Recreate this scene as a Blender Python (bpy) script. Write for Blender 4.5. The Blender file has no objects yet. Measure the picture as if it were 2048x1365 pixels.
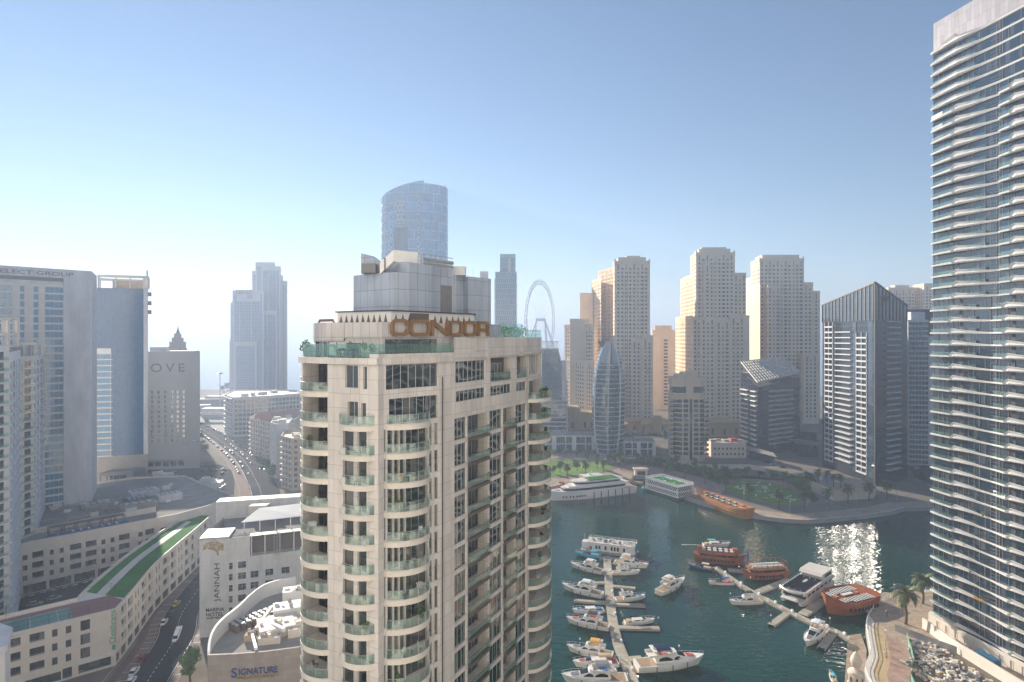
import bpy, math, random
import numpy as np
from mathutils import Vector, Matrix
from mathutils.geometry import tessellate_polygon
random.seed(7)
S = bpy.context.scene
COL = S.collection
# ------------------------------------------------------------------ camera
CH = 95.0                                   # eye height above the water
cam = bpy.data.cameras.new("camera"); camo = bpy.data.objects.new("camera", cam); COL.objects.link(camo)
cam.sensor_width = 36.0; cam.lens = 36.0 * 1200 / 2048
cam.shift_y = -7.5 / 2048
cam.clip_start = 0.5; cam.clip_end = 60000
camo.location = (0, 0, CH); camo.rotation_euler = (math.pi / 2, 0, 0)
S.camera = camo
# ------------------------------------------------------------------ sky, sun, exposure
SUN_AZ, SUN_EL = math.radians(-33), math.radians(18.5)
w = bpy.data.worlds.new("World"); S.world = w; w.use_nodes = True
nt = w.node_tree; nt.nodes.clear()
wo = nt.nodes.new("ShaderNodeOutputWorld"); bg = nt.nodes.new("ShaderNodeBackground"); sk = nt.nodes.new("ShaderNodeTexSky")
sk.sky_type = 'NISHITA'; sk.sun_disc = False; sk.sun_elevation = SUN_EL; sk.sun_rotation = SUN_AZ
sk.air_density = 1.0; sk.dust_density = 0.0; sk.ozone_density = 3.0; sk.altitude = 0
bg.inputs['Strength'].default_value = 0.050
nt.links.new(sk.outputs[0], bg.inputs[0]); nt.links.new(bg.outputs[0], wo.inputs[0])
sv = Vector((math.sin(SUN_AZ) * math.cos(SUN_EL), math.cos(SUN_AZ) * math.cos(SUN_EL), math.sin(SUN_EL)))
sl = bpy.data.lights.new("sun", 'SUN'); sl.energy = 5.0; sl.angle = math.radians(0.55); sl.color = (1.0, 0.89, 0.74)
so = bpy.data.objects.new("sun", sl); COL.objects.link(so)
so.rotation_euler = (-sv).to_track_quat('-Z', 'Y').to_euler(); so.location = sv * 3000
S.view_settings.view_transform = 'Standard'; S.view_settings.look = 'None'
S.view_settings.gamma = 1.0; S.view_settings.use_curve_mapping = False
S.view_settings.exposure = 1.38
S.cycles.volume_bounces = 2; S.cycles.max_bounces = 8; S.cycles.glossy_bounces = 4; S.cycles.transparent_max_bounces = 16
S.cycles.blur_glossy = 0.1; S.cycles.sample_clamp_indirect = 9
HAZE_DENSITY = 0.00044

# ------------------------------------------------------------------ helpers
F = 1200.0
def X(px, D): return (px - 1024) / F * D
def Z(py, D): return CH - (py - 675) / F * D
def A(px, D): return Vector((X(px, D), D))                 # plan point seen at column px, D metres ahead
def G(px, py, z=3.0):                                      # ground point
 D = (CH - z) * F / (py - 675); return Vector((X(px, D), D))

class MB:
 def __init__(s): s.v = []; s.f = []; s.m = []; s.uv = []
 def face(s, pts, m=0, uv=None):
  i = len(s.v); s.v.extend([tuple(p) for p in pts]); s.f.append(tuple(range(i, i + len(pts)))); s.m.append(m); s.uv.append(uv)
 def box(s, x0, y0, z0, x1, y1, z1, m=0):
  s.prism([(x0, y0), (x1, y0), (x1, y1), (x0, y1)], z0, z1, m)
 def prism(s, poly, z0, z1, m=0, top=True, bottom=True, mt=None, side=True, z1f=None):
  n = len(poly); L = 0.0
  zt = [z1f(p) if z1f else z1 for p in poly]
  for i in range(n if side else 0):
   a, b = poly[i], poly[(i + 1) % n]; d = math.hypot(b[0] - a[0], b[1] - a[1]); j = (i + 1) % n
   s.face([(a[0], a[1], z0), (b[0], b[1], z0), (b[0], b[1], zt[j]), (a[0], a[1], zt[i])], m, [(L, z0), (L + d, z0), (L + d, zt[j]), (L, zt[i])]); L += d
  mm = m if mt is None else mt
  if top: s.cap([(p[0], p[1], zt[i]) for i, p in enumerate(poly)], mm)
  if bottom: s.cap([(p[0], p[1], z0) for p in poly][::-1], m)
 def cap(s, pts, m=0):
  if len(pts) <= 4: s.face(pts, m); return
  vs = [Vector(p) for p in pts]
  for t in tessellate_polygon([vs]):
   q = [pts[k] for k in t]
   nz = (Vector(q[1]) - Vector(q[0])).cross(Vector(q[2]) - Vector(q[0])).z
   ref = sum(pts[i][0] * pts[(i + 1) % len(pts)][1] - pts[(i + 1) % len(pts)][0] * pts[i][1] for i in range(len(pts)))
   if nz * ref < 0: q = q[::-1]
   s.face(q, m)
 def bar(s, a, b, w, h=None, m=0):                       # box section along a-b
  a, b = Vector(a), Vector(b); h = h or w; d = (b - a)
  if d.length < 1e-6: return
  d.normalize(); u = d.cross(Vector((0, 0, 1)))
  if u.length < 1e-3: u = Vector((1, 0, 0))
  u.normalize(); n = u.cross(d)
  R = [[p + u * (w / 2 * i) + n * (h / 2 * j) for i, j in ((-1, -1), (1, -1), (1, 1), (-1, 1))] for p in (a, b)]
  s.loft(R, m)
 def loft(s, R, m=0, caps=True, closed=True, mf=None):
  n = len(R[0])
  for i in range(len(R) - 1):
   for k in range(n if closed else n - 1):
    j = (k + 1) % n
    s.face([R[i][k], R[i][j], R[i + 1][j], R[i + 1][k]], mf(i, k) if mf else m)
  if caps and closed:
   s.face(R[0][::-1], m); s.face(R[-1], m)
 def tube(s, path, r, n=6, m=0):
  path = [Vector(p) for p in path]; R = []
  for i, p in enumerate(path):
   d = (path[min(i + 1, len(path) - 1)] - path[max(i - 1, 0)]).normalized()
   u = d.cross(Vector((0, 0, 1)))
   if u.length < 1e-2: u = Vector((1, 0, 0))
   u.normalize(); v = u.cross(d); rr = r[i] if isinstance(r, (list, tuple)) else r
   R.append([p + (u * math.cos(2 * math.pi * k / n) + v * math.sin(2 * math.pi * k / n)) * rr for k in range(n)])
  s.loft(R, m)
 def cyl(s, c, r, z0, z1, n=12, m=0, r2=None):
  r2 = r if r2 is None else r2
  R = [[(c[0] + q * math.cos(2 * math.pi * k / n), c[1] + q * math.sin(2 * math.pi * k / n), z) for k in range(n)] for q, z in ((r, z0), (r2, z1))]
  s.loft(R, m)
 def lathe(s, c, prof, n=16, m=0):
  R = [[(c[0] + r * math.cos(2 * math.pi * k / n), c[1] + r * math.sin(2 * math.pi * k / n), z) for k in range(n)] for r, z in prof]
  s.loft(R, m)
 def build(s, name, mats, parent=None, smooth=False, data_only=False):
  if not s.v: return None
  me = bpy.data.meshes.new(name); me.from_pydata(s.v, [], s.f)
  if not isinstance(mats, (list, tuple)): mats = [mats]
  for q in mats: me.materials.append(q)
  if len(mats) > 1: me.polygons.foreach_set("material_index", s.m)
  uvl = me.uv_layers.new(name="UVMap"); uv = np.empty((len(me.loops), 2), np.float32); k = 0
  for fi, f in enumerate(s.f):
   u = s.uv[fi]
   if u is None:
    p0, p1, p2 = (s.v[f[0]], s.v[f[1]], s.v[f[2]])
    ax, ay, az = (p1[0] - p0[0], p1[1] - p0[1], p1[2] - p0[2]); bx, by, bz = (p2[0] - p0[0], p2[1] - p0[1], p2[2] - p0[2])
    nx, ny, nz = ay * bz - az * by, az * bx - ax * bz, ax * by - ay * bx
    if abs(nz) > 0.8 * math.sqrt(nx * nx + ny * ny + nz * nz + 1e-12): u = [(s.v[i][0], s.v[i][1]) for i in f]
    else:
     l = math.hypot(nx, ny) or 1; tx, ty = -ny / l, nx / l
     u = [(s.v[i][0] * tx + s.v[i][1] * ty, s.v[i][2]) for i in f]
   uv[k:k + len(f)] = u; k += len(f)
  uvl.data.foreach_set("uv", uv.ravel())
  if smooth: me.polygons.foreach_set("use_smooth", [True] * len(me.polygons))
  me.validate(); me.update()
  if data_only: return me
  return link(name, me, parent)

def link(name, me, parent=None):
 o = bpy.data.objects.new(name, me); COL.objects.link(o)
 if parent is not None:
  o.parent = parent
  r = parent
  if r.get('world_parts'): o.matrix_parent_inverse = Matrix.Translation(-r.location)
 return o
def tag(o, label, cat, group=None):
 o['label'] = label; o['category'] = cat
 if group: o['group'] = group
 return o
def thing(name, label, cat, loc=(0, 0, 0), group=None, rz=0, world=False):
 o = bpy.data.objects.new(name, None); COL.objects.link(o); o.location = loc; o.rotation_euler = (0, 0, rz)
 o.empty_display_size = 0.5
 if world: o['world_parts'] = 1
 return tag(o, label, cat, group)
def structure(o): o['kind'] = 'structure'; return o
def stuff(o): o['kind'] = 'stuff'; return o
def dup(root, loc, rz, label=None, group=None, scale=None, mats=None):
 r = root.copy(); COL.objects.link(r); r.location = loc; r.rotation_euler = (0, 0, rz)
 if scale: r.scale = (scale,) * 3 if not isinstance(scale, tuple) else scale
 if label: r['label'] = label
 if group: r['group'] = group
 for ch in list(root.children):
  c = ch.copy(); COL.objects.link(c); c.parent = r
  for g in ch.children:
   d = g.copy(); COL.objects.link(d); d.parent = c
 return r

# ------------------------------------------------------------------ materials
def N(t, kind, **kw):
 n = t.nodes.new(kind)
 for k, v in kw.items():
  if k in n.inputs: n.inputs[k].default_value = v
  else: setattr(n, k, v)
 return n
def newmat(name):
 m = bpy.data.materials.new(name); m.use_nodes = True; t = m.node_tree
 b = t.nodes['Principled BSDF']; return m, t, b
def c4(c): return (c[0], c[1], c[2], 1)
def mixc(t, fac, a, b, mode='MIX'):
 n = t.nodes.new('ShaderNodeMix'); n.data_type = 'RGBA'; n.blend_type = mode
 for s, q in ((0, fac), (6, a), (7, b)):
  if isinstance(q, bpy.types.NodeSocket): t.links.new(q, n.inputs[s])
  elif s == 0: n.inputs[0].default_value = q
  else: n.inputs[s].default_value = c4(q)
 return n.outputs[2]
def plain(name, col, rough=0.6, var=0.12, scale=0.6, metal=0.0, ior=1.45, bump=0.0, detail=4, spec=None):
 """paint, concrete, stone: one colour with uneven tone at two scales"""
 m, t, b = newmat(name); L = t.links
 tc = N(t, 'ShaderNodeTexCoord')
 n1 = N(t, 'ShaderNodeTexNoise', Scale=scale, Detail=detail, Roughness=0.65); L.new(tc.outputs['Object'], n1.inputs['Vector'])
 n2 = N(t, 'ShaderNodeTexNoise', Scale=scale * 0.11, Detail=2.0); L.new(tc.outputs['Object'], n2.inputs['Vector'])
 av = N(t, 'ShaderNodeMath', operation='ADD'); L.new(n1.outputs[0], av.inputs[0]); L.new(n2.outputs[0], av.inputs[1])
 mr = N(t, 'ShaderNodeMapRange'); mr.inputs[1].default_value = 0.7; mr.inputs[2].default_value = 1.3
 L.new(av.outputs[0], mr.inputs[0])
 L.new(mixc(t, mr.outputs[0], [x * (1 - var) for x in col], [min(1, x * (1 + var)) for x in col]), b.inputs['Base Color'])
 b.inputs['Roughness'].default_value = rough; b.inputs['Metallic'].default_value = metal; b.inputs['IOR'].default_value = ior if rough < .78 else 1.12
 if bump:
  bp = N(t, 'ShaderNodeBump', Strength=bump, Distance=0.1); L.new(n1.outputs[0], bp.inputs['Height']); L.new(bp.outputs[0], b.inputs['Normal'])
 return m
def panel(name, col, joint, bw=1.2, bh=1.7, mort=0.025, rough=0.55, var=0.06, offset=0.0, metal=0.0):
 """cladding panels with joints, laid in the wall's own metres"""
 m, t, b = newmat(name); L = t.links
 uv = N(t, 'ShaderNodeUVMap', uv_map='UVMap')
 br = N(t, 'ShaderNodeTexBrick', offset=offset, squash=1.0); L.new(uv.outputs[0], br.inputs['Vector'])
 br.inputs['Scale'].default_value = 1.0; br.inputs['Brick Width'].default_value = bw; br.inputs['Row Height'].default_value = bh
 br.inputs['Mortar Size'].default_value = mort; br.inputs['Mortar Smooth'].default_value = 0.1; br.inputs['Bias'].default_value = 0
 br.inputs['Color1'].default_value = c4([x * (1 - var) for x in col]); br.inputs['Color2'].default_value = c4([min(1, x * (1 + var)) for x in col]); br.inputs['Mortar'].default_value = c4(joint)
 tc = N(t, 'ShaderNodeTexCoord'); n2 = N(t, 'ShaderNodeTexNoise', Scale=0.22, Detail=5.0, Roughness=0.7)
 mp = N(t, 'ShaderNodeMapping'); mp.inputs['Scale'].default_value = (1, 1, 0.25); L.new(tc.outputs['Object'], mp.inputs[0]); L.new(mp.outputs[0], n2.inputs['Vector'])
 mr = N(t, 'ShaderNodeMapRange'); mr.inputs[1].default_value = 0.33; mr.inputs[2].default_value = 0.68; mr.inputs[3].default_value = 0.76; mr.inputs[4].default_value = 1.06
 L.new(n2.outputs[0], mr.inputs[0])
 L.new(mixc(t, 1.0, br.outputs['Color'], mr.outputs[0], 'MULTIPLY'), b.inputs['Base Color'])
 b.inputs['Roughness'].default_value = rough; b.inputs['Metallic'].default_value = metal; b.inputs['IOR'].default_value = 1.45 if rough < .78 else 1.12
 return m
def glass(name, col, ior=1.9, rough=0.04, light=(0.3, 0.28, 0.24), share=0.25, bump=0.15, bscale=0.35, cell=(1.3, 1.3, 3.4)):
 """window glass: dark room behind, now and then a pale curtain, uneven panes"""
 m, t, b = newmat(name); L = t.links
 tc = N(t, 'ShaderNodeTexCoord')
 sn = N(t, 'ShaderNodeVectorMath', operation='SNAP'); sn.inputs[1].default_value = cell; L.new(tc.outputs['Object'], sn.inputs[0])
 wn = N(t, 'ShaderNodeTexWhiteNoise'); L.new(sn.outputs[0], wn.inputs[0])
 mr = N(t, 'ShaderNodeMapRange'); mr.inputs[1].default_value = 1 - share; mr.inputs[2].default_value = 1.0; L.new(wn.outputs[0], mr.inputs[0])
 c1 = mixc(t, mr.outputs[0], col, light)
 wn2 = N(t, 'ShaderNodeMath', operation='MULTIPLY'); wn2.inputs[1].default_value = 0.5; L.new(wn.outputs[0], wn2.inputs[0])
 L.new(mixc(t, wn2.outputs[0], c1, [x * 0.45 for x in col]), b.inputs['Base Color'])
 b.inputs['Roughness'].default_value = rough; b.inputs['IOR'].default_value = ior
 if bump:
  n1 = N(t, 'ShaderNodeTexNoise', Scale=bscale, Detail=1.5); L.new(tc.outputs['Object'], n1.inputs['Vector'])
  ad = N(t, 'ShaderNodeMath', operation='MULTIPLY_ADD'); ad.inputs[1].default_value = 0.12; L.new(wn.outputs[0], ad.inputs[0]); L.new(n1.outputs[0], ad.inputs[2])
  bp = N(t, 'ShaderNodeBump', Strength=bump, Distance=0.3); L.new(n1.outputs[0], bp.inputs['Height']); L.new(bp.outputs[0], b.inputs['Normal'])
 return m
def curtain(name, col, line, bw, bh, mort, ior=1.9, rough=0.05, offset=0.0, var=0.5, bump=0.1, bscale=0.2, freq=2, squash=1.0):
 """glass curtain wall with a real grid of mullions and spandrels on the wall's own metres"""
 m, t, b = newmat(name); L = t.links
 uv = N(t, 'ShaderNodeUVMap', uv_map='UVMap')
 br = N(t, 'ShaderNodeTexBrick', offset=offset, squash=squash, offset_frequency=freq, squash_frequency=3); L.new(uv.outputs[0], br.inputs['Vector'])
 br.inputs['Scale'].default_value = 1.0; br.inputs['Brick Width'].default_value = bw; br.inputs['Row Height'].default_value = bh
 br.inputs['Mortar Size'].default_value = mort; br.inputs['Mortar Smooth'].default_value = 0.0; br.inputs['Bias'].default_value = 0
 br.inputs['Color1'].default_value = c4([x * (1 - var) for x in col]); br.inputs['Color2'].default_value = c4([x * (1 + var) for x in col]); br.inputs['Mortar'].default_value = c4(line)
 L.new(br.outputs['Color'], b.inputs['Base Color'])
 mr = N(t, 'ShaderNodeMapRange'); mr.inputs[3].default_value = rough; mr.inputs[4].default_value = 0.5; L.new(br.outputs['Fac'], mr.inputs[0]); L.new(mr.outputs[0], b.inputs['Roughness'])
 mi = N(t, 'ShaderNodeMapRange'); mi.inputs[3].default_value = ior; mi.inputs[4].default_value = 1.4; L.new(br.outputs['Fac'], mi.inputs[0]); L.new(mi.outputs[0], b.inputs['IOR'])
 if bump:
  tc = N(t, 'ShaderNodeTexCoord'); n1 = N(t, 'ShaderNodeTexNoise', Scale=bscale, Detail=2.0); L.new(tc.outputs['Object'], n1.inputs['Vector'])
  bp = N(t, 'ShaderNodeBump', Strength=bump, Distance=0.5); L.new(n1.outputs[0], bp.inputs['Height']); L.new(bp.outputs[0], b.inputs['Normal'])
 return m
def clear(name, tint, refl=0.12, haze=0.25):
 """clear tinted balustrade glass"""
 m, t, b = newmat(name); L = t.links; t.nodes.remove(b)
 tr = N(t, 'ShaderNodeBsdfTransparent'); tr.inputs[0].default_value = c4(tint)
 gl = N(t, 'ShaderNodeBsdfGlossy'); gl.inputs[0].default_value = (0.9, 1, 0.97, 1); gl.inputs['Roughness'].default_value = 0.05
 df = N(t, 'ShaderNodeBsdfDiffuse'); df.inputs[0].default_value = c4([tint[0] * .55, tint[1] * .75, tint[2] * .68])
 m1 = N(t, 'ShaderNodeMixShader'); m1.inputs[0].default_value = haze; L.new(tr.outputs[0], m1.inputs[1]); L.new(df.outputs[0], m1.inputs[2])
 fr = N(t, 'ShaderNodeFresnel', IOR=1.5); ad = N(t, 'ShaderNodeMath', operation='ADD'); ad.inputs[1].default_value = refl * 0.3; L.new(fr.outputs[0], ad.inputs[0])
 m2 = N(t, 'ShaderNodeMixShader'); L.new(ad.outputs[0], m2.inputs[0]); L.new(m1.outputs[0], m2.inputs[1]); L.new(gl.outputs[0], m2.inputs[2])
 L.new(m2.outputs[0], t.nodes['Material Output'].inputs[0]); return m

# ------------------------------------------------------------------ facade tools
def frame2(P0, P1):
 P0, P1 = Vector(P0[:2]), Vector(P1[:2]); d = P1 - P0; W = d.length; t = d / W; return P0, t, Vector((t.y, -t.x)), W
def upx(P0, t, px):                                         # distance along a wall at which it crosses image column px of the plan survey
 k = (px - 1024) / F; return (k * P0.y - P0.x) / (t.x - k * t.y)
def facade(mb, P0, P1, z0, z1, ops, depth=0.25, m=0, mrev=None):
 """wall from P0 to P1 (outside on the right hand side walking P0 to P1) with real openings; returns panes"""
 P0, t, n, W = frame2(P0, P1)
 E = lambda u, o, z: (P0.x + t.x * u + n.x * o, P0.y + t.y * u + n.y * o, z)
 us = sorted({0.0, W, *[round(max(0, min(W, q)), 4) for o in ops for q in o[:2]]}); vs = sorted({z0, z1, *[round(q, 4) for o in ops for q in o[2:4]]})
 ui = {u: i for i, u in enumerate(us)}; vi = {v: i for i, v in enumerate(vs)}
 hole = set(); panes = []
 for o in ops:
  a, b = round(max(0, min(W, o[0])), 4), round(max(0, min(W, o[1])), 4); c, d = round(o[2], 4), round(o[3], 4)
  if b - a < 0.02: continue
  dp = o[4] if len(o) > 4 else depth
  for i in range(ui[a], ui[b]):
   for j in range(vi[c], vi[d]): hole.add((i, j))
  mr = m if mrev is None else mrev
  mb.face([E(a, 0, c), E(b, 0, c), E(b, -dp, c), E(a, -dp, c)], mr); mb.face([E(a, -dp, d), E(b, -dp, d), E(b, 0, d), E(a, 0, d)], mr)
  mb.face([E(a, 0, d), E(a, 0, c), E(a, -dp, c), E(a, -dp, d)], mr); mb.face([E(b, 0, c), E(b, 0, d), E(b, -dp, d), E(b, -dp, c)], mr)
  panes.append((E(a, -dp, c), E(b, -dp, c), E(b, -dp, d), E(a, -dp, d), n, o[5] if len(o) > 5 else 0))
 for j in range(len(vs) - 1):
  i = 0
  while i < len(us) - 1:
   if (i, j) in hole: i += 1; continue
   k = i
   while k + 1 < len(us) - 1 and (k + 1, j) not in hole: k += 1
   mb.face([E(us[i], 0, vs[j]), E(us[k + 1], 0, vs[j]), E(us[k + 1], 0, vs[j + 1]), E(us[i], 0, vs[j + 1])], m)
   i = k + 1
 return panes
def pane_mb(mb, p, bars=0, m=0, mf=1, cross=False, fw=0.06):
 a, b, c, d, n, k = p; mb.face([a, b, c, d], m)
 if bars or cross:
  a, b, c, d = (Vector(q) + Vector((n.x, n.y, 0)) * 0.03 for q in (a, b, c, d))
  for i in range(bars + 1):
   f = i / bars if bars else 0; mb.bar(a.lerp(b, f), d.lerp(c, f), fw, fw, mf)
  mb.bar(a, b, fw, fw, mf); mb.bar(d, c, fw, fw, mf)
  if cross: mb.bar(a.lerp(d, .6), b.lerp(c, .6), fw, fw, mf)
def add_windows(root, panes, mats, limit=100, barw=0, cross=False, name='window', fw=0.06):
 """each window a part of its own; past the limit the rest is one part"""
 def size(p):
  a, c = Vector(p[0]), Vector(p[2]); q = (a + c) / 2; return -(c - a).length / ((q - Vector((0, 0, CH))).length)
 panes = sorted(panes, key=size)
 if not isinstance(mats, (list, tuple)): mats = [mats]
 def one(mb, p):
  W = (Vector(p[1]) - Vector(p[0])).length; nb = max(1, round(W / barw)) if barw else 0
  pane_mb(mb, p, nb, 0, 1 if len(mats) > 1 else 0, cross, fw)
 for p in panes[:limit]:
  mb = MB(); one(mb, p); mb.build(name, mats, root)
 if len(panes) > limit:
  mb = MB()
  for p in panes[limit:]: one(mb, p)
  stuff(mb.build(name, mats, root))
def rect(cx, cy, w, d, ang=0):
 c, s = math.cos(ang), math.sin(ang)
 return [Vector((cx + x * c - y * s, cy + x * s + y * c)) for x, y in ((-w / 2, -d / 2), (w / 2, -d / 2), (w / 2, d / 2), (-w / 2, d / 2))]
def sees(P0, P1):
 P0, t, n, W = frame2(P0, P1); mid = P0 + t * W / 2; return (-mid).normalized().dot(n) > -0.12
def inset(poly, d):
 n = len(poly); out = []
 for i in range(n):
  a, b, c = Vector(poly[i - 1][:2]), Vector(poly[i][:2]), Vector(poly[(i + 1) % n][:2])
  n1 = Vector((-(b - a).normalized().y, (b - a).normalized().x)); n2 = Vector((-(c - b).normalized().y, (c - b).normalized().x))
  k = n1 + n2; k /= max(0.3, k.length_squared / 2); out.append(b + k * d)
 return out
def text(s, name, size, mat, parent, P, t, z, n, bold=0.0, sx=1.0, ex=0.05, align='LEFT', up=False, spacing=1.0):
 """letters standing on a wall: P plan point, t reading direction, n outward"""
 cu = bpy.data.curves.new(name, 'FONT'); cu.body = s; cu.size = size; cu.extrude = ex; cu.offset = bold; cu.align_x = align; cu.space_character = spacing
 cu.materials.append(mat)
 tmp = bpy.data.objects.new(name, cu); COL.objects.link(tmp)
 me = bpy.data.meshes.new_from_object(tmp.evaluated_get(bpy.context.evaluated_depsgraph_get())); bpy.data.objects.remove(tmp)
 o = link(name, me, parent)
 ex_ = Vector((t[0], t[1], 0)).normalized(); ey = Vector((0, 0, 1)); ez = Vector((n[0], n[1], 0)).normalized()
 if up: ex_, ey = Vector((0, 0, 1)), -ex_
 M = Matrix(((ex_.x * sx, ey.x, ez.x, P[0]), (ex_.y * sx, ey.y, ez.y, P[1]), (ex_.z * sx, ey.z, ez.z, z), (0, 0, 0, 1)))
 o.matrix_basis = M; return o

# ------------------------------------------------------------------ palette
M_ = {}
M_['cladding'] = panel('cladding', (0.69, 0.645, 0.60), (0.36, 0.335, 0.31), 1.35, 1.7, 0.022)
M_['greyclad'] = panel('grey_cladding', (0.42, 0.48, 0.57), (0.20, 0.22, 0.26), 1.5, 2.2, 0.03, rough=0.45)
M_['cream'] = plain('cream_render', (0.66, 0.61, 0.54), 0.7, 0.08)
M_['white'] = plain('white_paint', (0.74, 0.73, 0.70), 0.6, 0.07, 0.4)
M_['warmwhite'] = plain('warm_white_render', (0.70, 0.64, 0.56), 0.65, 0.08, 0.4)
M_['whitemetal'] = plain('white_metal', (0.78, 0.78, 0.77), 0.35, 0.05, 0.5)
M_['gel'] = plain('boat_gelcoat', (0.80, 0.77, 0.72), 0.22, 0.05, 0.8)
M_['alu'] = plain('aluminium_frame', (0.45, 0.46, 0.47), 0.4, 0.06, 1.0, metal=0.5)
M_['bronze'] = plain('bronze_letters', (0.30, 0.17, 0.075), 0.4, 0.12, 0.8, metal=0.35)
M_['dark'] = plain('dark_metal', (0.05, 0.05, 0.055), 0.45, 0.15, 0.8)
M_['brown'] = plain('brown_metal', (0.14, 0.11, 0.09), 0.5, 0.15)
M_['concrete'] = plain('concrete', (0.36, 0.34, 0.31), 0.85, 0.15, 0.3, bump=0.2)
M_['winglass'] = glass('window_glass', (0.006, 0.02, 0.024), 2.9, share=0.2, light=(.42, .40, .35), bump=0.22, bscale=0.22)
M_['winglass2'] = glass('window_glass_blue', (0.015, 0.045, 0.075), 2.1, share=0.12)
M_['boatglass'] = glass('boat_glass', (0.008, 0.01, 0.014), 1.6, share=0.02, bump=0)
M_['balglass'] = clear('balustrade_glass', (0.78, 0.93, 0.88), 0.3, 0.07)
M_['tgreen'] = clear('terrace_glass', (0.70, 0.93, 0.87), 0.25, 0.13)
M_['sand'] = plain('sand_render', (0.88, 0.71, 0.51), 0.8, 0.08, 0.15)
M_['sand2'] = plain('sand_render_pale', (0.74, 0.62, 0.50), 0.8, 0.08, 0.15)
M_['ochre'] = plain('ochre_render', (0.55, 0.38, 0.18), 0.8, 0.12, 0.2)
M_['asphalt'] = plain('asphalt', (0.038, 0.039, 0.042), 1.0, 0.25, 0.35, bump=0.1, ior=1.08)
M_['paint'] = plain('road_paint', (0.72, 0.72, 0.70), 0.6, 0.12)
M_['paver'] = panel('brick_paver', (0.20, 0.125, 0.10), (0.14, 0.10, 0.08), 0.6, 0.3, 0.03, 0.8, 0.2, 0.5)
M_['paversand'] = panel('sand_paver', (0.46, 0.36, 0.27), (0.34, 0.27, 0.21), 1.2, 0.6, 0.03, 0.8, 0.14, 0.5)
M_['pinkpave'] = panel('pink_paver', (0.46, 0.31, 0.25), (0.36, 0.25, 0.2), 1.2, 0.6, 0.03, 0.8, 0.12, 0.5)
M_['earth'] = plain('bare_ground', (0.22, 0.19, 0.155), 0.95, 0.25, 0.08)
M_['turf'] = plain('turf', (0.05, 0.19, 0.04), 0.9, 0.3, 0.5)
M_['lawn'] = plain('lawn_grass', (0.16, 0.26, 0.055), 0.95, 0.35, 0.25)
M_['wood'] = plain('teak_deck', (0.38, 0.26, 0.16), 0.6, 0.2, 1.5)
M_['hullwood'] = plain('varnished_hull', (0.36, 0.105, 0.03), 0.3, 0.3, 0.9)
M_['hullorange'] = plain('orange_hull', (0.55, 0.22, 0.06), 0.35, 0.25, 0.7)
M_['dock'] = panel('dock_planks', (0.52, 0.47, 0.38), (0.28, 0.25, 0.2), 3.0, 0.4, 0.03, 0.8, 0.1, 0.0)
M_['navy'] = plain('navy_canvas', (0.03, 0.045, 0.10), 0.8, 0.15)
M_['blue'] = plain('blue_canvas', (0.03, 0.16, 0.45), 0.7, 0.15)
M_['cyan'] = plain('cyan_canvas', (0.05, 0.38, 0.55), 0.6, 0.15)
M_['teal'] = plain('teal_canvas', (0.16, 0.52, 0.45), 0.7, 0.15)
M_['orange'] = plain('orange_canvas', (0.75, 0.36, 0.06), 0.7, 0.15)
M_['red'] = plain('red_cushion', (0.55, 0.07, 0.04), 0.7, 0.15)
M_['yellow'] = plain('yellow_paint', (0.70, 0.45, 0.05), 0.6, 0.15)
M_['tan'] = plain('tan_cushion', (0.55, 0.43, 0.30), 0.8, 0.15)
M_['grey'] = plain('grey_canvas', (0.22, 0.22, 0.23), 0.8, 0.15)
M_['bark'] = plain('bark', (0.16, 0.115, 0.08), 0.95, 0.3, 3.0)
M_['leaf'] = plain('leaf', (0.10, 0.19, 0.04), 0.7, 0.5, 1.5)
M_['leaf2'] = plain('leaf_olive', (0.15, 0.20, 0.05), 0.7, 0.5, 1.5)
M_['palm'] = plain('palm_leaf', (0.13, 0.15, 0.055), 0.6, 0.4, 1.5)
# ================================================================== SETTING
GZ = 2.0
def G2(px, py): return G(px, py, GZ)
def sheet(name, poly, z, mat, kind='structure', holes=()):
 rings = [[Vector((p[0], p[1], 0)) for p in poly]] + [[Vector((p[0], p[1], 0)) for p in h] for h in holes]
 flat = [q for r in rings for q in r]; mb = MB()
 for t in tessellate_polygon(rings):
  q = [flat[k] for k in t]
  if (q[1] - q[0]).cross(q[2] - q[0]).z < 0: q = q[::-1]
  mb.face([(p.x, p.y, z) for p in q])
 o = mb.build(name, mat); o['kind'] = kind; return o
def offset_line(pts, d):                                    # to the right of the walking direction
 out = []
 for i, p in enumerate(pts):
  a = Vector(pts[max(0, i - 1)]); b = Vector(pts[min(len(pts) - 1, i + 1)]); t = (b - a).normalized()
  out.append(Vector(p) + Vector((t.y, -t.x)) * d)
 return out
def smooth_line(pts, n=4):
 P = [Vector(p[:2]) for p in pts]; out = []
 for i in range(len(P) - 1):
  p0, p1, p2, p3 = P[max(0, i - 1)], P[i], P[i + 1], P[min(len(P) - 1, i + 2)]
  for k in range(n):
   t = k / n; out.append(0.5 * ((2 * p1) + (p2 - p0) * t + (2 * p0 - 5 * p1 + 4 * p2 - p3) * t * t + (3 * p1 - p0 - 3 * p2 + p3) * t ** 3))
 out.append(P[-1]); return out
def strip(name, line, d0, d1, z, mat):
 a, b = offset_line(line, d0), offset_line(line, d1); mb = MB(); L = 0
 for i in range(len(line) - 1):
  l = (Vector(line[i + 1]) - Vector(line[i])).length
  q = [a[i], b[i], b[i + 1], a[i + 1]]; uv = [(d0, L), (d1, L), (d1, L + l), (d0, L + l)]; L += l
  if (q[1] - q[0]).cross(q[2] - q[0]) < 0: q = q[::-1]; uv = uv[::-1]
  mb.face([(p.x, p.y, z) for p in q], 0, uv)
 return structure(mb.build(name, mat))
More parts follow.
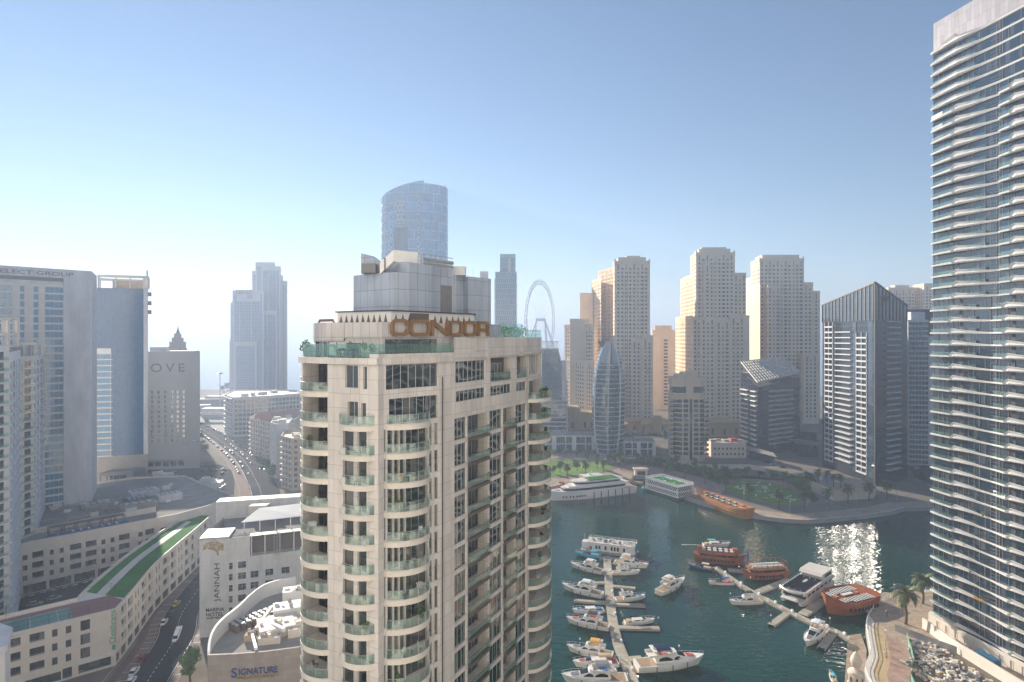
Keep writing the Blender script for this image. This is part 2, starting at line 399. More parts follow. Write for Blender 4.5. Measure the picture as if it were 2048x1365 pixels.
# --- water
m, t, b = newmat('sea_water'); L = t.links
b.inputs['Base Color'].default_value = (0.004, 0.030, 0.028, 1); b.inputs['Roughness'].default_value = 0.06; b.inputs['IOR'].default_value = 1.33
tc = N(t, 'ShaderNodeTexCoord')
mp1 = N(t, 'ShaderNodeMapping'); mp1.inputs['Rotation'].default_value = (0, 0, 0.5); mp1.inputs['Scale'].default_value = (1, 1.9, 1); L.new(tc.outputs['Object'], mp1.inputs[0])
n1 = N(t, 'ShaderNodeTexNoise', Scale=0.34, Detail=2.0, Roughness=0.5); L.new(mp1.outputs[0], n1.inputs['Vector'])
n2 = N(t, 'ShaderNodeTexNoise', Scale=0.035, Detail=2.0); L.new(tc.outputs['Object'], n2.inputs['Vector'])
mu = N(t, 'ShaderNodeMath', operation='MULTIPLY'); L.new(n1.outputs[0], mu.inputs[0])
mr = N(t, 'ShaderNodeMapRange'); mr.inputs[1].default_value = 0.35; mr.inputs[2].default_value = 0.65; mr.inputs[3].default_value = 0.18; mr.inputs[4].default_value = 1.1
L.new(n2.outputs[0], mr.inputs[0]); L.new(mr.outputs[0], mu.inputs[1])
bp = N(t, 'ShaderNodeBump', Strength=1.0, Distance=0.22); L.new(mu.outputs[0], bp.inputs['Height']); L.new(bp.outputs[0], b.inputs['Normal'])
mc = N(t, 'ShaderNodeMapRange'); mc.inputs[1].default_value = 0.3; mc.inputs[2].default_value = 0.7; L.new(n2.outputs[0], mc.inputs[0])
L.new(mixc(t, mc.outputs[0], (0.003, 0.034, 0.023), (0.006, 0.048, 0.031)), b.inputs['Base Color'])
M_['water'] = m
R = 12500
sheet('sea', [(R * math.cos(a), R * math.sin(a)) for a in np.linspace(0, 2 * math.pi, 48, endpoint=False)], 0.0, M_['water'])
# --- land with the marina basin cut out of it
near_bank = [Vector((92, 60)), Vector((94, 130))] + [G2(*p) for p in ((1736, 1365), (1738, 1309), (1734, 1279), (1731, 1251), (1735, 1233), (1751, 1211), (1779, 1192), (1819, 1180))] + [Vector((172, 221)), Vector((240, 228)), Vector((440, 236))]
near_bank = smooth_line(near_bank, 3)
far_bank = [Vector((440, 296)), Vector((330, 312))] + [G2(*p) for p in ((1860, 1015), (1780, 1024), (1700, 1034), (1620, 1040), (1560, 1037), (1490, 1027), (1440, 1014), (1395, 1002), (1350, 986), (1310, 973))]
far_bank = smooth_line(far_bank, 3)
inlet = [G2(*p) for p in ((1293, 952), (1268, 952), (1258, 968), (1200, 975), (1100, 978))]
west_bank = [Vector((-12, 366)), Vector((-12, 60))]
basin = near_bank + far_bank + inlet + west_bank
coast = [(9000, -3000), (9000, 900), (2500, 980), (900, 940), (300, 960), (-100, 1010), (-330, 1060), (-480, 1045), (-700, 1120), (-1400, 1300), (-9000, 2600), (-9000, -3000)]
sheet('ground', coast, GZ, M_['earth'], holes=[basin])
sheet('island_ground', [(-250, 1640), (420, 1640), (520, 1900), (300, 2150), (-280, 2100)], 2.0, M_['earth'])
mb = MB()
for i in range(len(basin)):
 a, c = basin[i], basin[(i + 1) % len(basin)]
 mb.face([(a.x, a.y, -1), (a.x, a.y, GZ), (c.x, c.y, GZ), (c.x, c.y, -1)]);
structure(mb.build('quay_wall', M_['concrete']))
# --- far promenade and park
PZ = GZ + 0.004
fb = far_bank[::-1]                                         # walking so that the land is on the left
strip('promenade', fb, 0.02, -11, PZ, M_['paversand'])
strip('kerb', fb, 0.0, -0.7, PZ + 0.12, M_['cream'])
west_walk = [G2(*p) for p in ((1262, 962), (1200, 969), (1100, 972), (1060, 973))]
sheet('promenade', west_walk + [G2(*p) for p in ((1060, 955), (1120, 958), (1180, 951), (1235, 941), (1262, 936), (1290, 935), (1318, 948), (1340, 968), (1320, 972), (1298, 948), (1264, 948))], PZ, M_['paversand'])
sheet('path', [G2(*p) for p in ((1225, 941), (1262, 929), (1330, 938), (1400, 955), (1452, 975), (1440, 990), (1380, 978), (1330, 958), (1290, 943), (1262, 940), (1236, 946))], PZ + 0.004, M_['pinkpave'])
sheet('lawn', [G2(*p) for p in ((1040, 922), (1100, 921), (1160, 921), (1210, 926), (1226, 933), (1222, 940), (1180, 948), (1140, 953), (1090, 955), (1040, 955))], PZ + 0.008, M_['lawn'], 'stuff')
lawn2 = smooth_line([G2(*p) for p in ((1452, 972), (1470, 964), (1510, 962), (1560, 970), (1590, 983), (1602, 997), (1598, 1008), (1570, 1010), (1530, 1006), (1490, 995), (1462, 985), (1452, 972))], 3)[:-1]
sheet('lawn', lawn2, PZ + 0.008, M_['lawn'], 'stuff')
sheet('path', [G2(*p) for p in ((1440, 972), (1466, 958), (1512, 955), (1570, 964), (1604, 980), (1625, 1000), (1612, 1014), (1600, 1003), (1590, 984), (1560, 971), (1510, 963), (1470, 965), (1452, 974))], PZ + 0.004, M_['pinkpave'])
sheet('path', [G2(*p) for p in ((1060, 905), (1200, 908), (1235, 920), (1225, 928), (1160, 917), (1060, 915))], PZ, M_['paversand'])
sheet('ground_cover', [G2(*p) for p in ((1235, 921), (1330, 925), (1400, 938), (1480, 950), (1560, 958), (1612, 975), (1640, 1000), (1626, 1006), (1604, 978), (1570, 962), (1510, 953), (1466, 956), (1440, 968), (1400, 953), (1330, 936), (1262, 927))], PZ + 0.008, plain('planted_beds', (0.09, 0.11, 0.035), 0.95, 0.5, 0.4), 'stuff')
sheet('road', [G2(*p) for p in ((1818, 935), (1860, 930), (1900, 940), (1960, 985), (1900, 985), (1830, 955))], PZ, M_['asphalt'])
# --- near promenade beside the right hand tower
nb = near_bank
strip('promenade', nb, 0.02, 2.2, PZ, M_['cream'])
strip('promenade', nb, 2.2, 5.4, PZ + 0.004, plain('yellow_paving', (0.50, 0.38, 0.22), 0.85, 0.12, 0.5))
strip('promenade', nb[:len(nb) - 6], 5.4, 10.6, PZ + 0.008, M_['pinkpave'])
sheet('plaza', [(122, 214), (136, 219), (150, 214), (136.5, 194), (134, 180), (120, 178), (117, 188)], PZ + 0.012, M_['paversand'])
# --- street on the left
road_c = smooth_line([(-78, 100), (-92, 140), (-98, 160), (-104, 185), (-112, 205), (-120, 245), (-128, 300), (-146, 350), (-172, 400), (-207, 460), (-254, 528), (-300, 590), (-350, 650)], 4)
strip('pavement', road_c, -10.5, 8.5, PZ, M_['paver'])
strip('road', road_c, -5.5, 5.5, PZ + 0.004, M_['asphalt'])
strip('road', road_c[28:], 5.5, 10.5, PZ + 0.004, M_['asphalt'])
strip('parking_lane', road_c[:24], -8.4, -5.5, PZ + 0.006, plain('parking_paving', (0.20, 0.15, 0.13), 0.85, 0.2, 0.5))
strip('parking_lane', road_c[:24], 5.5, 8.2, PZ + 0.006, plain('parking_paving_grey', (0.26, 0.22, 0.2), 0.85, 0.2, 0.5))
mb = MB()
def dash(line, off, s0, s1, wd, z):
 a = offset_line(line, off - wd / 2); c = offset_line(line, off + wd / 2)
 for i in range(len(line) - 1):
  p, q = a[i].lerp(a[i + 1], s0), a[i].lerp(a[i + 1], s1); r, s_ = c[i].lerp(c[i + 1], s1), c[i].lerp(c[i + 1], s0)
  k = [p, s_, r, q]
  if (k[1] - k[0]).cross(k[2] - k[0]) < 0: k = k[::-1]
  mb.face([(v.x, v.y, z) for v in k])
fine = smooth_line(road_c, 3)
dash(fine, 0.0, 0.1, 0.55, 0.16, PZ + 0.010); dash(fine, -5.2, 0, 1, 0.12, PZ + 0.010); dash(fine[:70], 5.2, 0, 1, 0.12, PZ + 0.010); dash(fine, -8.3, 0.4, 0.44, 0.0, PZ + 0.010)
for i in range(8, 70, 2):                                   # parking bay ticks
 for o0, o1 in ((-8.3, -5.6), (5.6, 8.1)):
  p = offset_line(fine, o0)[i]; q = offset_line(fine, o1)[i]; t_ = (fine[i + 1] - fine[i]).normalized() * 0.07
  mb.face([((p - t_).x, (p - t_).y, PZ + 0.012), ((q - t_).x, (q - t_).y, PZ + 0.012), ((q + t_).x, (q + t_).y, PZ + 0.012), ((p + t_).x, (p + t_).y, PZ + 0.012)][::(-1 if (q - p).cross(t_) < 0 else 1)])
structure(mb.build('road_markings', M_['paint']))
strip('kerb', road_c, -11.7, -11.4, GZ + 0.14, M_['concrete'])
# side street between the two left blocks, car park, far junction
sheet('road', [(-178, 212), (-145, 246), (-139, 246), (-136, 226), (-128, 190), (-127, 178), (-150, 164), (-200, 150)], PZ, M_['asphalt'])
mb = MB(); p0, p1 = Vector((-178, 211)), Vector((-146, 243.5)); d = (p1 - p0).normalized()
for i in range(int((p1 - p0).length / 1.6)):
 if i % 2 == 0:
  a = p0 + d * i * 1.6; mb.bar((a.x, a.y, GZ + .08), (a.x + d.x * 1.55, a.y + d.y * 1.55, GZ + .08), 0.45, 0.2)
structure(mb.build('kerb', M_['paint']))
strip('pavement', [p0, p1], -5, 0.1, PZ + 0.004, M_['paver'])
sheet('car_park', [(-262, 372), (-200, 338), (-172, 330), (-160, 345), (-178, 385), (-196, 420), (-215, 440), (-262, 420)], PZ, M_['asphalt'])
sheet('road', [(-420, 600), (-250, 560), (-200, 640), (-400, 720)], PZ + .002, M_['concrete'])
# rough ground patches and dark roads inland so the far land is not one sheet
for (px, py, w_, d_, mk) in ((430, 800, 90, 60, 'leaf2'), (600, 800, 140, 30, 'asphalt'), (560, 785, 200, 26, 'concrete'), (420, 812, 160, 12, 'asphalt'), (1500, 880, 120, 30, 'asphalt'), (1300, 870, 200, 18, 'asphalt')):
 c = G2(px, py); sheet('road' if mk != 'leaf2' else 'ground_cover', rect(c.x, c.y, w_, d_, 0.12), PZ + random.random() * 0.003, M_[mk], 'structure' if mk != 'leaf2' else 'stuff')
# ================================================================== THE TOWER IN THE MIDDLE
def arc_pts(fr, u0, u1, bulge, n=14, p=0.75, base=0.0, skew=0.0):
 P0, t, nn, W = fr; out = []
 for i in range(n + 1):
  s = i / n; o = base + bulge * math.sin(math.pi * (s ** (1 + skew))) ** p
  u = u0 + (u1 - u0) * s; out.append(P0 + t * u + nn * o)
 return out
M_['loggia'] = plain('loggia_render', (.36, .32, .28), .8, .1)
def condor():
 T = thing('apartment_tower', 'beige panelled apartment tower with curved glass balconies and bronze rooftop letters', 'apartment tower', (-10, 85, GZ), world=True)
 p = [A(603, 74.5), A(657, 71.5), A(684, 70.6), A(757, 68.3), A(767, 69.2), A(880, 75.5), A(908, 78), A(1055, 97.5), A(1083, 107)]
 pL = Vector((-27.2, 92)); back = [Vector((3.5, 116)), Vector((-12, 118)), Vector((-25, 108))]
 LV = [92.6, 88.4, 84.8]
 while LV[-1] > 34: LV.append(LV[-1] - 3.4)
 zb = LV[-1]; body = MB(); wins = []; doors = []; lows = []
 TOP = 92.2; RTOP = 95.0
 fr = lambda a, b: frame2(a, b)
 # lower body to the ground, outside the picture
 outline = [pL] + p + back
 body.prism([(q.x, q.y) for q in outline], GZ, zb, 0, top=False, bottom=False)
 body.prism([(q.x, q.y) for q in (p[8], back[0], back[1], back[2], pL)], zb, RTOP - .4, 0, top=False, bottom=False, side=False)
 for a, b in ((p[8], back[0]), (back[0], back[1]), (back[1], back[2]), (back[2], pL)):
  facade(body, a, b, zb, TOP, [])
 storeys = [(LV[i + 1], LV[i]) for i in range(len(LV) - 1)]     # (floor, ceiling)
 def seg(i, j, cols, top=TOP, mat=0, first=None, second=None):
  P0, t, n, W = fr(p[i], p[j]); ops = []
  for k, (f, c) in enumerate(storeys):
   cc = cols
   if k == 0 and first is not None: cc = first
   if k == 1 and second is not None: cc = second
   for (a, b, v0, v1, dp, kind) in cc:
    h = c - f; ops.append((upx(P0, t, a), upx(P0, t, b), f + v0, f + min(v1, h - 0.45), dp, kind))
  pn = facade(body, p[i], p[j], zb, top, ops, 0.25, mat)
  for q in pn: (doors if q[5] == 1 else lows if q[5] == 2 else wins).append(q)
 # side with rear balconies
 P0, t, n, W = fr(pL, p[0])
 pn = facade(body, pL, p[0], zb, TOP, [(4.5, 7.0, f + .1, f + 2.6, .3, 1) for f, c in storeys] + [(8.0, 10.2, f + .1, f + 2.6, .3, 1) for f, c in storeys]); doors.extend(pn)
 seg(0, 1, [(606, 655, 0.06, 9, 2.3, 2)])
 seg(1, 2, [])
 seg(2, 3, [(686, 707, .25, 2.95, .35, 0), (715, 733, .06, 2.7, .3, 1)], first=[(690, 716, .7, 3.3, .35, 0), (726, 734, .6, 3.2, .3, 0)], second=[(695, 716, .06, 2.7, .35, 1), (722, 732, .06, 2.6, .3, 1)])
 seg(3, 4, [])
 seg(4, 5, [(768, 772, .3, 2.9, .25, 0), (775, 787, .06, 2.85, .3, 1), (788.5, 798.5, .06, 2.85, .3, 1), (800, 810, .06, 2.85, .3, 1), (812, 855, .06, 2.95, .45, 1), (858.5, 864.5, .2, 2.9, .2, 0), (869, 876, .2, 2.9, .2, 0)],
  first=[(772, 877, .5, 3.35, .3, 0)], second=[(778, 876, .06, 3.0, .3, 1)])
 seg(5, 6, [])
 cols4 = [(909, 933, .1, 3.0, .25, 0), (935.5, 975.5, .06, 2.95, 1.7, 2), (979, 1004.5, .1, 3.0, .25, 0), (1006.5, 1029, .06, 2.95, 1.5, 2), (1031, 1053, .05, 3.0, .25, 0)]
 seg(6, 7, cols4, RTOP, first=[(911, 971, .6, 3.4, .25, 0), (981, 1021, .2, 3.6, 1.2, 2), (1034, 1053, .2, 3.6, 1.2, 2)], second=[(912, 970, 1.7, 3.1, .2, 0), (981, 1022, 1.7, 3.1, .2, 0), (1033, 1052, 1.7, 3.1, .2, 0)])
 seg(7, 8, [(1058, 1081, .06, 2.95, 1.5, 2)], RTOP, first=[(1057, 1081, .3, 3.6, .5, 0)])
 # roofs
 body.cap([(q.x, q.y, TOP) for q in ([pL] + p[:7] + [Vector((-9, 100)), back[2]])])
 body.cap([(q.x, q.y, RTOP - .9) for q in (p[6], p[7], p[8], back[0], back[1], Vector((-12, 100)))])
 facade(body, back[0], back[1], TOP, RTOP, []); facade(body, Vector((-12, 100)), p[6], TOP, RTOP, []); facade(body, p[8], back[0], TOP, RTOP, [])
 # inner side of the wing parapet
 q6 = [p[6], p[7], p[8], back[0]]; qi = [q + (Vector((-8, 104)) - q).normalized() * .35 for q in q6]
 for i in range(3):
  body.face([(q6[i].x, q6[i].y, RTOP), (q6[i + 1].x, q6[i + 1].y, RTOP), (qi[i + 1].x, qi[i + 1].y, RTOP), (qi[i].x, qi[i].y, RTOP)])
  body.face([(qi[i + 1].x, qi[i + 1].y, RTOP - .9), (qi[i].x, qi[i].y, RTOP - .9), (qi[i].x, qi[i].y, RTOP), (qi[i + 1].x, qi[i + 1].y, RTOP)])
 # dark recessed groove pipe between the two faces
 P0, t, n, W = fr(p[5], p[6]); u = .45
 q = P0 + t * u + n * .02; body.bar((q.x, q.y, zb), (q.x, q.y, 90.0), .22, .10, 1)
 body.build('wall', [M_['cladding'], M_['dark']], T)
 # panes: doors get wide frames; loggia backs are part wall, part door
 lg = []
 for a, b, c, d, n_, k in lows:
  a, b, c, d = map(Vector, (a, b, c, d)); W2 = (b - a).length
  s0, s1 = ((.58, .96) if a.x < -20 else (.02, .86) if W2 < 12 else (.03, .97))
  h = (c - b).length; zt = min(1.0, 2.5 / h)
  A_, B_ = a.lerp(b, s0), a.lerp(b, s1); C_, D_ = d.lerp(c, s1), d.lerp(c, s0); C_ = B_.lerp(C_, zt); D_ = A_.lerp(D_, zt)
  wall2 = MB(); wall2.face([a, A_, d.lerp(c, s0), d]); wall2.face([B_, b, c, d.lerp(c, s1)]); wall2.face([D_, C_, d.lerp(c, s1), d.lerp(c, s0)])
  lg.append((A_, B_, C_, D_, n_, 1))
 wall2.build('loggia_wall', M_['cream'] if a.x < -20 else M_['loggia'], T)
 add_windows(T, wins, [M_['winglass'], M_['alu']], 100, 1.15, fw=.05)
 add_windows(T, doors, [M_['winglass'], M_['alu']], 90, 1.0, name='balcony_door', fw=.05)
 add_windows(T, lg, [M_['winglass2'], M_['alu']], 90, 1.0, name='balcony_door', fw=.05)
 # balconies: slab with a glass railing as sub-part
 def slab(line, fr_, z, th, inner, rail=None, hood=None, rz=.12, post=True):
  mb = MB(); poly = [(q.x, q.y) for q in line] + [(q.x, q.y) for q in inner]
  # keep counter-clockwise
  if sum(poly[i][0] * poly[(i + 1) % len(poly)][1] - poly[(i + 1) % len(poly)][0] * poly[i][1] for i in range(len(poly))) < 0: poly = poly[::-1]
  mb.prism(poly, z - th, z + .03, 0)
  # thin drip edge round the slab
  mb.tube([(q.x, q.y, z + .06) for q in line], .07, 4, 0)
  if hood:
   i0, i1 = hood; h = line[i0:i1 + 1]; cen = sum((Vector(q) for q in line), Vector((0, 0))) / len(line)
   for i in range(len(h) - 1):
    a, b = h[i], h[i + 1]; a2, b2 = a.lerp(cen, .22), b.lerp(cen, .22)
    mb.face([(a.x, a.y, z), (b.x, b.y, z), (b2.x, b2.y, z + .85), (a2.x, a2.y, z + .85)]); mb.face([(b2.x, b2.y, z + .85), (a2.x, a2.y, z + .85), (a2.x, a2.y, z), (b2.x, b2.y, z)][::-1])
  o = mb.build('balcony', [M_['cream']], T)
  rl = line[rail[0]:rail[1] + 1] if rail else line
  g = MB()
  for i in range(len(rl) - 1):
   a, b = rl[i], rl[i + 1]; g.face([(a.x, a.y, z + rz), (b.x, b.y, z + rz), (b.x, b.y, z + 1.18), (a.x, a.y, z + 1.18)])
  g.tube([(q.x, q.y, z + 1.2) for q in rl], .028, 4, 1)
  if post:
   for q in rl[::3]: g.bar((q.x, q.y, z), (q.x, q.y, z + 1.18), .04, .04, 1)
  r = g.build('railing', [M_['balglass'], M_['alu']], o)
  return o
 f1 = fr(p[0], p[1]); f2 = fr(p[2], p[3]); f3 = fr(p[4], p[5]); f4 = fr(p[6], p[7]); f5 = fr(p[7], p[8]); f0 = fr(pL, p[0])
 U = lambda f_, px: upx(f_[0], f_[1], px)
 inn = lambda f_, a, b, o: [f_[0] + f_[1] * b + f_[2] * o, f_[0] + f_[1] * a + f_[2] * o]
 for k, z in enumerate(LV[1:]):
  u0, u1 = -.1, U(f1, 656.5); slab(arc_pts(f1, u0, u1, 1.0, 12, .7), f1, z, .55, inn(f1, u0 + .1, u1, -2.25))
  slab(arc_pts(f0, 3.5, 12.0, 2.7, 12, .6), f0, z, .5, inn(f0, 3.5, 12.0, 0.02))
  if k >= 1:
   u0, u1 = U(f2, 679), U(f2, 749); slab(arc_pts(f2, u0, u1, 1.25, 14, .65), f2, z, .55, inn(f2, u0, u1, .02), rail=(5, 14) if k > 1 else None, hood=(0, 5) if k > 1 else None)
   u0, u1 = U(f3, 773) , U(f3, 858); slab(arc_pts(f3, u0, u1, 1.9, 18, .62, 0, .12), f3, z, .58, inn(f3, u0, u1, .02))
   u0, u1 = U(f5, 1056), f5[3] - .2; slab(arc_pts(f5, u0, u1, 2.7, 14, .55), f5, z, .5, inn(f5, u0, u1, -1.4))
  if k >= 2:
   for a, b in ((935, 975), (1007, 1029)):
    u0, u1 = U(f4, a), U(f4, b)
    line = [f4[0] + f4[1] * u0 + f4[2] * .02, f4[0] + f4[1] * u0 + f4[2] * .5, f4[0] + f4[1] * u1 + f4[2] * .5, f4[0] + f4[1] * u1 + f4[2] * .02]
    mb = MB(); mb.prism([(q.x, q.y) for q in line][::1] if (line[1] - line[0]).cross(line[2] - line[1]) > 0 else [(q.x, q.y) for q in line][::-1], z - .38, z + .02, 0)
    i4 = inn(f4, u0 + .1, u1 - .1, -1.65); fl = [line[0], line[3]]; mb.face([(fl[0].x, fl[0].y, z + .05), (fl[1].x, fl[1].y, z + .05), (i4[0].x, i4[0].y, z + .05), (i4[1].x, i4[1].y, z + .05)])
    o = mb.build('balcony', [M_['brown']], T); g = MB()
    for i in range(3): g.face([(line[i].x, line[i].y, z + .1), (line[i + 1].x, line[i + 1].y, z + .1), (line[i + 1].x, line[i + 1].y, z + 1.1), (line[i].x, line[i].y, z + 1.1)])
    g.tube([(q.x, q.y, z + 1.12) for q in line], .03, 4, 1); g.build('railing', [M_['balglass'], M_['dark']], o)
  elif k == 0:
   for a, b in ((981, 1021), (1034, 1053)):
    u0, u1 = U(f4, a), U(f4, b); g = MB(); l = [f4[0] + f4[1] * u0 + f4[2] * .04, f4[0] + f4[1] * u1 + f4[2] * .04]
    g.face([(l[0].x, l[0].y, z + .15), (l[1].x, l[1].y, z + .15), (l[1].x, l[1].y, z + 1.35), (l[0].x, l[0].y, z + 1.35)]); g.tube([(q.x, q.y, z + 1.37) for q in l], .03, 4, 1)
    g.build('railing', [M_['balglass'], M_['alu']], T)
 # fins on the rounded end of the top floors
 fm = MB()
 for s in np.linspace(.06, .94, 7):
  q = f5[0] + f5[1] * (f5[3] * s) + f5[2] * .06; fm.bar((q.x, q.y, 88.6), (q.x, q.y, 92.0), .12, .14)
 fm.build('fin', [M_['cladding']], T)
 # cornice and terrace
 rim = [pL] + p[:7]; mb = MB(); ro = [q + (q - Vector((-12, 95))).normalized() * .45 for q in rim]
 for i in range(len(rim) - 1):
  a, b, c, d = rim[i], rim[i + 1], ro[i + 1], ro[i]; zt = TOP + .4 + (.45 if i in (2, 3) else 0)
  mb.prism([(d.x, d.y), (c.x, c.y), (b.x, b.y), (a.x, a.y)], TOP - .35, TOP + .4)
 for i in (3, 4, 5):
  a, b = p[i - 0] if False else p[3] if i == 3 else p[i], p[i + 1]
 mb.prism([(q.x, q.y) for q in [f2[0] + f2[1] * (f2[3] * .77) + f2[2] * .1, p[3] + Vector((.05, -.12)), p[4] + Vector((.1, -.05)), p[5] + Vector((.1, -.1)), p[6] + Vector((.1, -.1)), p[6] + Vector((-.4, .3)), p[5] + Vector((-.4, .3)), p[4] + Vector((-.3, .3)), p[3] + Vector((0, .4)), f2[0] + f2[1] * (f2[3] * .77) + f2[2] * -.3]], TOP - .1, TOP + .85)
 c = MB(); co = [q + (q - Vector((-8, 100))).normalized() * .5 for q in p[6:9]]
 for i in range(2): c.prism([(co[i].x, co[i].y), (co[i + 1].x, co[i + 1].y), (p[7 + i].x, p[7 + i].y), (p[6 + i].x, p[6 + i].y)], TOP + .1, TOP + .5)
 mb.v and mb.build('cornice', [M_['cladding']], T); c.build('cornice', [M_['cladding']], T)
 g = MB(); rr = [q + (Vector((-12, 95)) - q).normalized() * .3 for q in [pL] + p[:7]]
 pts = []
 for i in range(len(rr) - 1):
  k = max(1, int((rr[i + 1] - rr[i]).length / 1.6))
  pts += [rr[i].lerp(rr[i + 1], j / k) for j in range(k)]
 pts.append(rr[-1])
 for i in range(len(pts) - 1):
  a, b = pts[i], pts[i + 1]; b = a.lerp(b, .985); g.face([(a.x, a.y, TOP + .3), (b.x, b.y, TOP + .3), (b.x, b.y, TOP + 2.0), (a.x, a.y, TOP + 2.0)])
 g.build('terrace_railing', [M_['tgreen']], T)
 # penthouse
 ph = [A(628, 79), A(631, 76.5), A(640, 74.9), A(655, 73.9), A(672, 73.6), A(690, 73.6)]; pc = A(765, 70.9); pe = A(976, 84.7)
 PT = 96.8; b = MB(); pw = []
 for i in range(len(ph) - 1): pw += facade(b, ph[i], ph[i + 1], TOP, 94.6, [(.04, (ph[i + 1] - ph[i]).length - .04, TOP + .1, 94.45, .1)] if i else [])
 pw += facade(b, ph[-1], pc, TOP, 94.9, [(.25, 2.6, TOP + .1, 94.3, .15)])
 P0, t, n, W = frame2(pc, pe)
 pw += facade(b, pc, pe, TOP, 94.9, [(upx(P0, t, 770), upx(P0, t, 874), TOP + .1, 94.75, .2)])
 pbk = [pe, Vector((-8, 100)), Vector((-25, 95)), ph[0]]
 for i in range(3): facade(b, pbk[i], pbk[i + 1], TOP, PT, [])
 band = ph + [pc, pe]
 bo = [q + (q - Vector((-12, 92))).normalized() * .18 for q in band]
 for i in range(len(bo) - 1): facade(b, bo[i], bo[i + 1], 94.6 if i < 5 else 94.9, PT, [])
 b.cap([(q.x, q.y, PT) for q in bo + [Vector((-8, 100)), Vector((-25, 95))]])
 for i in range(len(bo) - 1):
  z_ = 94.6 if i < 5 else 94.9; b.face([(band[i].x, band[i].y, z_), (band[i + 1].x, band[i + 1].y, z_), (bo[i + 1].x, bo[i + 1].y, z_), (bo[i].x, bo[i].y, z_)])
 b.build('penthouse', [M_['greyclad2']], T)
 add_windows(T, pw, [M_['winglass'], M_['dark']], 60, .95, fw=.06)
 # upper box with a row of dark triangles
 tb = [A(675, 79), A(782, 74.6), A(948, 86.5), Vector((-6, 98)), Vector((-21, 92))]; b = MB(); tri = MB()
 b.prism([(q.x, q.y) for q in tb], PT, 98.25); b.prism([(q.x, q.y) for q in inset(tb, -.25)], 98.25, 98.4, 1)
 for i, (n0, cnt) in enumerate(((0, 9), (1, 13))):
  P0, t, n, W = frame2(tb[n0], tb[n0 + 1])
  for k in range(cnt):
   if i == 1 and 2 < k < 6: continue
   u = (k + .7) * W / (cnt + .6); hw = W / cnt * .3
   pt = lambda uu, o, z: (P0.x + t.x * uu + n.x * o, P0.y + t.y * uu + n.y * o, z)
   r0 = [pt(u - hw, .03, PT + .05), pt(u + hw, .03, PT + .05), pt(u, .03, 97.95)]; r1 = [pt(u - hw, -.1, PT + .05), pt(u + hw, -.1, PT + .05), pt(u, -.1, 97.95)]
   tri.loft([r1, r0])
  if i == 1:
   a, c_ = P0 + t * (W * .2) + n * .02, P0 + t * (W * .42) + n * .02
   tri.face([(a.x, a.y, 97.0), (c_.x, c_.y, 97.0), (c_.x, c_.y, 98.1), (a.x, a.y, 98.1)])
 o = b.build('roof_screen', [M_['white'], M_['dark']], T); tri.build('triangle_opening', [M_['brown']], o)
 # plant room blocks
 ctr = Vector((-9, 90)); u_ = Vector((6.6, 7.5)).normalized()
 def blk(poly, z0, z1, name='plant_room', mat='greyclad'):
  mb = MB(); mb.prism([(q[0], q[1]) for q in poly], z0, z1); return mb.build(name, [M_[mat]], T)
 a = A(707, 82); c1 = A(787, 76.8); c2 = A(816, 78.2); blk([a, c1, c2, c2 + Vector((-6, 8)), a + Vector((2, 9))], 98.4, 103.4)
 d1 = A(819, 77.6); d2 = A(905, 84.6); blk([d1, d2, d2 + Vector((-7, 7)), d1 + Vector((-7, 7))], 98.4, 104.7)
 e1 = A(906, 87.5); e2 = A(935, 89.5); e3 = A(936, 87.6); e4 = A(982, 91.5); blk([e1, e2, e2 + Vector((-5, 7)), e1 + Vector((-5, 6))], 98.4, 104.0)
 blk([e3, e4, e4 + Vector((-7, 9)), e3 + Vector((-4, 7))], 94, 103.9)
 # flat grey panel painted in for a recessed doorway's shade, ladder
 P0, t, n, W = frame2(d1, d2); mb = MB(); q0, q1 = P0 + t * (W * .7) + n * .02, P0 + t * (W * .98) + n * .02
 mb.face([(q0.x, q0.y, 98.5), (q1.x, q1.y, 98.5), (q1.x, q1.y, 102.2), (q0.x, q0.y, 102.2)]); mb.build('louvre_shade_panel', [M_['grey']], T)
 mb = MB(); q = P0 + t * (W * .99) + n * .35
 for s in (-.25, .25): mb.bar((q.x + t.x * s, q.y + t.y * s, 98.4), (q.x + t.x * s, q.y + t.y * s, 104.6), .06)
 for z in np.arange(98.7, 104.5, .4): mb.bar((q.x - t.x * .25, q.y - t.y * .25, z), (q.x + t.x * .25, q.y + t.y * .25, z), .04)
 mb.build('ladder', [M_['alu']], T)
 # fins, ducts, pipes
 f0_ = A(722, 80); f1_ = A(757, 79.3); mb = MB()
 mb.loft([[(f0_.x, f0_.y, 103.4), (f1_.x, f1_.y, 103.4), (f1_.x, f1_.y, 105.2), (f0_.x, f0_.y, 106.2)], [(f0_.x + 1.2, f0_.y + 2.5, 103.4), (f1_.x + .3, f1_.y + 2.5, 103.4), (f1_.x + .3, f1_.y + 2.5, 105.0), (f0_.x + 1.2, f0_.y + 2.5, 106.1)]]); mb.build('parapet_fin', [M_['greyclad']], T)
 mb = MB(); h = A(742, 79)
 mb.box(h.x - 1, h.y - 1, 103.4, h.x + .8, h.y + .6, 104.6); mb.build('cooling_unit', [M_['grey']], T)
 mb = MB(); s0 = A(768, 79.5); s1 = A(795, 79.8); s2 = A(842, 82)
 mb.loft([[(q.x - .2, q.y - o, z + dz) for o, dz in ((0, 0), (1.6, 0), (1.6, 1.5), (0, 1.5))] for q, z in ((s0, 103.2), (s1, 104.9), (s2, 104.9))]); mb.build('air_duct', [M_['white']], T)
 mb = MB(); s1 = A(845, 81.5); s2 = A(905, 86)
 for dz in (.3, .9): mb.tube([(s1.x, s1.y, 104.7 + dz), (s2.x, s2.y, 104.7 + dz)], .28, 8)
